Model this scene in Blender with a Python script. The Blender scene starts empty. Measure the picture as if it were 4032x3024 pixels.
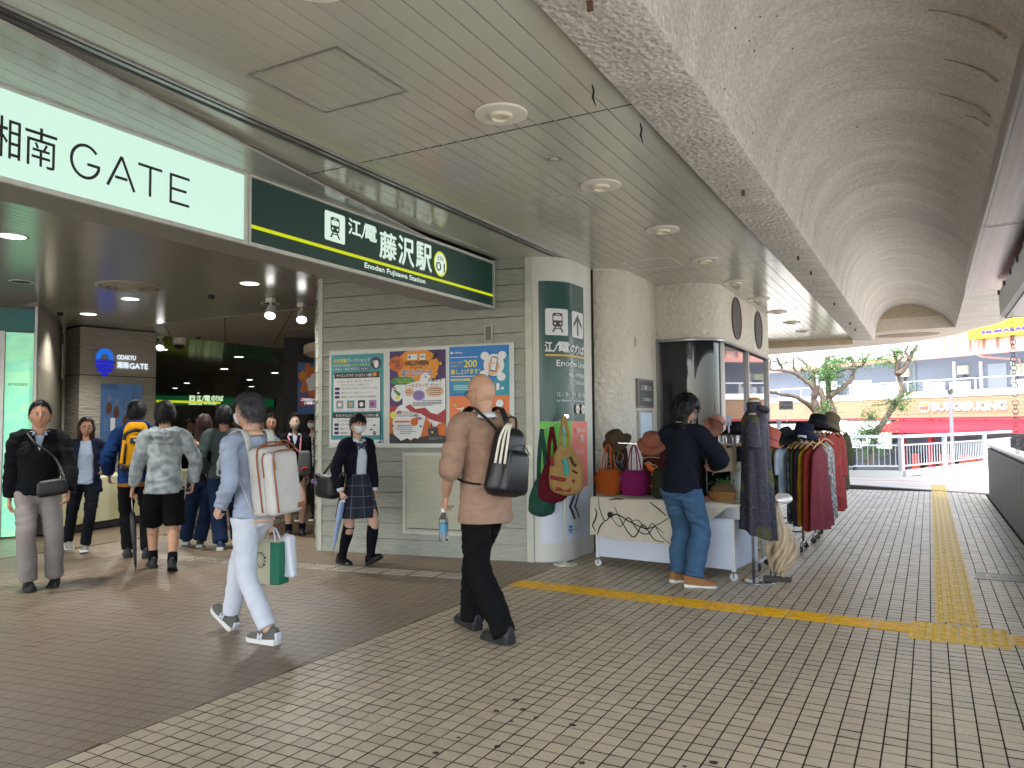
import bpy, bmesh, math, random
import numpy as np
from mathutils import Matrix, Vector, noise
R = math.radians
sc = bpy.context.scene
COL = sc.collection
rnd = random.Random(7)

# ---------------------------------------------------------------- camera
CAM_H = 1.45
FOC = 3020.0                       # focal length in pixels of the 4032 px wide photograph
YAW, PITCH, ROLL = R(28.5), R(3.02), R(-0.47)
_f = Vector((-math.sin(YAW)*math.cos(PITCH), math.cos(YAW)*math.cos(PITCH), math.sin(PITCH)))
_r = Vector((math.cos(YAW), math.sin(YAW), 0)); _u = _r.cross(_f)
CR = _r*math.cos(ROLL)+_u*math.sin(ROLL); CU = -_r*math.sin(ROLL)+_u*math.cos(ROLL); CF = _f
CP = Vector((0, 0, CAM_H))
cam = bpy.data.cameras.new('camera'); camo = bpy.data.objects.new('camera', cam); COL.objects.link(camo)
camo.matrix_world = Matrix(((CR.x, CU.x, -CF.x, 0), (CR.y, CU.y, -CF.y, 0), (CR.z, CU.z, -CF.z, CAM_H), (0, 0, 0, 1)))
cam.sensor_width = 36; cam.lens = 36*FOC/4032; cam.clip_start = .05; cam.clip_end = 2000
sc.camera = camo

# ---------------------------------------------------------------- sky, sun, exposure
SUN_EL, SUN_AZ = R(52), R(197)     # azimuth clockwise from +Y: behind the camera, a little left
w = bpy.data.worlds.new('World'); sc.world = w; w.use_nodes = True
nt = w.node_tree; bg = nt.nodes['Background']
sky = nt.nodes.new('ShaderNodeTexSky'); sky.sky_type = 'NISHITA'; sky.sun_disc = False
sky.sun_elevation = SUN_EL; sky.sun_rotation = SUN_AZ; sky.dust_density = 1.5; sky.air_density = 1.0; sky.ozone_density = 1.0
# thin cloud: whiten the clear blue a little, evenly over the whole dome
hs = nt.nodes.new('ShaderNodeHueSaturation'); hs.inputs['Saturation'].default_value = .55
nt.links.new(sky.outputs[0], hs.inputs['Color']); nt.links.new(hs.outputs[0], bg.inputs[0])
bg.inputs[1].default_value = 0.15
sl = bpy.data.lights.new('sun', 'SUN'); sl.energy = 1.2; sl.angle = R(10); sl.color = (1, .95, .87)
so = bpy.data.objects.new('sun', sl); COL.objects.link(so)
sd = Vector((math.sin(SUN_AZ)*math.cos(SUN_EL), math.cos(SUN_AZ)*math.cos(SUN_EL), math.sin(SUN_EL)))
so.rotation_euler = sd.to_track_quat('Z', 'Y').to_euler(); so.location = (0, -20, 30)
sc.view_settings.view_transform = 'Standard'; sc.view_settings.look = 'None'
sc.view_settings.gamma = 1; sc.view_settings.use_curve_mapping = False
EXPO = 2.75; EXF = 2**EXPO
sc.view_settings.exposure = EXPO
sc.cycles.use_denoising = True
sc.cycles.max_bounces = 8; sc.cycles.diffuse_bounces = 5; sc.cycles.glossy_bounces = 4; sc.cycles.transmission_bounces = 6
sc.cycles.sample_clamp_indirect = 6; sc.cycles.caustics_reflective = False; sc.cycles.caustics_refractive = False
# ---------------------------------------------------------------- pixel -> place (4032 x 3024 photograph pixels)
def ray(x, y): return CF+CR*((x-2016)/FOC)-CU*((y-1512)/FOC)
def on_ground(x, y, z=0.0):
    d = ray(x, y); return CP+d*((z-CAM_H)/d.z)
def on_plane(x, y, p, n):
    d = ray(x, y); n = Vector(n); return CP+d*((Vector(p)-CP).dot(n)/d.dot(n))
def onY(x, y, Y): return on_plane(x, y, (0, Y, 0), (0, 1, 0))
def onX(x, y, X): return on_plane(x, y, (X, 0, 0), (1, 0, 0))

# ---------------------------------------------------------------- materials
MATS = {}
def lin(c):
    if isinstance(c, str):
        c = tuple(int(c[i:i+2], 16)/255 for i in (1, 3, 5))
        return tuple((v/12.92 if v <= .04045 else ((v+.055)/1.055)**2.4) for v in c)
    return tuple(c)
def mat(name, col=(.5, .5, .5), rough=.6, metal=0., var=.0, scale=6., bump=0., bscale=60., emit=0., spec=.5,
        alpha=1., trans=0., stretch=None, sheen=0., coat=0., detail=4., col2=None, ior=1.45, objrand=0., attr=None, dist=.01, bmix=0.):
    if name in MATS: return MATS[name]
    m = bpy.data.materials.new(name); m.use_nodes = True; MATS[name] = m
    n = m.node_tree.nodes; L = m.node_tree.links; b = n['Principled BSDF']
    col = lin(col)
    b.inputs['Base Color'].default_value = (*col, 1); b.inputs['Roughness'].default_value = rough
    b.inputs['Metallic'].default_value = metal; b.inputs['Specular IOR Level'].default_value = spec
    b.inputs['Alpha'].default_value = alpha; b.inputs['Transmission Weight'].default_value = trans; b.inputs['IOR'].default_value = ior
    b.inputs['Sheen Weight'].default_value = sheen; b.inputs['Coat Weight'].default_value = coat
    if emit: b.inputs['Base Color'].default_value = (*[q*.25 for q in col], 1)
    if emit: b.inputs['Emission Color'].default_value = (*col, 1); b.inputs['Emission Strength'].default_value = emit/EXF
    tc = n.new('ShaderNodeTexCoord'); vec = tc.outputs['Object']
    if stretch:
        mp = n.new('ShaderNodeMapping'); mp.inputs['Scale'].default_value = stretch; L.new(vec, mp.inputs[0]); vec = mp.outputs[0]
    out = None
    if var or col2 is not None:
        t = n.new('ShaderNodeTexNoise'); t.inputs['Scale'].default_value = scale; t.inputs['Detail'].default_value = detail; L.new(vec, t.inputs[0])
        mr = n.new('ShaderNodeMapRange'); mr.inputs[1].default_value = .3; mr.inputs[2].default_value = .7; L.new(t.outputs[0], mr.inputs[0])
        mx = n.new('ShaderNodeMix'); mx.data_type = 'RGBA'
        c2 = lin(col2) if col2 is not None else tuple(v*(1+var) for v in col)
        c1 = col if col2 is not None else tuple(v*(1-var) for v in col)
        mx.inputs[6].default_value = (*c1, 1); mx.inputs[7].default_value = (*c2, 1)
        L.new(mr.outputs[0], mx.inputs[0]); out = mx.outputs[2]
    if attr or objrand:
        h = n.new('ShaderNodeHueSaturation'); 
        if attr:
            a = n.new('ShaderNodeAttribute'); a.attribute_name = attr; src = a.outputs['Fac']
        else:
            a = n.new('ShaderNodeObjectInfo'); src = a.outputs['Random']
        k = n.new('ShaderNodeMapRange'); k.inputs[3].default_value = 1-(objrand or .2); k.inputs[4].default_value = 1+(objrand or .2); L.new(src, k.inputs[0])
        L.new(k.outputs[0], h.inputs['Value'])
        if out: L.new(out, h.inputs['Color'])
        else: h.inputs['Color'].default_value = (*col, 1)
        out = h.outputs[0]
    if out and not emit: L.new(out, b.inputs['Base Color'])
    if out and emit: L.new(out, b.inputs['Emission Color'])
    if bump:
        t2 = n.new('ShaderNodeTexNoise'); t2.inputs['Scale'].default_value = bscale; t2.inputs['Detail'].default_value = 3; L.new(vec, t2.inputs[0])
        bp = n.new('ShaderNodeBump'); bp.inputs['Strength'].default_value = bump; bp.inputs['Distance'].default_value = dist
        L.new(t2.outputs[0], bp.inputs['Height']); L.new(bp.outputs[0], b.inputs['Normal'])
    return m
def node_mat(name):
    m = bpy.data.materials.new(name); m.use_nodes = True; MATS[name] = m
    return m, m.node_tree.nodes, m.node_tree.links, m.node_tree.nodes['Principled BSDF']

# ---------------------------------------------------------------- mesh builder
class MB:
    def __init__(s): s.v = []; s.f = []; s.m = []
    def add(s, vs, fs, mi=0):
        b = len(s.v); s.v += [tuple(p) for p in vs]; s.f += [tuple(i+b for i in f) for f in fs]; s.m += [mi]*len(fs); return s
    def box(s, c, d, rot=None, mi=0):
        x, y, z = d[0]/2, d[1]/2, d[2]/2
        vs = [Vector(p) for p in ((-x, -y, -z), (x, -y, -z), (x, y, -z), (-x, y, -z), (-x, -y, z), (x, -y, z), (x, y, z), (-x, y, z))]
        if rot is not None:
            M = rot if isinstance(rot, Matrix) else Matrix.Rotation(rot, 3, 'Z'); vs = [M @ p for p in vs]
        c = Vector(c)
        return s.add([p+c for p in vs], [(0, 3, 2, 1), (4, 5, 6, 7), (0, 1, 5, 4), (1, 2, 6, 5), (2, 3, 7, 6), (3, 0, 4, 7)], mi)
    def span(s, x0, x1, y0, y1, z0, z1, mi=0): return s.box(((x0+x1)/2, (y0+y1)/2, (z0+z1)/2), (x1-x0, y1-y0, z1-z0), None, mi)
    def bbox(s, c, d, r=.01, rot=None, mi=0, seg=2):
        # rounded box
        bm = bmesh.new(); bmesh.ops.create_cube(bm, size=1)
        for v in bm.verts: v.co = Vector((v.co.x*d[0], v.co.y*d[1], v.co.z*d[2]))
        bmesh.ops.bevel(bm, geom=bm.edges[:], offset=min(r, min(d)*.49), segments=seg, affect='EDGES', profile=.5)
        M = (rot if isinstance(rot, Matrix) else Matrix.Rotation(rot, 3, 'Z')) if rot is not None else Matrix.Identity(3)
        bm.verts.index_update()
        vs = [M @ v.co+Vector(c) for v in bm.verts]; fs = [[v.index for v in f.verts] for f in bm.faces]; bm.free()
        return s.add(vs, fs, mi)
    def bar(s, a, b, wd, h, mi=0, up=(0, 0, 1)):
        a = Vector(a); b = Vector(b); d = b-a; l = d.length; d.normalize(); u = Vector(up); x = d.cross(u)
        if x.length < 1e-4: x = Vector((1, 0, 0))
        x.normalize(); z = x.cross(d)
        M = Matrix((x, d, z)).transposed(); return s.box((a+b)/2, (wd, l, h), M, mi)
    def tube(s, pts, r, n=8, cap=True, mi=0, flat=None, up=None):
        pts = [Vector(p) for p in pts]; k = len(pts)
        rs = [r]*k if isinstance(r, (int, float)) else list(r)
        vs = []; fs = []; ref = Vector(up) if up else None
        prev = None
        for i, p in enumerate(pts):
            t = (pts[min(i+1, k-1)]-pts[max(i-1, 0)])
            if t.length < 1e-9: t = Vector((0, 0, 1))
            t.normalize()
            if prev is None:
                q = ref or (Vector((0, 0, 1)) if abs(t.z) < .9 else Vector((0, 1, 0)))
                x = q-t*q.dot(t); x.normalize()
            else:
                x = prev-t*prev.dot(t); x = x.normalized() if x.length > 1e-6 else prev
            prev = x; y = t.cross(x)
            rr = rs[i]; ra, rb = rr if isinstance(rr, (tuple, list)) else (rr, rr)
            if flat: rb = rb*flat
            for j in range(n):
                a = 2*math.pi*j/n; vs.append(p+x*(ra*math.cos(a))+y*(rb*math.sin(a)))
        for i in range(k-1):
            for j in range(n):
                fs.append((i*n+j, i*n+(j+1) % n, (i+1)*n+(j+1) % n, (i+1)*n+j))
        if cap: fs.append(tuple(reversed(range(n)))); fs.append(tuple(range((k-1)*n, k*n)))
        return s.add(vs, fs, mi)
    def lathe(s, prof, n=24, c=(0, 0, 0), M=None, mi=0, cap=True, sx=1, sy=1):
        vs = []; fs = []; c = Vector(c)
        for r, z in prof:
            for j in range(n):
                a = 2*math.pi*j/n; p = Vector((r*math.cos(a)*sx, r*math.sin(a)*sy, z)); vs.append((M @ p if M else p)+c)
        k = len(prof)
        for i in range(k-1):
            for j in range(n): fs.append((i*n+j, i*n+(j+1) % n, (i+1)*n+(j+1) % n, (i+1)*n+j))
        if cap:
            if prof[0][0] > 1e-5: fs.append(tuple(reversed(range(n))))
            if prof[-1][0] > 1e-5: fs.append(tuple(range((k-1)*n, k*n)))
        return s.add(vs, fs, mi)
    def prism(s, poly, z0, z1, mi=0):
        n = len(poly); vs = [(p[0], p[1], z0) for p in poly]+[(p[0], p[1], z1) for p in poly]
        fs = [tuple(reversed(range(n))), tuple(range(n, 2*n))]+[(i, (i+1) % n, n+(i+1) % n, n+i) for i in range(n)]
        return s.add(vs, fs, mi)
    def sweep(s, sect, path_a, path_b, mi=0, close=False):
        # straight extrusion of a section (list of offsets as world vectors) from a to b
        a = Vector(path_a); b = Vector(path_b); n = len(sect); vs = [a+Vector(q) for q in sect]+[b+Vector(q) for q in sect]
        fs = [(i, i+1, n+i+1, n+i) for i in range(n-1)]
        if close: fs.append((n-1, 0, n, 2*n-1)); fs += [tuple(reversed(range(n))), tuple(range(n, 2*n))]
        return s.add(vs, fs, mi)
    def sphere(s, c, r, nu=16, nv=10, mi=0, M=None):
        r = (r, r, r) if isinstance(r, (int, float)) else r
        prof = [(math.sin(math.pi*i/nv), -math.cos(math.pi*i/nv)) for i in range(nv+1)]
        b = len(s.v); s.lathe(prof, nu, (0, 0, 0), None, mi, cap=False)
        c = Vector(c)
        for i in range(b, len(s.v)):
            p = Vector((s.v[i][0]*r[0], s.v[i][1]*r[1], s.v[i][2]*r[2])); s.v[i] = tuple((M @ p if M else p)+c)
        return s
    def mesh(s, name, mats, smooth=False):
        me = bpy.data.meshes.new(name); me.from_pydata(s.v, [], s.f)
        for m in (mats if isinstance(mats, (list, tuple)) else [mats]): me.materials.append(m)
        if any(s.m): me.polygons.foreach_set('material_index', s.m)
        if smooth: me.polygons.foreach_set('use_smooth', [True]*len(me.polygons))
        me.update(); return me
    def build(s, name, mats, parent=None, smooth=False, world=False, **kw):
        if world and parent is not None:
            Mi = mw(parent).inverted()
            s.v = [tuple(Mi @ Vector(p)) for p in s.v]
        return obj(name, s.mesh(name, mats, smooth), parent, **kw)
def mw(o):
    return (mw(o.parent) @ o.matrix_parent_inverse @ o.matrix_basis) if o.parent else o.matrix_basis.copy()
def obj(name, me, parent=None, loc=None, rot=None, label=None, cat=None, group=None, kind=None):
    o = bpy.data.objects.new(name, me); COL.objects.link(o)
    if parent is not None: o.parent = parent
    if loc is not None: o.location = loc
    if rot is not None: o.rotation_euler = rot
    tag(o, label, cat, group, kind)
    return o
def tag(o, label=None, cat=None, group=None, kind=None):
    if label: o['label'] = label
    if cat: o['category'] = cat
    if group: o['group'] = group
    if kind: o['kind'] = kind
    return o
def thing(name, label, cat, loc=(0, 0, 0), rz=0., group=None):
    o = bpy.data.objects.new(name, None); COL.objects.link(o); o.empty_display_size = .1
    o.matrix_world = Matrix.Translation(Vector(loc)) @ Matrix.Rotation(rz, 4, 'Z')
    return tag(o, label, cat, group)
def copy_tree(o, parent=None):
    c = o.copy(); COL.objects.link(c)
    if parent is not None: c.parent = parent
    for ch in list(o.children): copy_tree(ch, c)
    return c
def soft(o, ang=35):
    me = o.data; me.polygons.foreach_set('use_smooth', [True]*len(me.polygons))
    try: me.set_sharp_from_angle(angle=R(ang))
    except Exception: pass
    return o

# ---------------------------------------------------------------- flat print: text and shapes fitted on a panel
_tc = {}
def text_verts(s):
    if s in _tc: return _tc[s]
    c = bpy.data.curves.new('t', 'FONT'); c.body = s; c.size = 1; c.resolution_u = 3
    o = bpy.data.objects.new('t', c); COL.objects.link(o)
    dg = bpy.context.evaluated_depsgraph_get(); me = bpy.data.meshes.new_from_object(o.evaluated_get(dg))
    v = np.array([tuple(p.co)[:2] for p in me.vertices]) if len(me.vertices) else np.zeros((1, 2)); f = [tuple(p.vertices) for p in me.polygons]
    bpy.data.objects.remove(o); bpy.data.meshes.remove(me); bpy.data.curves.remove(c)
    lo = v.min(0); hi = v.max(0); v = (v-lo)/np.maximum(hi-lo, 1e-6)
    _tc[s] = (v, f, (hi-lo)); return _tc[s]
class Panel:
    # origin o, unit vectors eu (right as read), ev (up); normal toward the reader
    def __init__(s, o, eu, ev=(0, 0, 1), root=None, fn=None):
        s.o = Vector(o); s.eu = Vector(eu).normalized(); s.ev = Vector(ev).normalized(); s.n = s.eu.cross(s.ev); s.root = root; s.fn = fn; s.lay = 0
    def P(s, u, v, h): return s.fn(u, v, h) if s.fn else s.o+s.eu*u+s.ev*v+s.n*h
    def uv(s, x, y):
        p = on_plane(x, y, s.o, s.n)-s.o; return p.dot(s.eu), p.dot(s.ev)
    def rectpx(s, x0, y0, x1, y1):
        a = s.uv(x0, y0); b = s.uv(x1, y1); return a[0], b[0], b[1], a[1]
    def _emit(s, vs, fs, m, name, h, sub=None):
        if s.fn and len(fs) == 1 and len(vs) > 4:   # cut a big outline into narrow strips so that it follows the curve
            mb = MB(); ctr_ = [tuple(p) for p in vs]; lo = min(p[0] for p in ctr_); hi = max(p[0] for p in ctr_); n = max(1, int((hi-lo)/.025)+1)
            def clip(poly, x, keep):
                out = []
                for i in range(len(poly)):
                    a, b = poly[i], poly[(i+1) % len(poly)]; ia, ib = keep*(a[0]-x) >= 0, keep*(b[0]-x) >= 0
                    if ia: out.append(a)
                    if ia != ib: t = (x-a[0])/(b[0]-a[0]); out.append((x, a[1]+t*(b[1]-a[1])))
                return out
            for i in range(n):
                q = clip(clip(ctr_, lo+(hi-lo)*i/n, 1), lo+(hi-lo)*(i+1)/n, -1)
                if len(q) > 2: mb.add([s.P(a, b, h) for a, b in q], [tuple(range(len(q)))])
            return mb.build(name, m, s.root, world=s.root is not None)
        mb = MB(); mb.add([s.P(a, b, h) for a, b in vs], fs)
        o = mb.build(name, m, s.root, world=s.root is not None); return o
    def text(s, t, u0, u1, v0, v1, m, bold=0., name='lettering', h=None, keep=False, sk=0.):
        v, f, d = text_verts(t)
        s.lay += 1; h = h if h is not None else .004+.0004*s.lay
        if keep:   # keep proportions, height v0..v1, start at u0
            u1 = u0+d[0]/d[1]*(v1-v0)
        vs = []; fs = []
        offs = [(0, 0)] if not bold else [(0, 0), (bold, 0), (-bold, 0), (0, bold), (0, -bold)]
        mb = MB()
        for k, (a, b) in enumerate(offs):
            mb.add([s.P(u0+p[0]*(u1-u0)+a+sk*p[1], v0+p[1]*(v1-v0)+b, h+.00012*k) for p in v], f)
        return mb.build(name, m, s.root, world=s.root is not None)
    def poly(s, pts, m, name='print', h=None):
        s.lay += 1; h = h if h is not None else .004+.0004*s.lay
        return s._emit(pts, [tuple(range(len(pts)))], m, name, h)
    def rect(s, u0, u1, v0, v1, m, name='print', h=None, r=0., n=1):
        if r:
            pts = []
            for cx, cy, a0 in ((u1-r, v1-r, 0), (u0+r, v1-r, 90), (u0+r, v0+r, 180), (u1-r, v0+r, 270)):
                pts += [(cx+r*math.cos(R(a0+k*18)), cy+r*math.sin(R(a0+k*18))) for k in range(6)]
            return s.poly(pts, m, name, h)
        s.lay += 1; h = h if h is not None else .004+.0004*s.lay
        vs = []; fs = []
        for i in range(n+1):
            u = u0+(u1-u0)*i/n; vs += [(u, v0), (u, v1)]
            if i: fs.append((2*i-2, 2*i, 2*i+1, 2*i-1))
        return s._emit(vs, fs, m, name, h)
    def disc(s, u, v, r, m, name='print', h=None, ry=None, n=24, a0=0, a1=360):
        ry = ry or r; k = n if a1-a0 >= 360 else n+1
        return s.poly([(u+r*math.cos(R(a0+(a1-a0)*i/n)), v+ry*math.sin(R(a0+(a1-a0)*i/n))) for i in range(k)], m, name, h)
    def slab(s, u0, u1, v0, v1, t, m, name, h0=0., parent=None):
        mb = MB(); q = [(u0, v0), (u1, v0), (u1, v1), (u0, v1)]
        mb.add([s.P(a, b, h0) for a, b in q]+[s.P(a, b, h0+t) for a, b in q], [(3, 2, 1, 0), (4, 5, 6, 7), (0, 1, 5, 4), (1, 2, 6, 5), (2, 3, 7, 6), (3, 0, 4, 7)])
        return mb.build(name, m, parent or s.root, world=True)
# ================================================================ SETTING
TP = .0955                                           # tile pitch
X_B = -3.385                                         # line where the outer paving meets the concourse floor
WA = math.radians(8.74); WD = Vector((math.cos(WA), math.sin(WA), 0)); WN = Vector((WD.y, -WD.x, 0))   # poster wall direction / outward normal
W0 = Vector((-6.319, 6.890, 0)); W1 = Vector((-3.748, 7.285, 0))
M_grout = mat('tile_grout', '#3c3730', 1., spec=0., var=.25, scale=30, bump=.3, bscale=200)
M_tile = mat('glazed_floor_tile', '#b2a288', .42, var=.12, scale=45, bump=.12, bscale=260, attr='tone', objrand=.16, detail=6)
M_tile_in = mat('brown_floor_tile', '#7d6d5b', .45, var=.10, scale=50, bump=.08, bscale=240, attr='tone', objrand=.10, detail=6)
M_grout_in = mat('brown_tile_grout', '#5b4d3f', 1., spec=0., var=.2, scale=30)

def tile_mesh(name, w, l, m, tone, ch=.0008, dep=.007, tilt=(0, 0)):
    mb = MB(); a, b = w/2, l/2
    mb.add([(-a, -b, -dep), (a, -b, -dep), (a, b, -dep), (-a, b, -dep)]+[(sx*(a-ch), sy*(b-ch), sx*tilt[0]+sy*tilt[1]) for sx, sy in ((-1, -1), (1, -1), (1, 1), (-1, 1))],
           [(4, 5, 6, 7), (0, 1, 5, 4), (1, 2, 6, 5), (2, 3, 7, 6), (3, 0, 4, 7)])
    mb.m = [0, 1, 1, 1, 1]; me = mb.mesh(name, [m, M_grout if m is M_tile else M_grout_in]); at = me.attributes.new('tone', 'FLOAT', 'POINT'); at.data.foreach_set('value', [tone]*8); return me
def tone_of(x=None, y=0.):
    k = .5 if x is None else .5+.45*noise.noise((x*.55, y*.35, 2.))+.25*noise.noise((x*2.1, y*1.4, 7.))
    return min(1, max(0, rnd.gauss(k, .17 if x is not None else .26)))
def tile_field(cells, wl, m, name, parent, ang=0., clip=None, ch=.0008):
    # cells: list of (cx, cy) world centres; joined into one mesh
    V = []; F = []; T = []; ca, sa = math.cos(ang), math.sin(ang); a, b = wl[0]/2, wl[1]/2
    for cx, cy in cells:
        z = rnd.uniform(-.0006, .0004); tx, ty = rnd.gauss(0, .0004), rnd.gauss(0, .0004)
        q = [(-a, -b), (a, -b), (a, b), (-a, b)]; low = [(cx+x*ca-y*sa, cy+x*sa+y*ca) for x, y in q]
        top = [(cx+x*ca-y*sa, cy+x*sa+y*ca) for x, y in [(-a+ch, -b+ch), (a-ch, -b+ch), (a-ch, b-ch), (-a+ch, b-ch)]]
        if clip is not None and max(p[0] for p in low) > clip:
            if min(p[0] for p in low) > clip-.012: continue
            low = [(min(p[0], clip), p[1]) for p in low]; top = [(min(p[0], clip-ch), p[1]) for p in top]
        k = len(V); V += [(x, y, -.007) for x, y in low]+[(x, y, z+(tx if i in (1, 2) else -tx)+(ty if i > 1 else -ty)) for i, (x, y) in enumerate(top)]
        F += [(k+4, k+5, k+6, k+7), (k, k+1, k+5, k+4), (k+1, k+2, k+6, k+5), (k+2, k+3, k+7, k+6), (k+3, k, k+4, k+7)]
        T += [tone_of(cx, cy)]*8
    me = bpy.data.meshes.new(name); me.from_pydata(V, [], F); me.materials.append(m); me.materials.append(M_grout if m is M_tile else M_grout_in); me.polygons.foreach_set('material_index', [0, 1, 1, 1, 1]*(len(F)//5))
    at = me.attributes.new('tone', 'FLOAT', 'POINT'); at.data.foreach_set('value', T); me.update()
    return obj(name, me, parent, kind='stuff')

# far ground below the deck, reaching the horizon
mb = MB(); mb.span(-500, 500, -500, 900, -2.4, -2.3); mb.build('ground', mat('plaza_paving', '#c4beb4', .8, var=.12, scale=.6), kind='structure')
# outer walkway (deck)
mb = MB(); mb.prism([(X_B, -9), (1.25, -9), (1.25, 16.9), (1.9, 17.5), (3.6, 34), (2.9, 34.2), (.6, 27), (-.36, 23.0), (-.75, 22.95), (-2.2, 22.6), (-9, 21.2), (-9, 14), (X_B, 14)], -.35, -.006)
walk = mb.build('walkway', M_grout, kind='structure')
cells = []
nx0 = math.floor((X_B+.004)/TP)
for i in range(int(4.32/TP)):
    cx = X_B+.004+TP*(i+.5)
    if cx+TP/2 > .935: break
    for j in range(int(17.83/TP)):
        cy = 1.7-15*TP+TP*(j+.5); 
        if cy < 18.6+(.99-cx)*.577-.9: cells.append((cx, cy))
cells.sort(key=lambda c: (c[0]**2+c[1]**2) if c[1] > 2.6 else 99)
var = [tile_mesh('tile', TP-.0056, TP-.0056, M_tile, i/23, tilt=(rnd.gauss(0, .0006), rnd.gauss(0, .0006))) for i in range(24)]
def project(p):
    v = Vector(p)-CP; z = v.dot(CF); return 2016+FOC*v.dot(CR)/z, 1512-FOC*v.dot(CU)/z, z
def on_screen(p):
    x, y, z = project(p); return z > 0 and -40 < x < 4070 and y < 3070
near = [c for c in cells if c[1] > 2.2 and on_screen((c[0], c[1], 0))][:300]; ns = set(near)
for c in near: obj('tile', var[int(tone_of(*c)*23)], walk, loc=(c[0], c[1], rnd.uniform(-.0006, .0004)))
tile_field([c for c in cells if c not in ns], (TP-.0056, TP-.0056), M_tile, 'tile_field', walk)
# concourse floor (aligned with the poster wall)
mb = MB(); mb.prism([(X_B-.001, -9), (X_B-.001, 14), (-12, 30), (-60, 60), (-60, -9)], -.35, -.003)
m, n, L, b = node_mat('concourse_far_tiles'); tcn = n.new('ShaderNodeTexCoord'); mp = n.new('ShaderNodeMapping'); mp.inputs['Rotation'].default_value = (0, 0, -WA); mp.inputs['Scale'].default_value = (1/TP, 1/TP, 1)
bt = n.new('ShaderNodeTexBrick'); bt.offset = 0; bt.inputs['Scale'].default_value = 1; bt.inputs['Brick Width'].default_value = 1; bt.inputs['Row Height'].default_value = 1; bt.inputs['Mortar Size'].default_value = .03
bt.inputs['Color1'].default_value = (*lin('#7d6d5b'), 1); bt.inputs['Color2'].default_value = (*lin('#73634f'), 1); bt.inputs['Mortar'].default_value = (*lin('#483c32'), 1)
L.new(tcn.outputs['Object'], mp.inputs[0]); L.new(mp.outputs[0], bt.inputs[0]); L.new(bt.outputs[0], b.inputs['Base Color']); b.inputs['Roughness'].default_value = .32
conc = mb.build('concourse_floor', m, kind='structure')
mb = MB(); mb.prism([(X_B-.0015, -1), (X_B-.0015, 9), (-9.2, 9), (-9.2, -1)], -.003, -.0026); mb.build('joint_bed', M_grout_in, conc)
cells = []
ca, sa = math.cos(WA), math.sin(WA)
for i in range(-70, 75):
    for j in range(-45, 75):
        x = -6+TP*i*ca-TP*j*sa; y = 5+TP*i*sa+TP*j*ca
        if -9.1 < x < X_B+.03 and 1.6 < y < 7.6 and not (y > 6.89+(x+6.319)*.1537 and x > -6.4): cells.append((x, y))
cells.sort(key=lambda c: c[0]**2+c[1]**2)
var = [tile_mesh('tile', TP-.002, TP-.0026, M_tile_in, i/23, ch=.0008) for i in range(24)]
near = [c for c in cells if c[0] < X_B-.08 and on_screen((c[0], c[1], 0))][:300]; ns = set(near)
for c in near: obj('tile', var[int(tone_of(*c)*23)], conc, loc=(c[0], c[1], 0), rot=(0, 0, WA))
tile_field([c for c in cells if c not in ns], (TP-.002, TP-.0026), M_tile_in, 'tile_field', conc, WA, clip=X_B-.002, ch=.0008)
# dark spots trodden into the paving
M_gum = mat('dark_spot', '#2b2521', .7, var=.2)
for i, (px, py) in enumerate(((1716, 2965), (1806, 2905), (1958, 2940), (1955, 2800), (2030, 2755), (2135, 2745), (2110, 2826), (2060, 2794), (2012, 2840), (2645, 2341), (2702, 2340), (2795, 2350), (2832, 2364), (2925, 2375), (3060, 2350), (3122, 2398), (3028, 2385), (3430, 2358), (3255, 2215), (2290, 3004), (2695, 3018), (2810, 3003), (2595, 2375), (2690, 2387), (2790, 2398), (2895, 2411), (2255, 2855), (2960, 2681), (3163, 2430), (2960, 2350))):
    p = on_ground(px, py); mb = MB(); k = 10; r0 = rnd.uniform(.009, .019); a0 = rnd.uniform(0, 6)
    mb.add([(r0*math.cos(2*math.pi*q/k)*rnd.uniform(.7, 1.15)*(1.2 if math.cos(a0) > 0 else 1), r0*math.sin(2*math.pi*q/k)*rnd.uniform(.7, 1.15), .0009) for q in range(k)], [tuple(range(k))])
    mb.build('stain', M_gum, walk, loc=(p.x, p.y, 0))

# ---- tactile paving
M_yel = mat('tactile_yellow', '#d09c10', .38, var=.22, scale=14, bump=.06, bscale=120, attr=None)
M_yel2 = mat('tactile_yellow_worn', '#d2a81e', .5, var=.25, scale=18, bump=.1, bscale=120)
M_wht = mat('tactile_bar_pale', '#a7a394', .3, metal=.3, var=.15, scale=20)
def bar_tile(L_, W_, nb, m, gap=.006, bl=None, rows=1):
    mb = MB(); mb.span(-L_/2+gap/2, L_/2-gap/2, -W_/2, W_/2, .0005, .003)
    bl = bl or L_-.03
    for r_ in range(rows):
        for k in range(nb):
            y = (k-(nb-1)/2)*W_/nb*.96; x0 = -L_/2+(r_+.5)*L_/rows; h = bl/2
            mb.add([(x0-h, y-.0165, .003), (x0+h, y-.0165, .003), (x0+h, y+.0165, .003), (x0-h, y+.0165, .003), (x0-h+.006, y-.011, .008), (x0+h-.006, y-.011, .008), (x0+h-.006, y+.011, .008), (x0-h+.006, y+.011, .008)],
                   [(4, 5, 6, 7), (0, 1, 5, 4), (1, 2, 6, 5), (2, 3, 7, 6), (3, 0, 4, 7)])
    return mb.mesh('tactile_tile', m)
tp = MB(); tp.span(-3.40, .95, 6.03, 6.29, 0, .0005); tact = thing('tactile_paving', 'yellow tactile guide strip with long bars crossing the walkway', 'tactile paving', (-1.7, 6.2, 0))
me = bar_tile(.30, .27, 4, M_yel); va = R(-2.6)
for k in range(11):
    x = -3.235+.30*k; obj('tactile_tile', me, tact, loc=(x+1.7, 6.265-(x+3.4)*.042-6.2, 0), rot=(0, 0, R(-2.4)))
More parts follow.
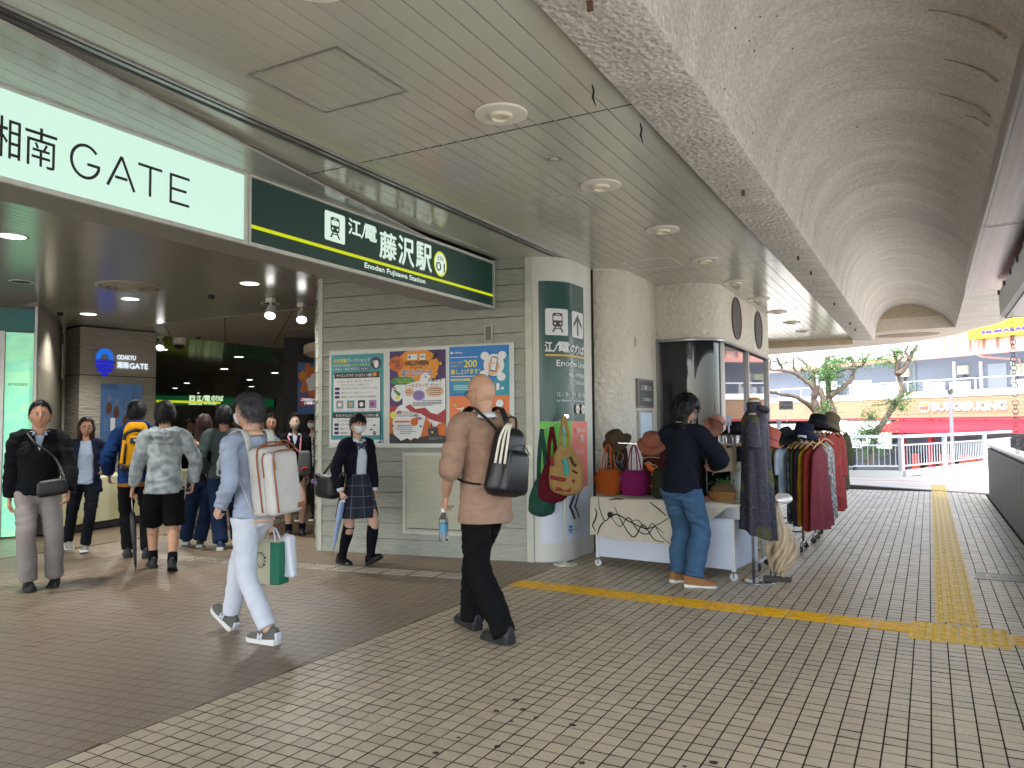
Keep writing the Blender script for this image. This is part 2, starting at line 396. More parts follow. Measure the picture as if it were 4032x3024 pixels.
for k in range(2): obj('tactile_tile', me, tact, loc=(.57+.3*k+1.7, 6.09-6.2-.012*k, 0), rot=(0, 0, R(-2.4)))
t2 = thing('tactile_paving', 'faded yellow tactile guide strip with short bars running along the walkway', 'tactile paving', (.13, 6.4, 0))
me = bar_tile(.30, .28, 4, M_yel2, bl=.085, rows=3)
for k in range(45): obj('tactile_tile', me, t2, loc=(0+.00*k, .165+.302*k, 0), rot=(0, 0, R(90)))
t3 = thing('warning_paving', 'yellow warning pad of raised dots where two guide strips meet', 'tactile paving', (.13, 6.1, 0))
for ix in range(2):
    mb = MB(); mb.bbox((0, 0, .002), (.292, .5, .004), .001)
    for i in range(5):
        for j in range(8): mb.lathe([(.012, .004), (.0115, .007), (.008, .009), (0, .0095)], 10, (-.115+.0575*i, -.21+.06*j, 0), cap=False)
    mb.build('dot_tile', M_yel2, t3, loc=((ix-.5)*.295, 0, 0), rot=(0, 0, R(-1.5)))
# pale bars inlaid in the concourse floor
t4 = thing('tactile_paving', 'pale metal guide bars inlaid in the brown concourse floor', 'tactile paving', (-5, 6.27, 0))
mb = MB(); mb.bbox((0, 0, .003), (.27, .022, .006), .002); bme = mb.mesh('guide_bar', M_wht)
for k in range(14):
    for q in range(4): obj('guide_bar', bme, t4, loc=(-.3*k*ca+.93-(.065*q)*-sa-.0, (-.3*k*sa+.115)-.065*q*ca+.0, 0), rot=(0, 0, WA))
for k in range(9):
    for q in range(4):
        p = Vector((-7.95, 6.55, 0))+Vector((-.42, .9, 0)).normalized()*(.3*k)+Vector((.9, .42, 0)).normalized()*(.065*q); obj('guide_bar', bme, t4, loc=p-Vector((-5, 6.27, 0)), rot=(0, 0, R(115)))
# drain lid in the paving
dr = thing('floor_hatch', 'steel framed inspection hatch set flush in the paving', 'hatch', (.52, 8.45, 0))
mb = MB(); mb.span(-.2, .42, -.16, .16, .0, .003); mb.build('lid', mat('hatch_infill', '#8d8577', .5, var=.1, scale=30), dr)
mb = MB()
for a in ((-.205, .425, .16, .172), (-.205, .425, -.172, -.16), (-.205, -.193, -.16, .16), (-.1, -.092, -.16, .16), (.08, .086, -.16, .16), (.25, .256, -.16, .16)): mb.span(a[0], a[1], a[2], a[3], 0, .005)
mb.build('frame', mat('hatch_steel', '#4d4c4e', .35, .8), dr)
mb = MB(); mb.span(-.06, -.01, -.02, .03, .003, .006); mb.build('handle', MATS['hatch_steel'], dr)

# ---- slatted ceiling
Z_C = 3.252
M_slat = mat('ceiling_slat', '#b9b9ad', .15, metal=.1, var=.04, scale=2, spec=.6, bump=.02, bscale=3, dist=.02)
M_void = mat('ceiling_void', '#15140f', .9)
M_alu = mat('aluminium', '#a9a9a6', .32, .85, var=.08, scale=8)
M_steel = mat('dark_steel', '#4a4947', .35, .8)
ceil = thing('ceiling', 'glossy cream slatted ceiling over the walkway with service hatches', 'ceiling', (-2.4, 5, Z_C)); ceil['kind'] = 'structure'
del ceil['category']; del ceil['label']
mb = MB(); mb.span(-4.6, -1.385, -2.5, 18.0, Z_C+.022, Z_C+.05); mb.build('void_panel', M_void, ceil, world=True)
mods = [(-2.5, -.7), (-.7, 4.055), (4.065, 8.82), (8.83, 12.78), (12.79, 17.9)]
def slat(l, w=.108):
    mb = MB(); sect = [(-w/2+.006, 0, .02), (-w/2, 0, .0012), (-w/2+.0012, 0, 0), (w/2-.0012, 0, 0), (w/2, 0, .0012), (w/2-.006, 0, .02)]
    mb.sweep(sect, (0, -l/2, 0), (0, l/2, 0)); return mb.mesh('slat', M_slat)
for y0, y1 in mods:
    me = slat(y1-y0-.004)
    for k in range(17):
        x = -3.392+.114*(k+.5)
        if x > -1.46: break
        obj('slat', me, ceil, loc=(x+2.4, (y0+y1)/2-5, 0))
    obj('slat', slat(y1-y0-.004, .07), ceil, loc=(-1.425+2.4, (y0+y1)/2-5, 0))
    if y1 < 9:
        for k in range(5): obj('slat', me, ceil, loc=(-3.575-.114*k+2.4, (y0+y1)/2-5, -.004))
mb = MB(); mb.span(-3.46, -3.43, -2.5, 8.25, Z_C-.01, Z_C+.02); mb.span(-3.50, -3.492, -2.5, 8.25, Z_C-.014, Z_C+.02); mb.span(-3.405, -3.393, -2.5, 8.25, Z_C-.012, Z_C+.02)
mb.build('shutter_track', M_alu, ceil, world=True)
mb = MB(); mb.span(-3.492, -3.46, -2.5, 8.25, Z_C+.004, Z_C+.02); mb.build('track_slot', M_void, ceil, world=True)
def hatch(x0, x1, y0, y1):
    h = MB(); z = Z_C-.003; t = .012
    h.span(x0, x1, y0, y0+t, z-.002, z+.002); h.span(x0, x1, y1-t, y1, z-.002, z+.002); h.span(x0, x0+t, y0+t, y1-t, z-.002, z+.002); h.span(x1-t, x1, y0+t, y1-t, z-.002, z+.002)
    h.build('hatch_frame', M_alu, ceil, world=True)
hatch(-3.0, -2.41, 2.73, 3.3); hatch(-2.98, -2.4, 5.45, 6.02); hatch(-2.95, -2.42, 8.05, 8.6)
# unlit round ceiling lights
M_lw = mat('lamp_white', '#d6d4cc', .45, var=.03); M_lens = mat('lamp_lens', '#cfc9b4', .25)
lt = thing('ceiling_light', 'unlit round recessed ceiling light with a wide white flange in the slats', 'ceiling light', (-2.125, 2.27, Z_C), group='round lights in the walkway ceiling')
mb = MB(); mb.lathe([(.155, -.001), (.155, -.008), (.15, -.012), (.07, -.014), (.068, -.004)], 40, cap=False); soft(mb.build('flange', M_lw, lt))
mb = MB(); mb.lathe([(.07, -.013), (.066, -.03), (.05, -.034), (.046, -.02), (.0, -.018)], 28, cap=False); soft(mb.build('baffle', M_lens, lt))
for k in range(1, 10):
    c = copy_tree(lt); c.location = (-2.125, 2.27+1.535*k, Z_C)
# smoke sensor plate
sp = thing('sensor_plate', 'small square sensor plate in the slatted ceiling', 'sensor', (-2.17, 4.62, Z_C))
mb = MB(); mb.bbox((0, 0, -.006), (.1, .08, .012), .002); mb.build('plate', M_alu, sp); mb = MB(); mb.bbox((0, 0, -.013), (.045, .04, .006), .002); mb.build('lens', M_lens, sp)
# frayed strips hanging from the joint
for x, y, l in ((-1.52, 3.72, .1), (-1.47, 4.35, .11)):
    mb = MB(); mb.tube([(0, 0, 0), (.004, .012, -l*.3), (-.006, .02, -l*.6), (.004, .04, -l)], [.004, .006, .007, .002], 5)
    mb.build('frayed_strip', M_void, None, loc=(x, y, Z_C), label='frayed black sealing strip dangling from the ceiling joint', cat='strip', group='frayed strips in the ceiling joint')

# ---- stucco vault of the walkway roof
def stucco(name, col, sc1=55., st=.55, d=.012, col2=None, mix=.15, grain=(.74, 1.14)):
    m, n, L, b = node_mat(name); tcn = n.new('ShaderNodeTexCoord')
    t = n.new('ShaderNodeTexNoise'); t.inputs['Scale'].default_value = sc1; t.inputs['Detail'].default_value = 4; t.inputs['Roughness'].default_value = .6; L.new(tcn.outputs['Object'], t.inputs[0])
    v = n.new('ShaderNodeTexVoronoi'); v.inputs['Scale'].default_value = sc1*.6; L.new(tcn.outputs['Object'], v.inputs[0])
    ad = n.new('ShaderNodeMath'); ad.operation = 'ADD'; L.new(t.outputs[0], ad.inputs[0]); L.new(v.outputs[0], ad.inputs[1])
    bp = n.new('ShaderNodeBump'); bp.inputs['Strength'].default_value = st; bp.inputs['Distance'].default_value = d; L.new(ad.outputs[0], bp.inputs['Height']); L.new(bp.outputs[0], b.inputs['Normal'])
    big = n.new('ShaderNodeTexNoise'); big.inputs['Scale'].default_value = 1.6; big.inputs['Detail'].default_value = 6; big.inputs['Roughness'].default_value = .65
    mp = n.new('ShaderNodeMapping'); mp.inputs['Scale'].default_value = (.5, 2.2, .5); L.new(tcn.outputs['Object'], mp.inputs[0]); L.new(mp.outputs[0], big.inputs[0])
    mr = n.new('ShaderNodeMapRange'); mr.inputs[1].default_value = .35; mr.inputs[2].default_value = .7; L.new(big.outputs[0], mr.inputs[0])
    mx = n.new('ShaderNodeMix'); mx.data_type = 'RGBA'; c = lin(col); mx.inputs[6].default_value = (*[q*(1-mix) for q in c], 1); mx.inputs[7].default_value = (*[q*(1+mix*.5) for q in c], 1); L.new(mr.outputs[0], mx.inputs[0])
    # small dark pits
    pt = n.new('ShaderNodeTexVoronoi'); pt.inputs['Scale'].default_value = sc1*.14; L.new(tcn.outputs['Object'], pt.inputs[0])
    pr = n.new('ShaderNodeMapRange'); pr.inputs[1].default_value = .0; pr.inputs[2].default_value = .07; pr.inputs[3].default_value = .5; pr.inputs[4].default_value = 1; L.new(pt.outputs[0], pr.inputs[0])
    mu = n.new('ShaderNodeMix'); mu.data_type = 'RGBA'; mu.blend_type = 'MULTIPLY'; mu.inputs[0].default_value = 1; L.new(mx.outputs[2], mu.inputs[6])
    cb = n.new('ShaderNodeCombineColor'); [L.new(pr.outputs[0], cb.inputs[i]) for i in range(3)]; L.new(cb.outputs[0], mu.inputs[7])
    gr = n.new('ShaderNodeMapRange'); gr.inputs[1].default_value = .35; gr.inputs[2].default_value = .65; gr.inputs[3].default_value = grain[0]; gr.inputs[4].default_value = grain[1]; L.new(t.outputs[0], gr.inputs[0])
    m3 = n.new('ShaderNodeMix'); m3.data_type = 'RGBA'; m3.blend_type = 'MULTIPLY'; m3.inputs[0].default_value = 1; L.new(mu.outputs[2], m3.inputs[6]); c3 = n.new('ShaderNodeCombineColor'); [L.new(gr.outputs[0], c3.inputs[i]) for i in range(3)]; L.new(c3.outputs[0], m3.inputs[7])
    L.new(m3.outputs[2], b.inputs['Base Color']); b.inputs['Roughness'].default_value = .62; b.inputs['Specular IOR Level'].default_value = .45
    return m
M_vault = stucco('stucco_roof', '#c8c4bd', 44, .8, .015, mix=.2, grain=(.78, 1.1))
prof = [(-1.39, 3.60), (-1.39, 3.215), (-1.20, 3.195), (-1.0, 3.172), (-.978, 3.178), (-.965, 3.23), (-.955, 3.30), (-.94, 3.40), (-.91, 3.52), (-.86, 3.63), (-.78, 3.74), (-.68, 3.82), (-.55, 3.875), (-.4, 3.90), (-.22, 3.89), (-.05, 3.84), (.1, 3.765), (.24, 3.67), (.36, 3.57), (.45, 3.46), (.50, 3.37), (.52, 3.345), (.52, 4.05), (-1.39, 4.05)]
roof = thing('roof', 'x', 'x', (0, 6, 3.2)); roof['kind'] = 'structure'; del roof['label']; del roof['category']
mb = MB(); nY = 60
for i in range(nY+1):
    y = -2.5+20.5*i/nY; mb.v += [(x, y, z) for x, z in prof]
k = len(prof)
for i in range(nY):
    for j in range(k): mb.f.append((i*k+j, (i+1)*k+j, (i+1)*k+(j+1) % k, i*k+(j+1) % k)); mb.m.append(0)
o = mb.build('vault', M_vault, roof, world=True); soft(o, 40)
# end of the vault: flat soffit with a curved outer edge
edge = [(-9, 23.6), (-4.2, 22.7), (-2.7, 22.05), (-1.7, 21.6), (-.97, 21.25), (-.35, 20.9), (.24, 20.3), (.7, 19.3), (1.1, 18.05)]
mb = MB(); mb.prism([(.523, -2.5), (1.42, -2.5), (1.42, 16.3), (1.36, 17.0), (1.2, 17.7), (1.1, 18.0), (.523, 18.0)], 3.335, 3.6); mb.build('edge_slab', MATS['stucco_roof'], roof, world=True)
mb = MB(); mb.prism([(-1.385, 18.004), (.9, 18.004), (.9, 18.2), (-1.385, 18.2)], 3.365, 4.05); mb.build('vault_end', mat('end_plaster', '#a79a86', .7, var=.08), roof, world=True)
mb = MB(); mb.prism([(-9, 18.003), (-1.392, 18.003), (1.1, 18.003)]+[e for e in reversed(edge)], 3.36, 3.62)
mb.build('canopy_slab', stucco('stucco_soffit', '#c6bcae', 60, .5, .01), roof, world=True)
mb = MB(); mb.prism([(-4.3, 18.004), (-1.395, 18.004), (-1.395, 18.05), (-4.3, 18.05)], 3.12, 3.355); mb.prism([(-9, 18.9), (-2.0, 18.35), (-1.45, 18.3), (-1.45, 18.36), (-2.0, 18.42), (-9, 18.98)], 3.22, 3.358)
mb.build('fascia', mat('fascia_cream', '#c9b79a', .6, var=.08), roof, world=True)
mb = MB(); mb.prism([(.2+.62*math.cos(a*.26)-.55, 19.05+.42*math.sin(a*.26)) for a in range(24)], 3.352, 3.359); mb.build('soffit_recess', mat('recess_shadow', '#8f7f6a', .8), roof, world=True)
mb = MB(); mb.lathe([(.0, 0), (.27, .0), (.27, .05), (0, .06)], 24, (-1.15, 18.1, 3.30), sy=.5); mb.build('beam_end', M_vault, roof, world=True)
# old fixing stubs under the beam
M_rust = mat('rusty_stub', '#5c463a', .8, var=.3)
for px, py in ((3143, 1013), (3193, 1072), (3285, 1195), (3347, 1272), (3368, 1297), (2926, 755), (2323, 15)):
    p = on_ground(px, py, 3.18); mb = MB(); mb.span(-.012, .012, -.008, .008, 0, .055); mb.build('fixing_stub', M_rust, roof, loc=(p.x, p.y-6, p.z-.035-3.2+.005))
# little black dots on the vault (fixings)
for px, py in ((2852, 350), (2962, 522), (2895, 110), (2993, 66), (2950, 160), (2970, 200), (3060, 62), (3120, 192), (3315, 535), (3375, 500), (3453, 748), (3440, 893), (3160, 843), (3186, 815), (3210, 920)):
    mb = MB(); d = ray(px, py); t = 1.0
    while t < 40:   # march to the vault surface
        q = CP+d*t; zz = np.interp(q.x, [a for a, _ in prof[2:22]], [c for _, c in prof[2:22]])
        if q.z > zz-.004: break
        t += .01
    mb.sphere((0, 0, 0), .006, 6, 4); mb.build('fixing_dot', M_void, roof, loc=(q.x, q.y-6, q.z-3.2))
# leak ridges on the vault
M_leak = mat('leak_crust', '#8d8271', .8, var=.4, scale=20)
for y0, l, wd in ((4.75, .36, .014), (5.35, .27, .012), (5.95, .3, .012), (6.15, .13, .008)):
    mb = MB(); pts = []
    for i in range(9):
        x = .43-l*i/8; z = np.interp(x, [a for a, _ in prof[2:22]], [c for _, c in prof[2:22]]); pts.append((x, y0+.10*(i/8)**1.5+rnd.uniform(-.006, .006), z-.002))
    mb.tube(pts, [wd*(1-.85*i/8)+.002 for i in range(9)], 6, flat=.35); mb.build('leak_ridge', M_leak, roof, world=True)

# ---- stainless drip tray along the roof edge
M_inox = mat('stainless', '#8f8a86', .3, .9, var=.15, scale=3, stretch=(12, .4, 12), bump=.05, bscale=6)
tr = thing('drip_tray', 'stainless steel drip tray hanging along the roof edge', 'drip tray', (.9, 5, 3.1))
mb = MB(); mb.sweep([(.46, 0, 3.13), (.47, 0, 3.10), (.50, 0, 3.085), (.8, 0, 3.10), (1.3, 0, 3.10), (1.3, 0, 3.2)], (0, -2, 0), (0, 11.25, 0)); soft(mb.build('tray_pan', M_inox, tr, world=True))
mb = MB(); mb.sweep([(.46, 0, 3.13), (.455, 0, 3.30), (.47, 0, 3.31)], (0, -2, 0), (0, 11.25, 0)); mb.build('tray_lip', M_inox, tr, world=True)
mb = MB(); mb.tube([(.462, -2, 3.118), (.462, 11.25, 3.118)], .016, 8); soft(mb.build('rolled_edge', M_inox, tr, world=True))
for y in (7.55, 2.4):
    mb = MB(); mb.sweep([(.445, 0, 3.13), (.455, 0, 3.095), (.50, 0, 3.079), (.8, 0, 3.094), (1.3, 0, 3.094)], (0, y, 0), (0, y+.02, 0)); mb.build('joint_band', M_void, tr, world=True)
ab = thing('awning_case', 'grey metal awning case with black clips under the roof edge', 'awning case', (1.1, 5, 2.7))
mb = MB(); mb.sweep([(.80, 0, 2.72), (.86, 0, 2.69), (1.45, 0, 2.69), (1.45, 0, 3.0), (.79, 0, 3.0)], (0, -2, 0), (0, 11.0, 0), close=True); mb.build('case', mat('case_grey', '#97999a', .35, .5, var=.06), ab, world=True)
mb = MB(); mb.span(.84, 1.3, -2, 9.2, 3.0, 3.06); mb.build('gap_seal', M_void, ab, world=True)
for k in range(12):
    mb = MB(); mb.bbox((.782, 10.85-.72*k, 2.985), (.022, .1, .05), .004); mb.build('clip', M_steel, ab, world=True)
mb = MB(); mb.span(.795, 1.455, 10.93, 10.945, 2.685, 2.688); mb.span(.84, .85, -2, 10.9, 2.683, 2.6875); mb.build('seam', M_void, ab, world=True)
# rain chain
ch = thing('rain_chain', 'black rain chain of linked rings hanging from the roof edge', 'chain', (.918, 11.02, 1.05))
mb = MB()
for i in range(16):
    pass
def ring(R_, r_, n=18, k=6):
    mb = MB()
    for i in range(n):
        a = 2*math.pi*i/n
        for j in range(k):
            c = 2*math.pi*j/k; rr = R_+r_*math.cos(c); mb.v.append((rr*math.cos(a), r_*math.sin(c), rr*math.sin(a)))
    for i in range(n):
        for j in range(k): mb.f.append((i*k+j, i*k+(j+1) % k, ((i+1) % n)*k+(j+1) % k, ((i+1) % n)*k+j)); mb.m.append(0)
    return mb.mesh('chain_ring', MATS['dark_steel'], True)
rm = ring(.034, .0042)
for i in range(31):
    if i == 18: continue
    obj('chain_ring', rm, ch, loc=(.0, 0, 1.61-.0525*i), rot=(0, 0, R(18 if i % 2 else 62)))

# ---- parapet on the open side
M_par = mat('parapet_metal', '#3f3730', .55, .15, var=.3, scale=3, stretch=(3, 3, .35), bump=.04, bscale=20)
pa = thing('parapet', 'dark ribbed metal parapet with a pale handrail cap beside the walkway', 'parapet', (.97, 10, 0))
for k in range(34):
    y1 = 16.84-.42*k; mb = MB(); mb.bbox((.95, y1-.209, .48), (.032, .41, .92), .006); mb.build('cladding_panel', M_par, pa, world=True)
mb = MB(); mb.span(.97, 1.12, 2.5, 16.83, 0, .985); mb.build('core', M_par, pa, world=True)
mb = MB(); mb.bbox((1.02, 9.66, 1.005), (.2, 14.36, .05), .015); mb.build('cap_rail', mat('cap_pale', '#b9bcc0', .35, .6), pa, world=True)
mb = MB(); mb.span(.935, .968, 2.5, 16.83, 0, .018); mb.build('kick_strip', M_void, pa, world=True)
# expansion joint and sunlit outer paving
mb = MB(); mb.prism([(-6, 21.6), (.99, 17.75), (.99, 17.98), (-6, 21.85)], -.002, .003); mb.build('expansion_joint', mat('joint_rubber', '#55505a', .6), walk)
m, n, L, b = node_mat('deck_paving'); tcn = n.new('ShaderNodeTexCoord'); wv = n.new('ShaderNodeTexNoise'); mp = n.new('ShaderNodeMapping'); mp.inputs['Scale'].default_value = (.25, 2.2, 1); mp.inputs['Rotation'].default_value = (0, 0, R(10)); wv.inputs['Scale'].default_value = 1.4
cr = n.new('ShaderNodeValToRGB'); cr.color_ramp.elements[0].position = .38; cr.color_ramp.elements[0].color = (*lin('#b98f7d'), 1); cr.color_ramp.elements[1].position = .55; cr.color_ramp.elements[1].color = (*lin('#c9c1b4'), 1)
L.new(tcn.outputs['Object'], mp.inputs[0]); L.new(mp.outputs[0], wv.inputs[0]); L.new(wv.outputs[0], cr.inputs[0]); L.new(cr.outputs[0], b.inputs['Base Color']); b.inputs['Roughness'].default_value = .5
mb = MB(); mb.prism([(-9, 23.1), (-6, 21.9), (.99, 18.02), (1.9, 17.6), (3.55, 34), (2.95, 34.1), (.65, 27), (-.33, 22.98), (-.75, 22.9), (-2.2, 22.55)], -.005, .001); mb.build('outer_paving', m, walk)
# ================================================================ WALLS AND SIGNS
EX, EY = WD, Vector((-WD.y, WD.x, 0))                # concourse axes (rotated with the poster wall)
def iw(a, b, z=0.): return W0+EX*a+EY*b+Vector((0, 0, z))
M_plank = mat('weathered_siding', '#93958a', .55, var=.18, scale=5, stretch=(1.2, 1.2, 14), bump=.22, bscale=9, objrand=.05, detail=8, dist=.012)
M_trim = mat('siding_trim', '#b7b8ab', .5, var=.1, scale=6)
WL = (W1-W0).length
pw = thing('poster_wall', 'grey green wall of lapped wooden siding with a poster board', 'wall', W0, WA)
me_z = [k*.1745 for k in range(19)]
for k, z in enumerate(me_z):
    z1 = min(z+.1685, 3.25); x1 = WL-.03  # gap under each plank: lap shade and dirt put in as dark line
    mb = MB(); mb.add([(.035, -.022, z), (x1, -.022, z), (x1, -.004, z1), (.035, -.004, z1), (.035, .03, z), (x1, .03, z), (x1, .03, z1), (.035, .03, z1)], [(0, 1, 2, 3), (1, 0, 4, 5), (0, 3, 7, 4), (1, 5, 6, 2), (3, 2, 6, 7)])
    mb.build('plank', M_plank, pw)
    mb = MB(); q = [Vector((-.005, .0, 0)), Vector((-.13, .11, 0))]; nn = Vector((-.66, -.75, 0))
    mb.add([q[0]+nn*.014+Vector((0, 0, z)), q[1]+nn*.014+Vector((0, 0, z)), q[1]+nn*.002+Vector((0, 0, z1)), q[0]+nn*.002+Vector((0, 0, z1)), q[0]+Vector((.02, .03, z)), q[1]+Vector((.02, .03, z))], [(1, 0, 3, 2), (0, 1, 5, 4)])
    mb.build('plank', M_plank, pw)
mb = MB(); mb.span(-.02, .034, -.024, .03, 0, 3.25); mb.build('corner_post', M_trim, pw)
mb = MB(); mb.span(WL-.028, WL+.045, -.03, .03, 0, 3.25); mb.build('corner_post', M_trim, pw)
mb = MB(); mb.prism([(-.0, .032), (WL+.04, .032), (WL+.04, 1.2), (-.9, 1.2), (-.13, .115)], 0, 3.3); mb.build('core', mat('siding_core', '#3c3b34', .8), pw)
mb = MB(); mb.span(0, WL, -.012, .03, 0, .012); mb.build('base_gap', M_void, pw)
# access panel low in the wall
def framed(u0, u1, v0, v1, name, w=.035):
    mb = MB(); mb.span(u0, u1, -.024, -.01, v0, v1); o = mb.build(name, mat('panel_paint', '#aaa896', .5, var=.06, scale=5, stretch=(1, 1, 8)), pw)
    f = MB(); f.span(u0-w, u0, -.036, -.008, v0-w, v1+w); f.span(u1, u1+w, -.036, -.008, v0-w, v1+w); f.span(u0, u1, -.036, -.008, v1, v1+w); f.span(u0, u1, -.036, -.008, v0-w, v0)
    f.build('frame', M_trim, o)
    s = MB(); s.span(u0+.02, u1-.02, -.026, -.0245, v0+.022, v0+.03); s.span(u1-.03, u1-.022, -.026, -.0245, v0+.03, v1-.03); s.build('groove', M_void, o)
framed(1.14, 1.84, .275, 1.11, 'access_panel')
mb = MB(); mb.span(2.12, 2.19, -.04, -.01, 2.36, 2.52); nb = mb.build('niche_box', mat('niche_dark', '#6d695d', .6), pw)
mb = MB(); mb.span(2.11, 2.12, -.05, -.01, 2.35, 2.53); mb.span(2.19, 2.20, -.05, -.01, 2.35, 2.53); mb.span(2.12, 2.19, -.05, -.01, 2.52, 2.53); mb.span(2.12, 2.19, -.05, -.01, 2.35, 2.36); mb.build('frame', M_trim, nb)

# poster board and posters
def ink(name, c, **k): return mat('ink_'+name, c, k.pop('rough', .45), **k)
I_w = ink('white', '#d9dbdc'); I_k = ink('black', '#141316'); I_teal = ink('teal', '#3d8d93'); I_pur = ink('purple', '#3c1f55'); I_or = ink('orange', '#d98a1e'); I_or2 = ink('dark_orange', '#c8641c')
I_yel = ink('yellow', '#d9cf4a'); I_grn = ink('green', '#2f7d3a'); I_red = ink('red', '#9a2226'); I_blu = ink('blue', '#1f74b8'); I_aqua = ink('aqua', '#2a91a5'); I_sal = ink('salmon', '#d9773f'); I_navy = ink('navy', '#232a55'); I_gry = ink('grey', '#8a8f93'); I_skin = ink('peach', '#dcaf86'); I_lil = ink('lilac', '#8d78b4'); I_gold = ink('gold', '#c9a53a')
bd = thing('poster_board', 'white framed board holding three posters on the siding wall', 'notice board', iw(.147, -.02, 1.2), WA)
mb = MB(); mb.bbox((1.15, -.012, .565), (2.3, .03, 1.13), .012); mb.build('backing', mat('board_white', '#c3cac6', .4, var=.05), bd)
mb = MB(); mb.span(.0, 2.3, -.032, -.026, -.004, .012); mb.span(0, 2.3, -.032, -.026, 1.118, 1.134); mb.build('rim', M_trim, bd)
def poster(name, label, u0, u1, v0, v1):
    t = thing(name, label, 'poster', iw(u0, -.05, v0), WA); p = Panel(iw(u0, -.05, v0), EX, root=t)
    return p, u1-u0, v1-v0
def lines(p, rows, m, h=.008):
    mb = MB(); p.lay += 1; hh = .004+.0004*p.lay
    for (u0, u1, v) in rows:
        u = u0
        while u < u1-.004:
            l = min(rnd.uniform(.006, .022), u1-u); mb.add([p.P(u, v, hh), p.P(u+l, v, hh), p.P(u+l, v+h, hh), p.P(u, v+h, hh)], [(0, 1, 2, 3)]); u += l+.004
    mb.build('fine_print', m, p.root, world=True, kind='stuff')
# science workshop poster
p, W_, H_ = poster('science_poster', 'teal Japanese science workshop poster with two white text boxes', .18, .87, 1.255, 2.277)
p.rect(0, W_, 0, H_, I_teal, 'sheet', .001)
p.text('科学実験', .03, .21, .925, .975, I_yel, .001); p.text('ワークショップ', .22, .515, .93, .975, I_w, .001)
p.text('東海大学工学部教授', .025, .25, .88, .912, I_w); p.text('ドクターアキヤマ', .255, .51, .88, .914, I_yel); p.text('＆学生と一緒に学ぼう！', .025, .37, .838, .868, I_w)
p.rect(.385, .51, .833, .87, I_pur, r=.006); p.text('参加無料', .395, .5, .838, .864, I_w)
p.disc(.595, .91, .066, I_navy, ry=.07); p.disc(.60, .90, .03, I_w, ry=.045); p.disc(.572, .925, .018, I_skin)
p.rect(.03, .655, .355, .80, I_k, r=.012); p.rect(.034, .651, .359, .796, I_w, r=.01); p.rect(.045, .645, .745, .812, I_k, r=.008); p.text('サイエンスラボ［ハロウィン編］', .075, .54, .76, .797, I_w, .0006); p.disc(.578, .782, .028, I_or, ry=.024)
p.text('あなたは、見える？それとも、見えない？', .09, .555, .697, .72, I_k); p.text('科学で“ハロウィン”を楽しもう!!', .135, .51, .655, .68, I_k)
for v, a, b in ((.612, '10月19日(日)①10:00〜12:30 ②13:30〜16:00', .61), (.563, '2階コンコース／5階イベントスペース', .55), (.515, '幼稚園児〜中学生まで ※小学3年生以下は保護者同伴', .6)):
    p.rect(.055, .12, v-.004, v+.03, I_pur, r=.008); p.text(a, .135, b, v, v+.026, I_k)
for k, c in enumerate((I_gry, I_aqua, I_k, I_lil)): p.rect(.075+.145*k, .17+.145*k, .395, .488, c); p.disc(.122+.145*k, .44, .026, (I_w, I_or, I_w, I_red)[k]); lines(p, [(.08+.145*k, .165+.145*k, .378), (.075+.145*k, .17+.145*k, .367)], I_gry, .005)
p.rect(.03, .655, .08, .335, I_k, r=.012); p.rect(.034, .651, .084, .331, I_w, r=.01); p.rect(.035, .65, .285, .345, I_k, r=.008); p.text('わくわくサイエンスショー［ちょびっとハロウィン編］', .075, .635, .298, .33, I_w, .0005)
p.text('なんでも凍る不思議な世界を体験しよう!!', .095, .565, .243, .266, I_k)
for v, a, b in ((.195, '10月19日(日)', .3), (.148, '5階イベントスペース', .4), (.1, '幼稚園児〜中学生まで', .4)): p.rect(.055, .115, v-.004, v+.03, I_pur, r=.008); p.text(a, .13, b, v, v+.026, I_k)
for u, v in ((.585, .2), (.545, .15)): p.poly([(u-.03, v+.012), (u-.012, v+.004), (u, v+.012), (u+.012, v+.002), (u+.03, v+.01), (u+.012, v-.008), (u-.012, v-.006)], I_k)
p.disc(.585, .11, .022, I_k); p.disc(.585, .112, .009, I_w)
p.rect(0, W_, 0, .035, I_w); p.rect(.45, .57, .0, .012, I_navy); p.rect(.46, .485, .03, .036, I_navy); p.rect(.53, .555, .03, .036, I_navy); p.rect(.505, .512, .01, .05, I_navy); p.rect(.62, .69, .0, .01, I_navy); p.poly([(.64, .01), (.665, .03), (.655, .07), (.668, .072), (.682, .025), (.66, .01)], I_navy)
# halloween poster
p, W_, H_ = poster('halloween_poster', 'purple and orange Halloween event poster with ghosts and a castle', .95, 1.648, 1.247, 2.29)
p.rect(0, W_, 0, H_, I_pur, 'sheet', .001)
def blob(cu, cv, ru, rv, k=9, amp=.12, n=40, ph=0): return [(cu+ru*(1+amp*math.sin(k*2*math.pi*i/n+ph))*math.cos(2*math.pi*i/n), cv+rv*(1+amp*math.sin(k*2*math.pi*i/n+ph))*math.sin(2*math.pi*i/n)) for i in range(n)]
p.poly([(min(W_, max(0, a)), min(H_, b)) for a, b in blob(.35, .84, .26, .25, 5, .05)], I_or)
p.rect(0, W_, 0, .42, I_red); p.rect(0, W_, 0, .3, I_or2); p.poly([(0, 0), (W_, 0), (W_, .085), (.55, .1), (.3, .05), (0, .12)], I_k)
p.rect(.23, .35, .94, 1.0, I_w); p.text('×', .362, .375, .96, .975, I_w); p.rect(.38, .45, .935, 1.0, I_w); p.text('OPA', .387, .443, .955, .982, I_k, .001); p.disc(.255, .97, .016, I_blu); lines(p, [(.28, .34, .966)], I_gry, .006)
p.disc(.09, .9, .095, I_or2, ry=.085); p.text('10/25', .02, .13, .905, .945, I_k, .001); p.text('26', .07, .13, .865, .9, I_k, .001); p.text('11:00〜18:00', .04, .15, .838, .856, I_k)
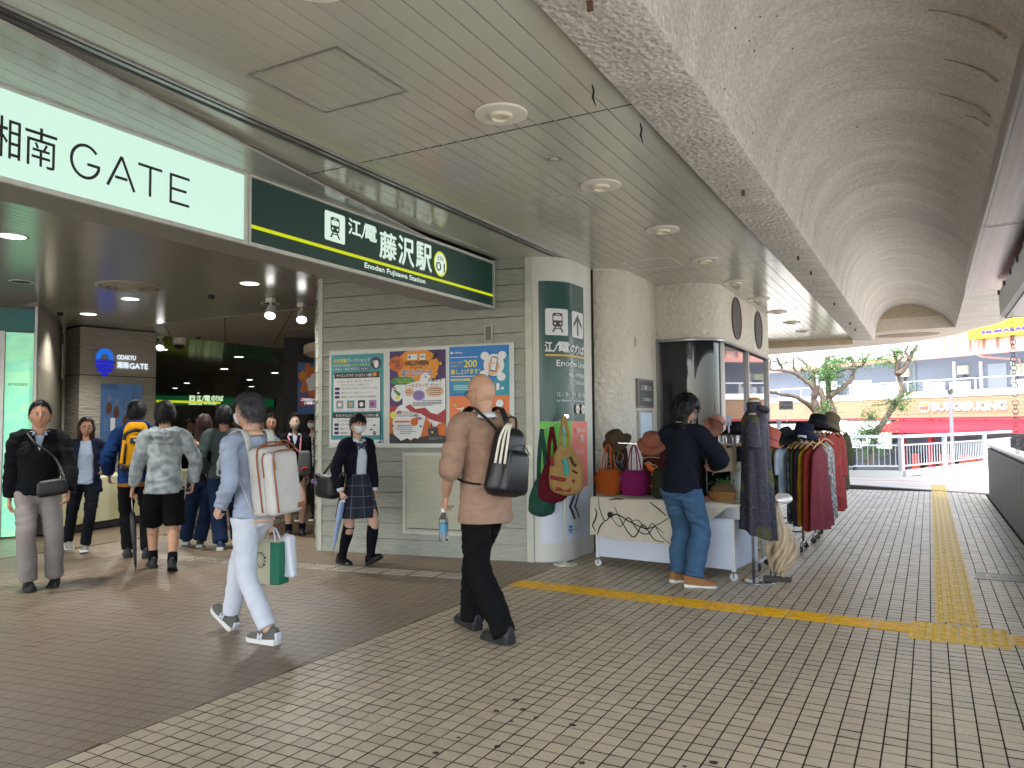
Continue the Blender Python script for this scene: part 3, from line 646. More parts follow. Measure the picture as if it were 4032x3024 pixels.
p.text('HALLOWEEN', .2, .49, .875, .925, I_k, .0022); p.text('イベントで', .265, .41, .838, .865, I_k, .0008); p.text('盛り上がろう！', .155, .53, .755, .83, I_w, .006); p.text('盛り上がろう！', .155, .53, .755, .83, I_pur, .0012)
p.poly(blob(.17, .70, .15, .05, 11, .09), I_grn); p.text('ODAKYU 湘南 GATE ×', .085, .3, .71, .728, I_yel); p.text('湘南藤沢OPAの館内を巡る', .11, .33, .68, .699, I_yel)
g = [(.38, .70), (.4, .76), (.44, .79), (.48, .785), (.515, .75), (.53, .70), (W_, .72), (W_, .24), (.62, .22), (.56, .17), (.52, .22), (.46, .30), (.43, .2), (.40, .09), (.36, .05), (.32, .07), (.27, .035), (.23, .06), (.15, .03), (.1, .07), (.06, .1), (.04, .2), (.06, .35), (.12, .42), (.17, .44), (.17, .5), (.05, .53), (.03, .62), (.09, .66), (.2, .66)]
p.poly(g, I_w)
p.poly([(.2, .41), (.26, .44), (.33, .385), (.45, .40), (.52, .34), (.6, .32), (W_, .38), (W_, .22), (.6, .24), (.5, .27), (.4, .33), (.27, .36)], I_red)
p.poly([(.27, .44), (.4, .50), (W_, .5), (W_, .385), (.56, .35), (.44, .42), (.34, .41)], I_w)
for u in (.445, .475): p.disc(u, .765, .005, I_k)
p.disc(.46, .745, .014, I_k, a0=180, a1=360)
p.text('お菓子を', .49, .66, .685, .728, I_pur, .0008); p.text('シールラリーで', .2, .49, .625, .668, I_red, .001); p.text('ゲット！', .52, .64, .63, .668, I_pur, .001)
p.disc(.1, .555, .075, I_aqua, ry=.085); p.disc(.1, .555, .073, I_w, ry=.083); p.poly([(.05, .6), (.13, .52), (.15, .56), (.08, .61)], I_grn); p.disc(.11, .52, .03, I_yel, ry=.02); p.rect(.05, .09, .615, .63, I_red)
p.disc(.255, .575, .058, I_skin, ry=.05); p.disc(.375, .535, .075, I_lil, ry=.06); p.disc(.57, .575, .11, I_skin, ry=.06); lines(p, [(.22, .29, .59), (.21, .3, .57), (.225, .28, .55), (.33, .42, .56), (.32, .43, .54), (.33, .42, .52), (.34, .41, .5), (.49, .66, .605), (.48, .66, .585), (.5, .65, .56), (.5, .65, .54), (.3, .65, .45), (.3, .65, .435), (.3, .55, .42), (.42, .66, .47)], I_navy, .008)
p.text('仮装フォトコンテスト', .1, .39, .33, .37, I_red, .001); p.text('プロカメラマンによる撮影会', .12, .375, .3, .325, I_k, .0004); p.text('開催!!', .34, .42, .265, .295, I_red, .0008)
p.disc(.055, .32, .04, I_yel); p.rect(.075, .26, .235, .255, I_or2, r=.005); p.disc(.32, .24, .045, I_or2); lines(p, [(.1, .28, .2), (.1, .3, .18), (.1, .3, .155), (.14, .34, .13), (.14, .28, .11)], I_navy, .007)
p.poly([(.49, .095), (.49, .16), (.5, .2), (.51, .16), (.525, .17), (.535, .26), (.545, .175), (.56, .17), (.57, .2), (.585, .15), (.6, .19), (.612, .095)], I_k); p.disc(.543, .125, .012, I_yel)
p.poly([(.53, .93), (.6, .94), (.57, .95), (.62, .96), (.585, .97), (.6, 1.0), (.56, .985), (.55, .95)], I_k); p.disc(.645, .885, .018, I_gold); p.disc(.6, .77, .02, I_gold, ry=.012); p.disc(.05, .2, .012, I_k); p.disc(.4, .19, .012, I_navy); lines(p, [(.5, .66, .06), (.5, .6, .045)], I_gry, .006)
# point campaign poster
p, W_, H_ = poster('campaign_poster', 'blue and orange points campaign poster with a hand holding a phone', 1.692, 2.395, 1.275, 2.31)
p.rect(0, W_, .0, .49, I_sal, 'sheet', .001); p.rect(0, W_, .49, H_, I_blu, 'sheet', .001); p.poly([(.35, .49), (W_, .49), (W_, .95), (.5, .6)], I_aqua)
p.text('odakyu', .05, .16, .955, .98, I_w, .0006); p.disc(.03, .968, .014, I_w); p.text('もれなく全員に', .02, .17, .85, .875, I_yel); p.text('小田急ポイント', .02, .17, .81, .835, I_yel); p.text('200', .18, .33, .805, .88, I_yel, .003); p.text('差し上げます！', .02, .37, .73, .785, I_yel, .0015)
lines(p, [(.02, .34, .91), (.02, .3, .70)], I_w, .01); p.rect(.02, .25, .655, .68, I_yel); lines(p, [(.03, .22, .662)], I_blu, .008)
p.disc(.53, .82, .12, I_w, ry=.12); p.poly([(.47, .72), (.5, .70), (.57, .73), (.6, .8), (.56, .88), (.5, .9), (.46, .82)], I_skin); p.poly([(.49, .755), (.555, .745), (.58, .9), (.515, .915)], I_k, h=.0245); p.poly([(.495, .765), (.552, .756), (.575, .89), (.518, .903)], I_w, h=.025); p.rect(.52, .55, .83, .845, I_or, h=.0255)
for u, v in ((.43, .92), (.63, .92), (.42, .72), (.62, .69)): p.disc(u, v, .05, I_w, ry=.045, h=.021); lines(p, [(u-.03, u+.03, v+.01), (u-.028, u+.028, v-.006)], I_navy, .007)
p.rect(.03, .68, .525, .64, I_aqua, r=.01); lines(p, [(.06, .3, .6), (.06, .3, .58), (.06, .3, .56)], I_w, .008); p.rect(.46, .5, .545, .62, I_w); p.rect(.56, .595, .545, .62, I_w); p.disc(.63, .565, .016, I_w)
for k in range(14): p.disc(rnd.uniform(.02, .66), rnd.uniform(.05, .46), .022, I_gold, ry=rnd.uniform(.014, .026))
p.text('プレゼント', .1, .55, .28, .37, I_w, .002); p.disc(.6, .4, .045, I_w); p.text('期間限定', .06, .5, .15, .23, I_w, .002); lines(p, [(.05, .6, .11), (.05, .6, .09)], I_w, .009)

# ---- illuminated signs over the entrance
M_lit = None
def lit(name, c, s): return mat('lit_'+name, c, .4, emit=s)
E_S = .84
L_white = lit('gate_white', '#d2f5e4', E_S); L_green = lit('sign_green', '#06281f', .9); L_lett = lit('letter_white', '#dff5e6', E_S*.95); L_yel = lit('sign_yellow', '#d8e600', E_S*.85)
M_frame = mat('sign_frame', '#b8bab2', .45, .3, var=.12, scale=12)
SX = -4.108
def sign_box(t, y0, y1):
    mb = MB(); mb.span(SX-.34, SX-.006, y0, y1, 2.705, 3.205); mb.build('case', mat('sign_case', '#8f8d84', .5, var=.05), t, world=True)
    f = MB(); w = .022
    f.span(SX-.004, SX+.022, y0, y1, 3.186, 3.212); f.span(SX-.004, SX+.022, y0, y1, 2.70, 2.728); f.span(SX-.004, SX+.022, y0, y0+w, 2.728, 3.186); f.span(SX-.004, SX+.022, y1-w, y1, 2.728, 3.186)
    f.build('frame', M_frame, t, world=True)
gs = thing('gate_sign', 'long lit pale green sign with black station mall name over the entrance', 'sign', (SX-.15, 1.2, 2.7)); sign_box(gs, -2.2, 3.73)
p = Panel((SX, 0, 0), (0, 1, 0), root=gs); p.rect(-2.18, 3.71, 2.728, 3.186, L_white, 'light_panel', .002)
r1 = lambda x0, y0, x1, y1: p.rectpx(x0/1.58, y0/1.58, x1/1.58, y1/1.58)
zc = [p.uv(*q) for q in ((150/1.58, 975/1.58), (437/1.58, 1060/1.58), (1175/1.58, 1250/1.58))]
zb, zt = 2.845, 3.045
Yn0, Yn1 = p.uv(150/1.58, 975/1.58)[0], p.uv(350/1.58, 985/1.58)[0]
p.text('南', Yn0, Yn1, zb-.012, zt, I_k); p.text('湘', Yn0-(Yn1-Yn0)*1.16, Yn0-(Yn1-Yn0)*.13, zb-.012, zt, I_k)
def stroke(p, pts, w_, m, name='letter_stroke'):
    mb = MB(); p.lay += 1; h = .004+.0002*p.lay
    for i, q in enumerate(pts):
        a_ = Vector(pts[max(0, i-1)]); c_ = Vector(pts[min(len(pts)-1, i+1)]); d = (c_-a_).normalized(); o_ = Vector((-d.y, d.x))*w_/2; q = Vector(q); mb.v += [tuple(p.P(*(q-o_), h)), tuple(p.P(*(q+o_), h))]
        if i: mb.f.append((2*i-2, 2*i, 2*i+1, 2*i-1)); mb.m.append(0)
    mb.build(name, m, p.root, world=True)
for chx, a, b_ in (('G', 437, 620), ('A', 668, 834), ('T', 855, 1005), ('E', 1052, 1175)):
    y0 = p.uv(a/1.58, (955+(a-437)*.30)/1.58)[0]; y1 = p.uv(b_/1.58, (955+(b_-437)*.30)/1.58)[0]; z0, z1 = zb, zt-.012; w_ = .017; ym = (y0+y1)/2; zm = (z0+z1)/2
    if chx == 'G': stroke(p, [(ym+(y1-y0)/2*.95*math.cos(R(t)), zm+(z1-z0)/2*.97*math.sin(R(t))) for t in range(40, 351, 8)]+[(y1-.008, zm-.01)], w_, I_k); stroke(p, [(ym+.01, zm-.012), (y1, zm-.012)], w_, I_k)
    elif chx == 'A': stroke(p, [(y0, z0), (ym, z1)], w_, I_k); stroke(p, [(ym, z1), (y1, z0)], w_, I_k); stroke(p, [(y0+.045, z0+.06), (y1-.045, z0+.06)], w_, I_k)
    elif chx == 'T': stroke(p, [(y0, z1-.008), (y1, z1-.008)], w_, I_k); stroke(p, [(ym, z0), (ym, z1)], w_, I_k)
    else:
        stroke(p, [(y0+.008, z0), (y0+.008, z1)], w_, I_k)
        for zz, f_ in ((z0+.008, 1), (zm, .85), (z1-.008, 1)): stroke(p, [(y0, zz), (y0+(y1-y0)*f_, zz)], w_, I_k)
ss = thing('station_sign', 'dark green lit station name sign with yellow line and train pictogram', 'sign', (SX-.15, 5.4, 2.7)); sign_box(ss, 3.735, 7.16)
p = Panel((SX, 0, 0), (0, 1, 0), root=ss); p.rect(3.757, 7.138, 2.728, 3.186, L_green, 'light_panel', .002)
q5 = lambda x, y: p.uv(900+x/2.0109, 600+y/2.0109)
def train(p, u0, u1, v0, v1, mw, md, h=None):
    # square train pictogram: white tile, dark train front on rails
    W, H = u1-u0, v1-v0; U = lambda a: u0+a*W; V = lambda b: v0+b*H
    p.rect(u0, u1, v0, v1, mw, 'pictogram_tile', r=.07*W)
    def rr(a0, a1, b0, b1, m, r): p.rect(U(a0), U(a1), V(b0), V(b1), m, 'pictogram', r=r*W)
    rr(.28, .72, .32, .84, md, .1); rr(.32, .68, .56, .73, mw, .03); rr(.42, .58, .765, .795, mw, .012)
    p.disc(U(.38), V(.44), .04*W, mw); p.disc(U(.62), V(.44), .04*W, mw)
    p.poly([(U(.36), V(.31)), (U(.43), V(.31)), (U(.33), V(.12)), (U(.25), V(.12))], md, 'pictogram'); p.poly([(U(.57), V(.31)), (U(.64), V(.31)), (U(.75), V(.12)), (U(.67), V(.12))], md, 'pictogram'); p.rect(U(.35), U(.65), V(.24), V(.28), md, 'pictogram')
a = q5(758, 455); b = q5(918, 752); train(p, a[0], b[0], q5(838, 710)[1], q5(838, 480)[1], L_lett, L_green)
zy = q5(1100, 852)[1]; p.rect(3.757, 7.138, zy-.012, zy+.014, L_yel, 'stripe')
def qt(s, x0, x1, yt0, yb0, yt1, yb1, m, bold): # text box given by its left and right edges in the crop
    A = q5(x0, (yt0+yb0)/2); B = q5(x1, (yt1+yb1)/2); zt_ = (q5(x0, yt0)[1]+q5(x1, yt1)[1])/2; zb_ = (q5(x0, yb0)[1]+q5(x1, yb1)[1])/2; p.text(s, A[0], B[0], zb_, zt_, m, bold)
qt('江', 943, 1040, 520, 640, 550, 672, L_lett, .004); qt('ノ', 1042, 1072, 590, 680, 590, 690, L_lett, .004); qt('電', 1068, 1166, 568, 690, 595, 712, L_lett, .004)
qt('藤', 1190, 1322, 618, 830, 660, 868, L_lett, .006); qt('沢', 1338, 1460, 660, 880, 690, 912, L_lett, .006); qt('駅', 1478, 1600, 705, 920, 745, 950, L_lett, .006)
a = q5(1618, 850); b = q5(1720, 880); c = q5(1668, 785); d_ = q5(1668, 985); ru = (b[0]-a[0])/2; rv = (c[1]-d_[1])/2; cu = (a[0]+b[0])/2; cv = (c[1]+d_[1])/2
p.disc(cu, cv, ru, L_yel, 'badge', ry=rv); p.disc(cu, cv, ru*.86, L_lett, 'badge', ry=rv*.86); p.text('EN', cu-.045, cu+.045, cv+.035, cv+.075, I_k); p.text('01', cu-.075, cu+.075, cv-.07, cv+.015, I_k, .001)
qt('Enoden Fujisawa Station', 1068, 1548, 868, 925, 1008, 1052, L_lett, .0018)

# ---- rounded column with the line sign
M_col = mat('column_panel', '#c2c2ba', .5, var=.09, scale=2.5, stretch=(1, 1, .4), detail=8)
def colfn(s, v, h):
    r = .36
    if s < r*math.pi/2:
        a = -math.pi/2+s/r; return Vector((-3.75+(r+h)*math.cos(a), 7.65+(r+h)*math.sin(a), v))
    return Vector((-3.39+h, 7.65+s-r*math.pi/2, v))
cl = thing('round_column', 'rounded pale grey column at the corner of the station entrance', 'column', (-3.75, 7.65, 0))
mb = MB(); S = [i*.04 for i in range(28)]
for s_ in S: mb.v += [tuple(colfn(s_, 0, 0)), tuple(colfn(s_, 3.25, 0))]
for i in range(len(S)-1): mb.f.append((2*i, 2*i+2, 2*i+3, 2*i+1)); mb.m.append(0)
b0 = len(mb.v); mb.v += [(-3.9, 8.2, 0), (-3.9, 8.2, 3.25), (-3.9, 7.29, 0), (-3.9, 7.29, 3.25)]; e = 2*(len(S)-1)
mb.f += [(e, b0, b0+1, e+1), (b0+2, 0, 1, b0+3)]; mb.m += [0, 0]
soft(mb.build('shaft', M_col, cl, world=True), 50)
mb = MB(); mb.span(-3.60, -3.40, 8.165, 8.262, 0, 3.25); mb.build('shutter_guide', M_void, cl, world=True)
cs = thing('line_sign', 'curved dark green line sign with train pictogram and arrow on the round column', 'sign', (-3.5, 7.5, .2))
p = Panel((0, 0, 0), (0, 1, 0), root=cs, fn=colfn)
D_grn = ink('deep_green', '#1c4540', rough=.25); I_ltw = ink('sign_white', '#ccd0d2', rough=.35); D_brown = ink('arrow_brown', '#3c3434')
def s_px(x, y, z):   # arc length on the column under a pixel
    best = min(((abs(project(colfn(i*.005, z, 0))[0]-x), i*.005) for i in range(2, 190)), key=lambda t: t[0]); return best[1]
rcx = lambda x: 2080+x/1.43
sL = s_px(rcx(60), 0, 2.2); sR = s_px(rcx(314), 0, 2.2)
p.rect(sL, sR, 1.478, 2.985, D_grn, 'sign_sheet', .002, n=22)
sx = lambda x, z: s_px(rcx(x), 0, z)
train(p, sx(95, 2.5), sx(222, 2.5), 2.40, 2.687, I_ltw, D_brown)
u0, u1 = sx(242, 2.5), sx(305, 2.5); p.rect(u0, u1, 2.395, 2.685, I_ltw, 'pictogram_tile', r=.03); um = (u0+u1)/2
p.rect(um-.02, um+.02, 2.42, 2.60, D_brown, 'arrow'); p.poly([(um, 2.655), (um+.11, 2.55), (um+.11, 2.50), (um, 2.60), (um-.11, 2.50), (um-.11, 2.55)], D_brown, 'arrow')
p.text('江', sx(95, 2.3), sx(133, 2.3), 2.222, 2.33, I_ltw, .004); p.text('ノ', sx(135, 2.3), sx(160, 2.3), 2.222, 2.30, I_ltw, .004); p.text('電', sx(163, 2.3), sx(228, 2.3), 2.222, 2.33, I_ltw, .004)
p.text('の', sx(233, 2.3), sx(262, 2.3), 2.222, 2.305, I_ltw, .003); p.text('り', sx(264, 2.3), sx(281, 2.3), 2.215, 2.31, I_ltw, .003); p.text('ば', sx(285, 2.3), sx(308, 2.3), 2.215, 2.31, I_ltw, .003)
p.rect(sx(95, 2.18), sx(308, 2.18), 2.175, 2.195, I_gold, 'stripe', n=14)
p.text('Enoden', sx(158, 2.1), sx(268, 2.1), 2.07, 2.135, I_ltw, .001); p.text('Line', sx(276, 2.1), sx(309, 2.1), 2.07, 2.135, I_ltw, .001)
p.text('에노시마전철선', sx(223, 2), sx(309, 2), 1.957, 2.0, I_ltw, .001); p.text('江之岛电车线', sx(226, 1.9), sx(309, 1.9), 1.877, 1.922, I_ltw)
p.text('江ノ島・長谷・鎌倉方面', sx(158, 1.77), sx(312, 1.77), 1.747, 1.792, I_ltw); p.text('for Enoshima, Hase and Kamakura', sx(158, 1.7), sx(312, 1.7), 1.688, 1.712, I_ltw, .0006)
for x, t in ((272, '01'), (302, '15')):
    uc = sx(x, 1.6); p.disc(uc, 1.612, .055, I_gold, 'badge', ry=.052); p.disc(uc, 1.612, .047, I_ltw, 'badge', ry=.045); p.text(t, uc-.032, uc+.032, 1.59, 1.625, D_brown, .0006)
p.text('〜', sx(284, 1.6), sx(291, 1.6), 1.605, 1.62, I_ltw)
sM = sx(244, 1.2); p.rect(sL, sM, .757, 1.476, ink('lime', '#5cb83c'), 'sign_sheet', .002, n=14); p.rect(sM, sx(333, 1), .757, 1.476, ink('coral', '#d96f5c'), 'sign_sheet', .002, n=6)
p.text('DINING', sx(275, 1.4), sx(312, 1.4), 1.36, 1.39, I_ltw, .0006); p.text('7F', sx(281, 1.3), sx(305, 1.3), 1.25, 1.32, I_ltw, .001); p.text('湘南', sx(262, 1.4), sx(274, 1.4), 1.355, 1.40, I_ltw, .0006); p.text('レストラン', sx(262, 1.2), sx(305, 1.2), 1.12, 1.17, I_ltw, .0008)
p.rect(sL, sx(340, .5), .2, .755, ink('sheet_white', '#c6cdd8'), 'sign_sheet', .002, n=22)
for dx in (0, 26):
    a = sx(222+dx, .6); b_ = sx(248+dx, .6); d3 = .035; p.poly([(a, .57), (b_, .70), (b_+d3, .70), (a+d3, .57), (b_+d3, .43), (b_, .43)], I_k, 'chevron')
uc = sx(230, .37); p.disc(uc, .345, .03, I_blu, 'logo', a0=0, a1=180); p.rect(uc-.03, uc+.03, .315, .335, I_blu, 'logo'); p.rect(uc-.022, uc+.022, .295, .308, I_blu, 'logo'); p.text('湘南 GATE', sx(248, .33), sx(288, .33), .315, .338, I_gry); p.text('ODAKYU', sx(248, .33), sx(275, .33), .35, .362, I_gry)

# ---- stucco pillar and curved shop front
M_stuc = stucco('stucco_wall', '#cbc5b8', 26, 1.0, .022, mix=.08, grain=(.95, 1.03))
def curved_wall(name, path, z0, z1, m, parent, back=None):
    mb = MB()
    for x, y in path: mb.v += [(x, y, z0), (x, y, z1)]
    for i in range(len(path)-1): mb.f.append((2*i, 2*i+2, 2*i+3, 2*i+1)); mb.m.append(0)
    n_ = len(path); 
    return soft(mb.build(name, m, parent, world=True), 50)
arc = lambda cx, cy, r, a0, a1, n=12: [(cx+r*math.cos(R(a0+(a1-a0)*i/n)), cy+r*math.sin(R(a0+(a1-a0)*i/n))) for i in range(n+1)]
pl = thing('stucco_pillar', 'rounded cream pillar with coarse stucco beside the shop window', 'pillar', (-3.4, 8.7, 0))
curved_wall('shaft', [(-3.6, 8.263)]+arc(-3.45, 8.64, .37, -90, 0)+[(-3.08, 9.2), (-3.11, 9.72)], 0, 3.25, M_stuc, pl)
mb = MB(); mb.bbox((-3.075, 8.78, 2.43), (.012, .045, .11), .003); mb.build('switch_plate', mat('plate_grey', '#9d978a', .5), pl, world=True)
sh = thing('corner_shop', 'cream stucco shop with curved corner window and round louvred vents', 'shop', (-2.7, 11, 0))
path = [(-3.14, 9.70), (-2.72, 9.69)]+arc(-2.72, 10.07, .38, -90, 0)+[(-2.34, 13.37), (-3.2, 13.5), (-6, 13.6)]
curved_wall('upper_wall', path, 2.555, 3.25, M_stuc, sh); curved_wall('plinth', path, 0, .28, M_stuc, sh)
mb = MB(); mb.prism(path+[(-6, 9.7)], 2.54, 2.556); mb.build('soffit', M_stuc, sh, world=True)
M_glass = mat('shop_glass', (.012, .014, .016), .03, spec=.5); M_mull = mat('window_steel', '#8d8e90', .3, .85)
gp_ = lambda off: [(-3.10, 9.70+off)]+[(-2.72, 9.69+off)]+arc(-2.72, 10.07, .38-off, -90, 0)
curved_wall('curved_pane', gp_(.03), .28, 2.54, M_glass, sh)
for y0, y1 in ((10.1, 11.66), (11.68, 13.25)):
    mb = MB(); mb.span(-2.38, -2.37, y0, y1, .28, 2.54); mb.build('pane', M_glass, sh, world=True)
for y in (10.1, 11.67, 13.27):
    mb = MB(); mb.span(-2.40, -2.33, y-.03, y+.03, .28, 2.545); mb.build('mullion', M_mull, sh, world=True)
mb = MB(); mb.span(-3.12, -3.07, 9.66, 9.73, .28, 2.545); mb.build('mullion', M_mull, sh, world=True)
tp_ = [(-3.10, 9.68), (-2.72, 9.67)]+arc(-2.72, 10.07, .40, -90, 0)+[(-2.32, 13.3)]
for zz in (2.50, .28): mb = MB(); mb.tube([(x, y, zz+.015) for x, y in tp_], .022, 6); mb.build('window_rail', M_mull, sh, world=True)
mb = MB(); mb.span(-2.5, -2.335, 13.30, 13.375, .28, 2.56); mb.build('end_post', M_stuc, sh, world=True)
M_louv = mat('louvre_dark', '#1c1a17', .6)
for yc in (10.93, 12.5):
    mb = MB(); Mx = Matrix.Rotation(R(90), 3, 'Y'); mb.lathe([(.30, .004), (.30, .012), (.275, .012), (.27, -.05), (0, -.052)], 40, (-2.335, yc, 2.91), Mx); o = soft(mb.build('round_vent', mat('vent_ring', '#3a352e', .6), sh, world=True))
    for k in range(13):
        z = 2.91-.24+.04*k; hw = math.sqrt(max(.0, .262**2-(z-2.91)**2))
        if hw > .03: mb = MB(); mb.box((-2.35, yc, z), (.05, 2*hw, .006), Matrix.Rotation(R(35), 3, 'Y')); mb.build('louvre', M_louv, o, world=True)
# engraved plaque and blank notice on the pillar
pq = thing('building_plaque', 'dark engraved building name plaque on the stucco pillar', 'plaque', (-3.08, 9.2, 1.64))
p = Panel((-3.078, 0, 0), (0, 1, 0), root=pq)
y0, y1 = 8.78, 9.36
p.slab(y0, y1, 1.64, 1.99, .03, mat('plaque_rim', '#6f6b66', .4, .6), 'rim'); p.rect(y0+.03, y1-.03, 1.665, 1.965, mat('plaque_face', '#3a3835', .45), 'face', .032)
p.text('江ノ電第１ビル', y0+.1, y1-.1, 1.855, 1.915, I_ltw, .001, h=.034); p.text('江ノ島電鉄株式会社', y0+.15, y1-.1, 1.72, 1.765, I_ltw, h=.034)
wb = thing('notice_frame', 'blank white framed notice under the building plaque', 'notice', (-3.08, 9.2, 1.2))
p = Panel((-3.078, 0, 0), (0, 1, 0), root=wb); p.slab(8.82, 9.32, 1.16, 1.61, .025, M_alu, 'frame'); p.rect(8.85, 9.29, 1.19, 1.58, mat('paper_blue', '#b9c8d8', .5), 'sheet', .027)
# ================================================================ CONCOURSE (inside)
Z_I = 3.2
M_slat_in = mat('concourse_slat', '#a8a79f', .2, metal=.2, var=.05, scale=2, spec=.6)
M_plas = mat('plaster_ceiling', '#a09c90', .6, var=.04, scale=2)
M_dark = mat('concourse_dark', '#191816', .6); M_wall_in = mat('concourse_wall', '#857f70', .6, var=.06, scale=1.5)
ci = thing('concourse_ceiling', 'x', 'x', (-8, 5, Z_I)); ci['kind'] = 'structure'; del ci['label']; del ci['category']
def gz(px, py): return on_ground(px, py, Z_I)
l1a, l1b = gz(614, 1277), gz(1243, 1208); l2a, l2b = gz(614, 1318), gz(1099, 1371)
mb = MB(); mb.prism([(-4.3, -9), (-4.3, 9), (-14, 30), (-60, 60), (-60, -9)], Z_I+.03, Z_I+.06); mb.build('void_panel', M_void, ci, world=True)
# near slats run along the rotated axis, cut where the plaster band starts
def slat_w(a, y0, y1, w=.096):
    mb = MB(); s0 = iw(a, y0, 0); s1 = iw(a, y1, 0); e = EX*(w/2)
    mb.add([s0-e+Vector((0, 0, Z_I+.016)), s0-e+Vector((0, 0, Z_I)), s0+e+Vector((0, 0, Z_I)), s0+e+Vector((0, 0, Z_I+.016)), s1-e+Vector((0, 0, Z_I+.016)), s1-e+Vector((0, 0, Z_I)), s1+e+Vector((0, 0, Z_I)), s1+e+Vector((0, 0, Z_I+.016))], [(0, 1, 5, 4), (1, 2, 6, 5), (2, 3, 7, 6)])
    mb.build('slat', M_slat_in, ci, world=True)
def to_i(p): d = p-W0; return d.dot(EX), d.dot(EY)
A1, A2 = to_i(l1a), to_i(l1b)
for k in range(96):
    a = 2.0-.1*k
    t = (a-A1[0])/(A2[0]-A1[0]); y1 = A1[1]+t*(A2[1]-A1[1])
    if a > -.05: y1 = min(y1, -.02)
    slat_w(a, -8+(-.16*max(0, a-1.6)), max(y1, -.02 if a > -.05 else y1))
def ipoly(pts, z0, z1, name, m, parent): mb = MB(); mb.prism([(p.x, p.y) for p in pts], z0, z1); return mb.build(name, m, parent, world=True)
V2 = lambda *q: [Vector((x_, y_, 0)) for x_, y_ in q]
ipoly(V2((-6.35, 8.44), (-11.5, 8.51), (-13.4, 8.53), (-12.8, 9.48), (-12.75, 12.56), (-8, 14), (-6.3, 9)), Z_I-.005, Z_I+.01, 'plaster_band', M_plas, ci)
m, n, L, b = node_mat('far_ceiling'); tcn = n.new('ShaderNodeTexCoord'); wv = n.new('ShaderNodeTexWave'); wv.inputs['Scale'].default_value = 3; mp = n.new('ShaderNodeMapping'); mp.inputs['Rotation'].default_value = (0, 0, -WA); L.new(tcn.outputs['Object'], mp.inputs[0]); L.new(mp.outputs[0], wv.inputs[0])
bp = n.new('ShaderNodeBump'); bp.inputs['Strength'].default_value = .15; bp.inputs['Distance'].default_value = .01; L.new(wv.outputs['Fac'], bp.inputs['Height']); L.new(bp.outputs[0], b.inputs['Normal']); b.inputs['Base Color'].default_value = (*lin('#6f6b5b'), 1); b.inputs['Roughness'].default_value = .12; b.inputs['Metallic'].default_value = .3
ipoly(V2((-12.82, 9.48), (-12.77, 12.56), (-8, 14.02), (-8, 30), (-20, 55), (-60, 40), (-60, 9.4)), Z_I, Z_I+.01, 'far_panel', m, ci)
for (x0, y0, x1, y1) in ((886, 1250, 886, 1345), (1152, 1222, 1075, 1362), (650, 1282, 672, 1322)):
    a = gz(x0, y0); c = gz(x1, y1); mb = MB(); mb.bar((a.x, a.y, Z_I-.007), (c.x, c.y, Z_I-.007), .012, .003); mb.build('joint', M_void, ci, world=True)
# lit downlights
L_down = mat('lit_downlight', '#f4fff2', .5, emit=9.0)
def downlight(x, y, on=True, r=.11, power=14):
    t = thing('downlight', ('lit' if on else 'unlit')+' round downlight in the concourse ceiling', 'downlight', (x, y, Z_I), group='lit downlights in the concourse ceiling' if on else 'unlit downlights in the concourse ceiling')
    mb = MB(); mb.lathe([(r+.02, -.001), (r+.018, -.006), (r, -.007), (r-.004, -.003)], 28, cap=False); soft(mb.build('trim_ring', M_lw, t))
    mb = MB(); mb.lathe([(r-.003, -.0045), (0, -.0045)], 24, cap=False); mb.build('lens', L_down if on else M_dark, t)
    if on and power:
        l = bpy.data.lights.new('downlight_lamp', 'SPOT'); l.energy = power/EXF*13; l.spot_size = R(130); l.spot_blend = .6; l.shadow_soft_size = .1; l.color = (1, .98, .93)
        lo = bpy.data.objects.new('lamp', l); COL.objects.link(lo); lo.parent = t; lo.location = (0, 0, -.03)
for x, y in ((-7.28, 3.9), (-7.25, 6.65), (-9.5, 6.63), (-11.3, 7.19), (-7.3, 1.2)): downlight(x, y, power=22)
for x, y in ((-15.1, 11.35), (-15.18, 13.6), (-18.7, 16.2), (-18.76, 18.3)): downlight(x, y, power=14)
for x, y in ((-22.3, 20.5), (-22.27, 18.4), (-25.9, 20.6), (-29.7, 23), (-29.4, 25.3), (-15.0, 9.2), (-26, 24), (-33, 27)): downlight(x, y, power=0)
for x, y in ((-9.46, 5.18), (-8.2, 7.9), (-9.9, 10.2)): downlight(x, y, False)
# round air vent
av = thing('air_diffuser', 'round ceiling air diffuser with concentric rings in the concourse', 'air diffuser', (-8.65, 6.02, Z_I))
mb = MB(); 
for r0, z in ((.38, -.012), (.3, -.02), (.22, -.028), (.14, -.034)): mb.lathe([(r0, .0), (r0, z), (r0-.035, z-.012), (r0-.06, .0)], 32, cap=False)
soft(mb.build('rings', M_plas, av))
for px, py in ((238, 1231), (832, 1162), (781, 1325)):
    p = gz(px, py); mb = MB(); mb.lathe([(.045, 0), (.045, -.02), (.03, -.05), (0, -.055)], 14, cap=False); soft(mb.build('smoke_detector', M_dark, None, loc=(p.x, p.y, Z_I), label='small dark dome detector on the concourse ceiling', cat='detector', group='dome detectors on the concourse ceiling'))
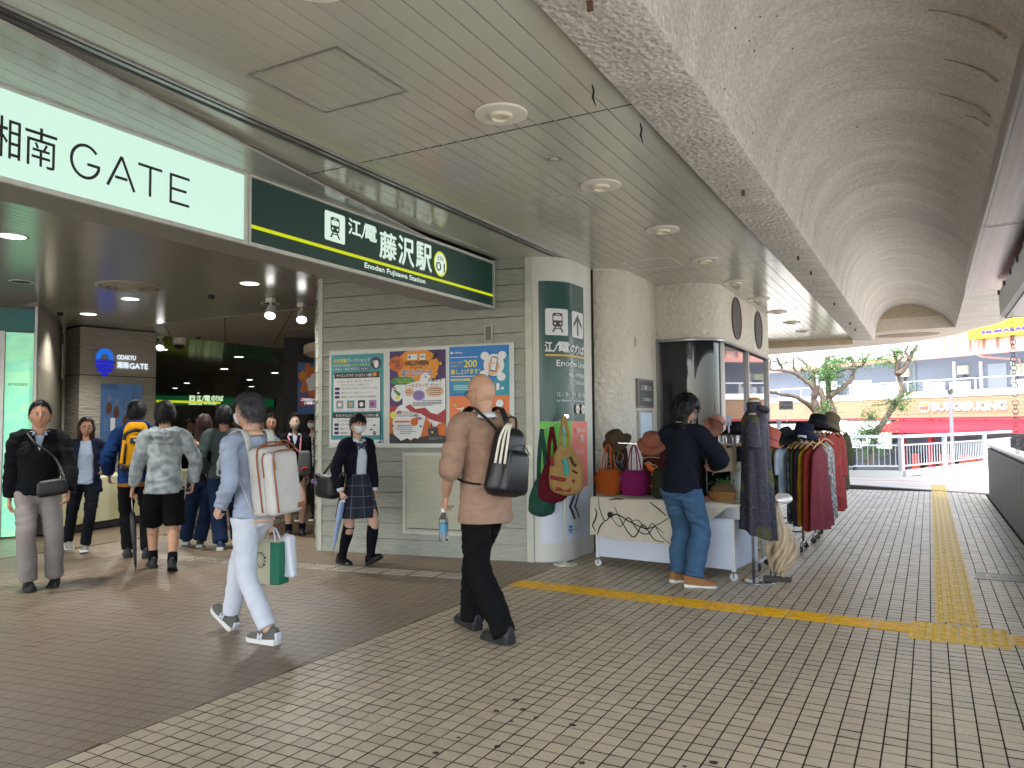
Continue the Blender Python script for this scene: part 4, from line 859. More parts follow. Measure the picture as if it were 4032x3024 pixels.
# white spotlights on short rods
def spotlight(px, py, aim):
    p = gz(px, py); t = thing('spotlight', 'lit white adjustable spotlight on the concourse ceiling', 'spotlight', (p.x, p.y, Z_I), group='white spotlights on the concourse ceiling')
    mb = MB(); mb.bbox((0, 0, -.03), (.12, .08, .06), .01); mb.build('base', M_lw, t); mb = MB(); mb.tube([(0, 0, -.06), (0, 0, -.15)], .014, 8); mb.build('rod', M_lw, t)
    a = Vector(aim).normalized(); Mx = a.to_track_quat('Z', 'Y').to_matrix()
    mb = MB(); mb.lathe([(.035, -.11), (.055, -.09), (.075, .05), (.08, .07), (.07, .07), (.06, .03)], 20, (0, 0, -.2), Mx); soft(mb.build('head', M_lw, t))
    mb = MB(); mb.lathe([(.064, .045), (0, .045)], 20, (0, 0, -.2), Mx, cap=False); mb.build('lens', mat('lit_spot', '#ffffff', .5, emit=14.), t)
    l = bpy.data.lights.new('spot_lamp', 'SPOT'); l.energy = 12/EXF*6; l.spot_size = R(80); l.spot_blend = .7; l.shadow_soft_size = .05
    lo = bpy.data.objects.new('lamp', l); COL.objects.link(lo); lo.parent = t; lo.location = Vector((0, 0, -.2))+a*.09; lo.rotation_euler = (-a).to_track_quat('Z', 'Y').to_euler()
spotlight(1066, 1172, (.35, -.5, -.8)); spotlight(1188, 1192, (.45, -.45, -.75)); spotlight(632, 1320, (.5, -.5, -.7))
# domed camera
p = gz(707, 1330); t = thing('dome_camera', 'cream security dome camera hanging from the concourse ceiling', 'camera', (p.x, p.y, Z_I)); mb = MB(); mb.lathe([(.13, 0), (.13, -.12), (.11, -.14)], 20); mb.build('housing', M_lw, t); mb = MB(); mb.lathe([(.09, -.14), (.08, -.19), (.04, -.22), (0, -.225)], 16, cap=False); mb.build('dome', M_dark, t)

# logo pillar
PD = Vector((.24, 1.273, 0)).normalized(); PN = Vector((PD.y, -PD.x, 0)); P0 = Vector((-12.603, 7.885, 0))
def wavy(name, c):
    m, n, L, b = node_mat(name); tcn = n.new('ShaderNodeTexCoord'); mp = n.new('ShaderNodeMapping'); mp.inputs['Scale'].default_value = (2.5, 2.5, 16); ns = n.new('ShaderNodeTexNoise'); ns.inputs['Scale'].default_value = 2; ns.inputs['Detail'].default_value = 3
    L.new(tcn.outputs['Object'], mp.inputs[0]); L.new(mp.outputs[0], ns.inputs[0]); bp = n.new('ShaderNodeBump'); bp.inputs['Strength'].default_value = .9; bp.inputs['Distance'].default_value = .05; L.new(ns.outputs[0], bp.inputs['Height']); L.new(bp.outputs[0], b.inputs['Normal']); b.inputs['Base Color'].default_value = (*lin(c), 1); b.inputs['Roughness'].default_value = .5; return m
lp = thing('logo_pillar', 'big square pillar of rippled pale stone panels with a lit mall logo', 'pillar', P0+PD*.6)
pts = [P0, P0+PD*1.3, P0+PD*1.3-PN*.8, P0-PN*.62-PD*.03, P0-PN*.6]
mb = MB(); mb.prism([(q.x, q.y) for q in pts], 0, 2.345); mb.build('panel', wavy('ripple_stone', '#a39c90'), lp, world=True)
mb = MB(); mb.prism([(q.x, q.y) for q in pts], 2.36, Z_I-.03); mb.build('panel', MATS['ripple_stone'], lp, world=True)
ip = [P0+PD*.02-PN*.015, P0+PD*1.28-PN*.015, P0+PD*1.28-PN*.78, P0-PN*.6]
mb = MB(); mb.prism([(q.x, q.y) for q in ip], 2.3, Z_I+.02); mb.build('core', M_dark, lp, world=True)
lg = thing('mall_logo', 'lit blue sun over waves logo with white mall lettering on the pillar', 'logo sign', P0+PD*.6+Vector((0, 0, 2.4)))
p = Panel(P0+PN*.02, PD, root=lg)
L_blue = lit('logo_blue', '#1f6bd8', 1.0); L_blue2 = lit('logo_wave_blue', '#1420d8', 1.0); L_w2 = lit('logo_white', '#e6f2ff', 1.0)
q2 = lambda x, y: p.uv(x/1.276, 1100+y/1.276)
a = q2(480, 400); c = q2(572, 400); uc = (a[0]+c[0])/2; ru = (c[0]-a[0])/2; vb = q2(526, 402)[1]; vt = q2(526, 346)[1]
ring_ = [(uc+ru*math.cos(R(a_)), vb+(vt-vb)*math.sin(R(a_))) for a_ in range(0, 181, 10)]+[(uc+ru*.46*math.cos(R(a_)), vb+(vt-vb)*.5*math.sin(R(a_))) for a_ in range(180, -1, -12)]
p.poly(ring_, L_blue, 'logo_arch')
for k, (sc_, dv) in enumerate(((1.0, .02), (.95, .095), (.75, .17), (.3, .235))):
    top = []; bot = []
    for i in range(25):
        x = -1+i/12; y_ = .012*math.sin(x*11); top.append((uc+ru*sc_*x, vb-dv+y_)); bot.append((uc+ru*sc_*x, vb-dv-.045+y_))
    p.poly(top+bot[::-1], L_blue2, 'logo_wave')
a = q2(588, 385); c = q2(681, 400); p.text('ODAKYU', a[0], c[0], q2(635, 404)[1], q2(635, 382)[1], L_w2, .004)
a = q2(587, 430); c = q2(645, 430); p.text('湘南', a[0], c[0], q2(615, 446)[1], q2(615, 415)[1], L_w2, .005); a = q2(650, 430); c = q2(742, 440); p.text('GATE', a[0], c[0], q2(695, 450)[1], q2(695, 424)[1], L_w2, .005)
ps = thing('keyring_poster', 'light blue poster of leather key rings on the logo pillar', 'poster', P0+PD*.7+Vector((0, 0, 1.2)))
p = Panel(P0+PN*.012, PD, root=ps); a = q2(507, 522); c = q2(716, 522); u0, u1 = a[0], c[0]; v1 = a[1]; v0 = .95
p.rect(u0, u1, v0, v1, lit('poster_blue', '#5f86b8', .22), 'sheet', .003)
I_lea = ink('leather', '#5a3a2c'); I_rib = ink('ribbon', '#4d6a92')
for x, y in ((548, 640), (585, 660), (630, 705)):
    c = q2(x, y); p.poly([(c[0]-.05, c[1]-.12), (c[0]-.055, c[1]), (c[0]-.01, c[1]+.09), (c[0]+.03, c[1]+.06), (c[0]+.05, c[1]-.02), (c[0]+.03, c[1]-.13)], I_lea); p.disc(c[0], c[1]+.15, .02, I_gry, ry=.06); p.disc(c[0], c[1]+.15, .012, MATS['lit_poster_blue'], ry=.05)
for x, y in ((630, 630), (675, 585)): c = q2(x, y); p.disc(c[0], c[1], .04, I_lea, ry=.09); p.disc(c[0], c[1], .03, MATS['lit_poster_blue'], ry=.08)
c = q2(545, 540); p.rect(c[0]-.1, c[0]+.14, c[1]-.03, c[1]+.03, I_rib)
for x in (530, 565): c = q2(x, 720); p.rect(c[0]-.04, c[0]+.04, c[1]-.14, c[1]+.08, I_rib if x == 530 else I_ltw)
# glowing glass panel and steel door frame by the shop entrance
GD = Vector((.16, .275, 0)).normalized(); GN = Vector((GD.y, -GD.x, 0)); G0 = Vector((-10.822, 5.772, 0))
gl = thing('light_panel', 'glowing mint green glass light panel with watery bands in a steel frame', 'light panel', G0)
m, n, L, b = node_mat('lit_water_glass'); tcn = n.new('ShaderNodeTexCoord'); mp = n.new('ShaderNodeMapping'); mp.inputs['Scale'].default_value = (1.2, 1.2, 3.0); ns = n.new('ShaderNodeTexNoise'); ns.inputs['Scale'].default_value = 1.0; ns.inputs['Detail'].default_value = 2; cr = n.new('ShaderNodeValToRGB')
for pos, c in ((.0, '#36b7c4'), (.42, '#4fd3c8'), (.5, '#8fe9c4'), (1, '#a8f2c0')):
    e = cr.color_ramp.elements[0] if pos == 0 else (cr.color_ramp.elements[1] if pos == 1 else cr.color_ramp.elements.new(pos)); e.color = (*lin(c), 1)
L.new(tcn.outputs['Object'], mp.inputs[0]); L.new(mp.outputs[0], ns.inputs[0]); L.new(ns.outputs[0], cr.inputs[0]); L.new(cr.outputs[0], b.inputs['Base Color']); L.new(cr.outputs[0], b.inputs['Emission Color']); b.inputs['Emission Strength'].default_value = .46/EXF
p = Panel(G0, GD, root=gl); p.slab(-.02, .30, .02, 2.74, .03, m, 'glass'); 
m2 = mat('water_band', '#3f8f88', .3, var=.3, scale=3, emit=.12); p.slab(-1.2, .305, 2.76, 3.06, .03, m2, 'glass')
for u, w_ in ((-.09, .06), (.305, .03)): p.slab(u, u+w_, 0, 2.75 if u < 0 else 3.1, .06, M_alu, 'frame')
p.slab(-1.2, .335, 3.06, 3.1, .05, M_steel, 'frame'); p.slab(-1.2, .30, 2.742, 2.758, .05, M_steel, 'frame'); p.slab(-2.6, -.1, 0, 2.74, .02, M_glass, 'dark_pane')
p.text('藤沢市民図書室', .02, .24, 2.02, 2.06, D_grn, h=.034)
bw = thing('service_wall', 'dim beige wall between the light panel and the logo pillar', 'wall', (-12, 7, 0))
q = [G0+GD*.34-GN*.02, P0-PN*.62-PD*.05]; mb = MB(); mb.prism([(q[0].x, q[0].y), (q[1].x, q[1].y), (q[1].x-2, q[1].y+.5), (q[0].x-2, q[0].y+.5)], 0, Z_I); mb.build('wall_face', M_wall_in, bw, world=True)
dv_ = (q[1]-q[0]).normalized(); dn = Vector((dv_.y, -dv_.x, 0)); p = Panel(q[0], dv_, root=bw); LL = (q[1]-q[0]).length
p.slab(.06, LL-.14, .0, 2.3, .012, mat('service_door', '#6f6a5b', .5), 'door'); p.slab(LL-.12, LL-.04, 0, 2.3, .02, M_dark, 'door_gap'); p.slab(.5, .56, 1.35, 1.55, .02, M_lw, 'switch')

# far parts of the concourse
def wallbox(name, label, cat, pts, z0, z1, m): t = thing(name, label, cat, (pts[0][0], pts[0][1], 0)); mb = MB(); mb.prism(pts, z0, z1); mb.build('face', m, t, world=True); return t
def interior(name, pts, z0, z1, m): mb = MB(); mb.prism(pts, z0, z1); return mb.build(name, m, kind='structure')
interior('concourse_end_wall', [(-34, 5), (-34, 45), (-34.3, 45), (-34.3, 5)], 0, Z_I, mat('end_wall', '#5d5949', .7))
interior('concourse_side_wall', [(-9.0, 12.6), (-26, 40), (-25.8, 40.2), (-8.8, 12.8)], 0, Z_I, mat('side_wall', '#4a4030', .6))
interior('concourse_south_wall', [(-13.5, 9.2), (-34, 14.2), (-34, 14.0), (-13.5, 9.0)], 0, Z_I, M_wall_in)
gsn = thing('platform_sign', 'green hanging sign with train pictogram pointing to the platforms inside', 'sign', (-20, 16, 2.1))
p = Panel((-20, 0, 0), (0, 1, 0), root=gsn); a = q2(0, 0)
qg = lambda x, y: p.uv(560+x/2.765, 1150+y/2.765)
u0, v1 = qg(150, 1118); u1, v0 = qg(850, 1240); p.slab(u0-3, u1+2.4, v0, v1, .1, M_dark, 'case', -.1); p.rect(u0-2.9, u1+2.3, v0+.01, v1-.01, lit('hang_green', '#0f5a33', .45), 'face')
L_pale = lit('hang_letter', '#d8f5c8', .9)
a = qg(512, 1187); c = qg(575, 1127); train(p, a[0], c[0], a[1], c[1], L_pale, MATS['lit_hang_green'])
for s_, x0, x1 in (('江', 592, 640), ('ノ', 645, 670), ('電', 675, 738), ('の', 752, 795), ('り', 803, 830), ('ば', 838, 880)): a = qg(x0, 1185); c = qg(x1, 1130); p.text(s_, a[0], c[0], a[1], c[1], L_pale, .012)
a = qg(150, 1200); c = qg(850, 1193); p.rect(a[0], c[0], a[1], c[1], L_yel, 'stripe'); a = qg(505, 1226); c = qg(648, 1206); p.text('Enoden Line', a[0], c[0], a[1], c[1], L_pale, .004); a = qg(668, 1226); c = qg(805, 1206); p.text('에노시마 전철선', a[0], c[0], a[1], c[1], L_pale, .003)
wallbox('dark_kiosk', 'dark kiosk block standing under the concourse ceiling', 'kiosk', [(-17.5, 17.6), (-15.2, 17.6), (-13.4, 20.5), (-17.5, 20.5)], 0, 2.45, M_dark)
wallbox('pale_pier', 'pale square pier behind the hanging platform sign', 'pier', [(-22, 18.0), (-21.2, 18.0), (-21.2, 18.9), (-22, 18.9)], 0, Z_I, mat('pier_pale', '#8f8a7a', .5))
wallbox('brass_pier', 'brown brass clad pier beyond the siding wall', 'pier', [(-11.9, 12.1), (-11.0, 12.9), (-11.5, 13.6), (-12.4, 12.9)], 0, Z_I, mat('brass_clad', '#7a6238', .3, .7, var=.1))
# blue elevator notice behind the wall
en = thing('elevator_notice', 'blue advertising panel with a red Japanese notice strip beyond the siding wall', 'advert panel', (-9.7, 11.2, 0)); p = Panel((-9.9, 10.9, 0), Vector((.75, .66, 0)), root=en)
qe = lambda x, y: p.uv(560+x/2.765, 1150+y/2.765)
a = qe(1690, 1330); c = qe(2060, 770); p.slab(a[0]-.25, c[0]+.5, 0, Z_I-.1, .05, M_dark, 'frame', -.06); p.rect(a[0], c[0], a[1], c[1], lit('ad_blue', '#1d4f86', .18), 'sheet')
c1 = qe(1850, 960); p.poly(blob(c1[0], c1[1], .22, .3, 7, .2), I_or2); p.poly(blob(c1[0]+.02, c1[1]-.05, .12, .15, 5, .15), I_w); c1 = qe(1745, 900); p.poly(blob(c1[0], c1[1], .06, .07, 5, .3), I_or)
a = qe(1715, 1240); c = qe(2000, 1135); p.rect(a[0], c[0], a[1], c[1], lit('ad_red', '#9c1c22', .25), 'strip'); a = qe(1730, 1185); c = qe(1975, 1155); p.text('こちらのエレベーターを', a[0], c[0], a[1], c[1], L_w2, .002); a = qe(1765, 1222); c = qe(1975, 1192); p.text('ご利用ください', a[0], c[0], a[1], c[1], L_w2, .002)
# round drum hanging over the passage
dm = thing('ceiling_drum', 'round beige ceiling drum with a wide disc rim behind the siding wall', 'ceiling drum', (-7.7, 9.35, 2.5))
c = on_ground(560+2060/2.765, 1150+600/2.765, 2.75)
mb = MB(); mb.lathe([(.82, 2.52), (.9, 2.56), (.9, 2.68), (.86, 2.70), (.5, 2.70)], 48, (-7.75, 9.4, 0)); soft(mb.build('disc', mat('drum_cream', '#a0927c', .5), dm, world=True)); mb = MB(); mb.lathe([(.5, 2.7), (.5, Z_I)], 40, (-7.75, 9.4, 0)); soft(mb.build('drum', mat('drum_tan', '#9d8262', .5), dm, world=True))
# stall table inside with painted cloth
tb = thing('cloth_table', 'long table under a white and yellow painted cloth in the concourse', 'table', (-10.5, 6.8, 0)); TD = Vector((-.199, 1.02, 0)).normalized(); TN = Vector((TD.y, -TD.x, 0)); T0 = Vector((-10.315, 6.15, 0))
mb = MB(); nn = 40
for i in range(nn+1):
    s_ = 2.6*i/nn; o_ = .012*math.sin(s_*23)+.01*math.sin(s_*9)
    for z_, k_ in ((.12, 1.), (.4, .7), (.72, .1), (.755, -.6)): q = T0+TD*s_+TN*(o_*k_ if k_ > 0 else -.02); mb.v.append((q.x, q.y, z_))
    q = T0+TD*s_-TN*.6; mb.v.append((q.x, q.y, .755))
for i in range(nn):
    for j in range(4): mb.f.append((i*5+j, (i+1)*5+j, (i+1)*5+j+1, i*5+j+1)); mb.m.append(0)
soft(mb.build('tablecloth', mat('painted_cloth', '#bdbba8', .7, col2='#a39e62', scale=1.6, detail=6), tb, world=True), 60)
mb = MB(); mb.prism([tuple((T0+TD*a_-TN*b_)[:2]) for a_, b_ in ((.02, .03), (2.58, .03), (2.58, .58), (.02, .58))], .02, .74); mb.build('table_body', M_dark, tb, world=True)
for k in range(5):
    q = T0+TD*(1.7+.16*k)-TN*rnd.uniform(.12, .3); mb = MB(); mb.bbox((0, 0, .03), (.12, .09, .06+.02*(k % 2)), .005, rot=rnd.uniform(0, 2)); mb.build('goods_box', [mat('box_tan', '#8c6a48', .7), mat('box_white', '#c2beb2', .7)][k % 2], None, loc=(q.x, q.y, .757), label='small goods box on the painted cloth table', cat='box', group='goods boxes on the cloth table')
# ================================================================ BEYOND THE DECK
FD = Vector((-.805, .593, 0)).normalized(); FP = CP+ray(3500, 1650)*53; FP.z = 0; FN = Vector((FD.y, -FD.x, 0))
if FN.dot(CP-FP) < 0: FN = -FN
EU = -FD if (-FD).cross(Vector((0, 0, 1))).dot(FN) > 0 else FD
bk = thing('burger_shop_building', 'two storey white and grey building with wooden burger shop fascia and red awning', 'building', FP+Vector((0, 0, -2.3)))
p = Panel(Vector((FP.x, FP.y, 0)), EU, root=bk)
ZG = 470
def fb(x, y): return p.uv(3000+x/2.1434, 1220+y/2.1434)
M_bwall = mat('facade_grey', '#7b808b', .7, var=.05, scale=.5); M_bwhite = mat('facade_white', '#d6d8da', .6); M_wood = mat('fascia_wood', '#8a7058', .55, var=.12, scale=1.2, stretch=(1, 1, 14)); M_bred = mat('fascia_red', '#8c1a2c', .5); M_rooft = mat('roof_pink', '#c99c90', .6, var=.1, scale=.6); M_bglass = mat('shop_dark_glass', '#1d2226', .1, spec=.8)
uL, uR = fb(-500, 600)[0]-14, fb(2600, 600)[0]+10
zs0 = fb(1400, 740)[1]; zs1 = fb(1400, 690)[1]; zrail = fb(1400, 598)[1]; zeave = fb(1400, 420)[1]; zr1 = fb(1400, 905)[1]; zr0 = fb(1400, 925)[1]
p.slab(uL, uR, zs1, zeave+.6, .3, M_bwall, 'upper_wall', -3.2); p.slab(uL, uR, -2.3, zr0, .3, M_bwall, 'ground_wall', -2.2)
p.slab(uL, uR, zs0, zs1, 3.1, M_bwhite, 'balcony_slab', -3.0); p.slab(uL, uR, zr1-.02, zs0-.003, .25, M_wood, 'wood_fascia', -.22)
for k in range(5): z = zr1+(zs0-zr1)*(k+1)/6; p.slab(uL, uR, z-.012, z, .008, mat('board_shadow', '#80552f', .7), 'board_joint', .03)
p.slab(uL, uR, zr0, zr1-.024, .3, M_bred, 'red_band', -.24)
# roof: pink fluted fascia with gutter
p.slab(uL, uR, zeave, zeave+.28, .35, mat('gutter_pink', '#b9847a', .5), 'gutter', .1); p.slab(uL, uR, zeave+.3, zeave+3.6, .3, M_bwhite, 'roof_wall', -1.2)
zf = fb(2000, 270)[1]-fb(2000, 360)[1]
k0 = fb(1480, 300)[0]; kk = 0
while k0+kk*.85 < uR:
    u = k0+kk*.85; p.slab(u, u+.5, zeave+.29, zeave+2.0, .35, M_rooft, 'roof_rib', -.2); kk += 1
p.slab(k0-.1, uR, zeave+.29, zeave+1.95, .1, M_bwhite, 'roof_panel', -.25); p.slab(k0-.2, uR, zeave+1.96, zeave+2.2, .5, M_rooft, 'roof_edge', -.2)
# balcony rail
for zz in (zrail-.03,): p.slab(uL, uR, zz, zz+.06, .06, M_bwhite, 'rail', 0)
u = uL
while u < uR: p.slab(u, u+.06, zs1, zrail-.03, .05, M_bwhite, 'rail_post', 0); u += 2.35
M_ac = mat('ac_white', '#cfd2d2', .5); M_grl = mat('ac_grille', '#7d8287', .6)
def ac(x0, y0, x1, y1):
    a = fb(x0, y1); c = fb(x1, y0); t = p.slab(a[0], c[0], zs1+.02, c[1], .35, M_ac, 'air_conditioner', -2.0)
    W = c[0]-a[0]; H = c[1]-zs1; cu = a[0]+W*.42; cv = zs1+.02+H*.5; r = min(W*.36, H*.42); q = Panel(p.o, p.eu, root=t)
    q.disc(cu, cv, r, M_grl, 'fan_grille', h=-1.64, n=20)
    for k in range(3): q.disc(cu, cv, r*(.9-.28*k), M_ac, 'ring', h=-1.636+.004*k, n=20) if False else None
    for k in range(6):
        an = k*math.pi/6; q.poly([(cu+r*math.cos(an)-.012*math.sin(an), cv+r*math.sin(an)+.012*math.cos(an)), (cu-r*math.cos(an)-.012*math.sin(an), cv-r*math.sin(an)+.012*math.cos(an)), (cu-r*math.cos(an)+.012*math.sin(an), cv-r*math.sin(an)-.012*math.cos(an)), (cu+r*math.cos(an)+.012*math.sin(an), cv+r*math.sin(an)-.012*math.cos(an))], M_ac, 'spoke', h=-1.632+.001*k)
    q.disc(cu, cv, r*.22, M_ac, 'hub', h=-1.62, n=12)
for a in ((1225, 605, 1375, 695), (1443, 598, 1590, 692), (1963, 575, 2110, 672), (755, 635, 885, 715), (890, 625, 1030, 712), (2190, 570, 2330, 665), (365, 595, 480, 735)): ac(*a)
def mbox(x0, y0, x1, y1, m, nm, d=.22): a = fb(x0, y1); c = fb(x1, y0); return p.slab(a[0], c[0], a[1], c[1], d, m, nm, -2.9)
M_cab = mat('cabinet_cream', '#c3c0a8', .5)
for a in ((930, 487, 1012, 563), (1420, 458, 1505, 540), (1872, 445, 1952, 543), (1960, 437, 2037, 538), (2045, 440, 2130, 505)): mbox(*a, M_cab, 'meter_cabinet')
mbox(1668, 437, 1815, 685, mat('door_grey', '#9aa0ab', .5), 'door', .05); mbox(540, 585, 690, 725, M_bwhite, 'door', .05); mbox(215, 660, 255, 710, M_ac, 'gas_meter')
for x in (905, 1045, 1378, 1600, 1865, 2165, 240): mbox(x, 425, x+14, 690, M_bwhite if x != 1045 else M_grl, 'pipe', .1)
for (x0, y0, x1, y1, x2, y2) in ((972, 563, 955, 610, 905, 618), (978, 563, 995, 612, 1040, 605), (1465, 540, 1440, 580, 1395, 565), (1472, 540, 1510, 572, 1595, 550), (1905, 543, 1920, 580, 1990, 565)):
    mb = MB(); pts = [p.P(*fb(*q_), -2.85) for q_ in ((x0, y0), ((x0+x1)/2, (y0+y1)/2+12), (x1, y1), ((x1+x2)/2, (y1+y2)/2+4), (x2, y2))]; mb.tube(pts, .035, 5); mb.build('cable', M_steel, bk, world=True)
# roof drain pipe
mb = MB(); mb.tube([p.P(*fb(1840, 260), .2), p.P(*fb(1845, 375), .5), p.P(*fb(1880, 395), .2), p.P(*fb(1945, 410), -2.6), p.P(*fb(1960, 540), -2.85)], .07, 6); mb.build('drain_pipe', M_rooft, bk, world=True)
# shop letters
sgn = thing('burger_sign', 'white rounded shop letters with round bun emblem on wooden fascia', 'sign', p.P(*fb(1750, 830), .1)); ps_ = Panel(p.o, p.eu, root=sgn)
a = fb(1450, 850); c = fb(1800, 780); a2 = fb(1830, 845); c2 = fb(2070, 770)
M_let = mat('letter_white', '#dcdcdc', .4); M_bun = mat('bun_orange', '#d8872a', .5); M_bredl = mat('emblem_red', '#b02a22', .5)
for s_, x0, x1, yb, yt in (('BURGER', 1448, 1806, 850, 778), ('KING', 1830, 2072, 845, 771)):
    a = fb(x0, yb); c = fb(x1, yt)
    ps_.text(s_, a[0], c[0], a[1], c[1], M_let, .035, 'letters', h=.12)
a = fb(1338, 865); c = fb(1425, 778); W = c[0]-a[0]; H = c[1]-a[1]; ps_.rect(a[0], c[0], a[1], c[1], M_let, 'emblem', h=.1, r=W*.3)
cu = (a[0]+c[0])/2; ps_.disc(cu, a[1]+H*.66, W*.42, M_bun, 'bun', h=.12, a0=0, a1=180, ry=H*.26); ps_.disc(cu, a[1]+H*.2, W*.42, M_bun, 'bun', h=.12, a0=180, a1=360, ry=H*.13)
ps_.text('BURGER', cu-W*.38, cu+W*.38, a[1]+H*.47, a[1]+H*.6, M_bredl, .012, h=.13); ps_.text('KING', cu-W*.4, cu+W*.4, a[1]+H*.26, a[1]+H*.43, M_bredl, .02, h=.135)
# awning and shop front below
aw = thing('red_awning', 'bright red sloped shop awning below the burger sign', 'awning', p.P(*fb(1600, 980), 0))
u0 = fb(1100, 960)[0]; u1 = uR; zt = fb(1500, 930)[1]; zb = fb(1500, 1005)[1]; zv = fb(1500, 1035)[1]
M_awn = mat('awning_red', '#98182c', .6)
mb = MB(); mb.add([p.P(u0+.5, zt, .15), p.P(u1, zt, .15), p.P(u1, zb, 1.9), p.P(u0, zb, 1.9), p.P(u0, zv, 1.92), p.P(u1, zv, 1.92), p.P(u0+.5, zv+.1, .15)], [(0, 1, 2, 3), (3, 2, 5, 4), (0, 3, 4, 6)]); mb.build('canvas', M_awn, aw, world=True)
for uu in range(int(u0)+1, int(u1), 3): mb = MB(); mb.tube([p.P(uu, zt, .16), p.P(uu, zb-.02, 1.88)], .03, 5); mb.build('arm', M_steel, aw, world=True)
p.slab(fb(-600, 0)[0], u0-.3, zr0-2.0, zr0-.05, .2, M_bwhite, 'shop_header', -.3); p.slab(uL, uR, -2.2, zr0-1.6, .05, M_bglass, 'shop_window', -.45)
for x in (1185, 1420, 690, 430): a = fb(x, 1000)[0]; p.slab(a, a+.28, -2.3, zr0, .3, M_bred if x > 1000 else M_bwhite, 'pillar', .0)
for x in (640, 770, 880): a = fb(x, 1000)[0]; p.slab(a, a+1.9, zr0-1.4, zr0-.4, .1, mat('shop_green', '#8fc9a8', .5), 'shop_panel', -.25)
for x in (1250, 1480, 1650, 1800, 1950, 2080): a = fb(x, 1080)[0]; p.slab(a, a+rnd.uniform(.5, 1.1), -1.9, -.7, .1, mat('shop_poster_red', '#a8341f', .6), 'menu_board', -.2)
# yellow roof sign
ys = thing('roof_sign', 'yellow sports shop billboard with purple letters above the roof', 'billboard', p.P(*fb(2000, 250), -2)); py_ = Panel(p.o+p.n*.45, p.eu, root=ys)
def fy(x, y): return py_.uv(3000+x/2.1434, 1220+y/2.1434)
a = fy(1740, 252); c = fy(2212, -140); py_.slab(a[0], c[0]+9, a[1], c[1]+2, .3, mat('sign_yellow_paint', '#e2d22a', .5), 'board', -.3)
I_vio = mat('sign_violet', '#4a2f9a', .5)
a = fy(1860, 205); c = fy(2270, 135); py_.text('MURASAKI', a[0], c[0], a[1], c[1], I_vio, .05, h=.01); a = fy(1880, 115); py_.text('ムラサキ', a[0], a[0]+13, a[1], a[1]+2.6, I_vio, .14, h=.01)
# street pole
a = fb(1590, 700); po = thing('street_pole', 'slim grey street pole with a dark cap in front of the burger sign', 'pole', on_plane(3000+1600/2.1434, 1750, (0, 33, 0), (0, 1, 0)))
q = onY(3000+1590/2.1434, 1220+700/2.1434, 34); mb = MB(); mb.tube([(q.x, 34, -2.3), (q.x, 34, q.z)], .07, 10); soft(mb.build('shaft', mat('pole_grey', '#7d7a80', .5, .4), po, world=True)); mb = MB(); mb.lathe([(.1, 0), (.1, .14), (.07, .2), (0, .22)], 12, (q.x, 34, q.z-.04)); mb.build('cap', M_steel, po, world=True)

# ---- deck railing
M_rail = mat('railing_white', '#b9c0c8', .4, .2)
rl = thing('deck_railing', 'white metal balustrade along the curved deck edge', 'railing', (-.6, 22.7, 0))
pth = [Vector(q) for q in ((-5.2, 21.75, 0), (-3.6, 22.02, 0), (-2.12, 22.3, 0), (-.68, 22.72, 0), (.36, 25.4, 0), (1.55, 29.2, 0), (2.6, 33.5, 0))]
for i in range(len(pth)-1):
    a, c = pth[i], pth[i+1]; d = (c-a); Ln = d.length; d.normalize(); sc_ = 1+.0*i
    mb = MB(); mb.bar(a+Vector((0, 0, .075)), c+Vector((0, 0, .075)), .22, .15); mb.build('kerb', mat('kerb_pale', '#bdbcb8', .7), rl, world=True)
    mb = MB(); mb.bar(a+Vector((0, 0, 1.05)), c+Vector((0, 0, 1.05)), .13, .08); mb.build('handrail', M_rail, rl, world=True)
    mb = MB(); mb.bar(a+Vector((0, 0, .82)), c+Vector((0, 0, .82)), .04, .04); mb.bar(a+Vector((0, 0, .27)), c+Vector((0, 0, .27)), .04, .04); mb.build('cross_rail', M_rail, rl, world=True)
    mb = MB(); mb.bbox(a+Vector((0, 0, .58)), (.15, .1, .9), .01, rot=math.atan2(d.y, d.x)); mb.build('post', M_rail, rl, world=True)
    k = int(Ln/(.125 if i < 3 else .17))
    for j in range(1, k):
        q = a+d*(Ln*j/k); mb = MB(); mb.bar(q+Vector((0, 0, .29)), q+Vector((0, 0, .80)), .02, .02); mb.build('baluster', M_rail, rl, world=True)

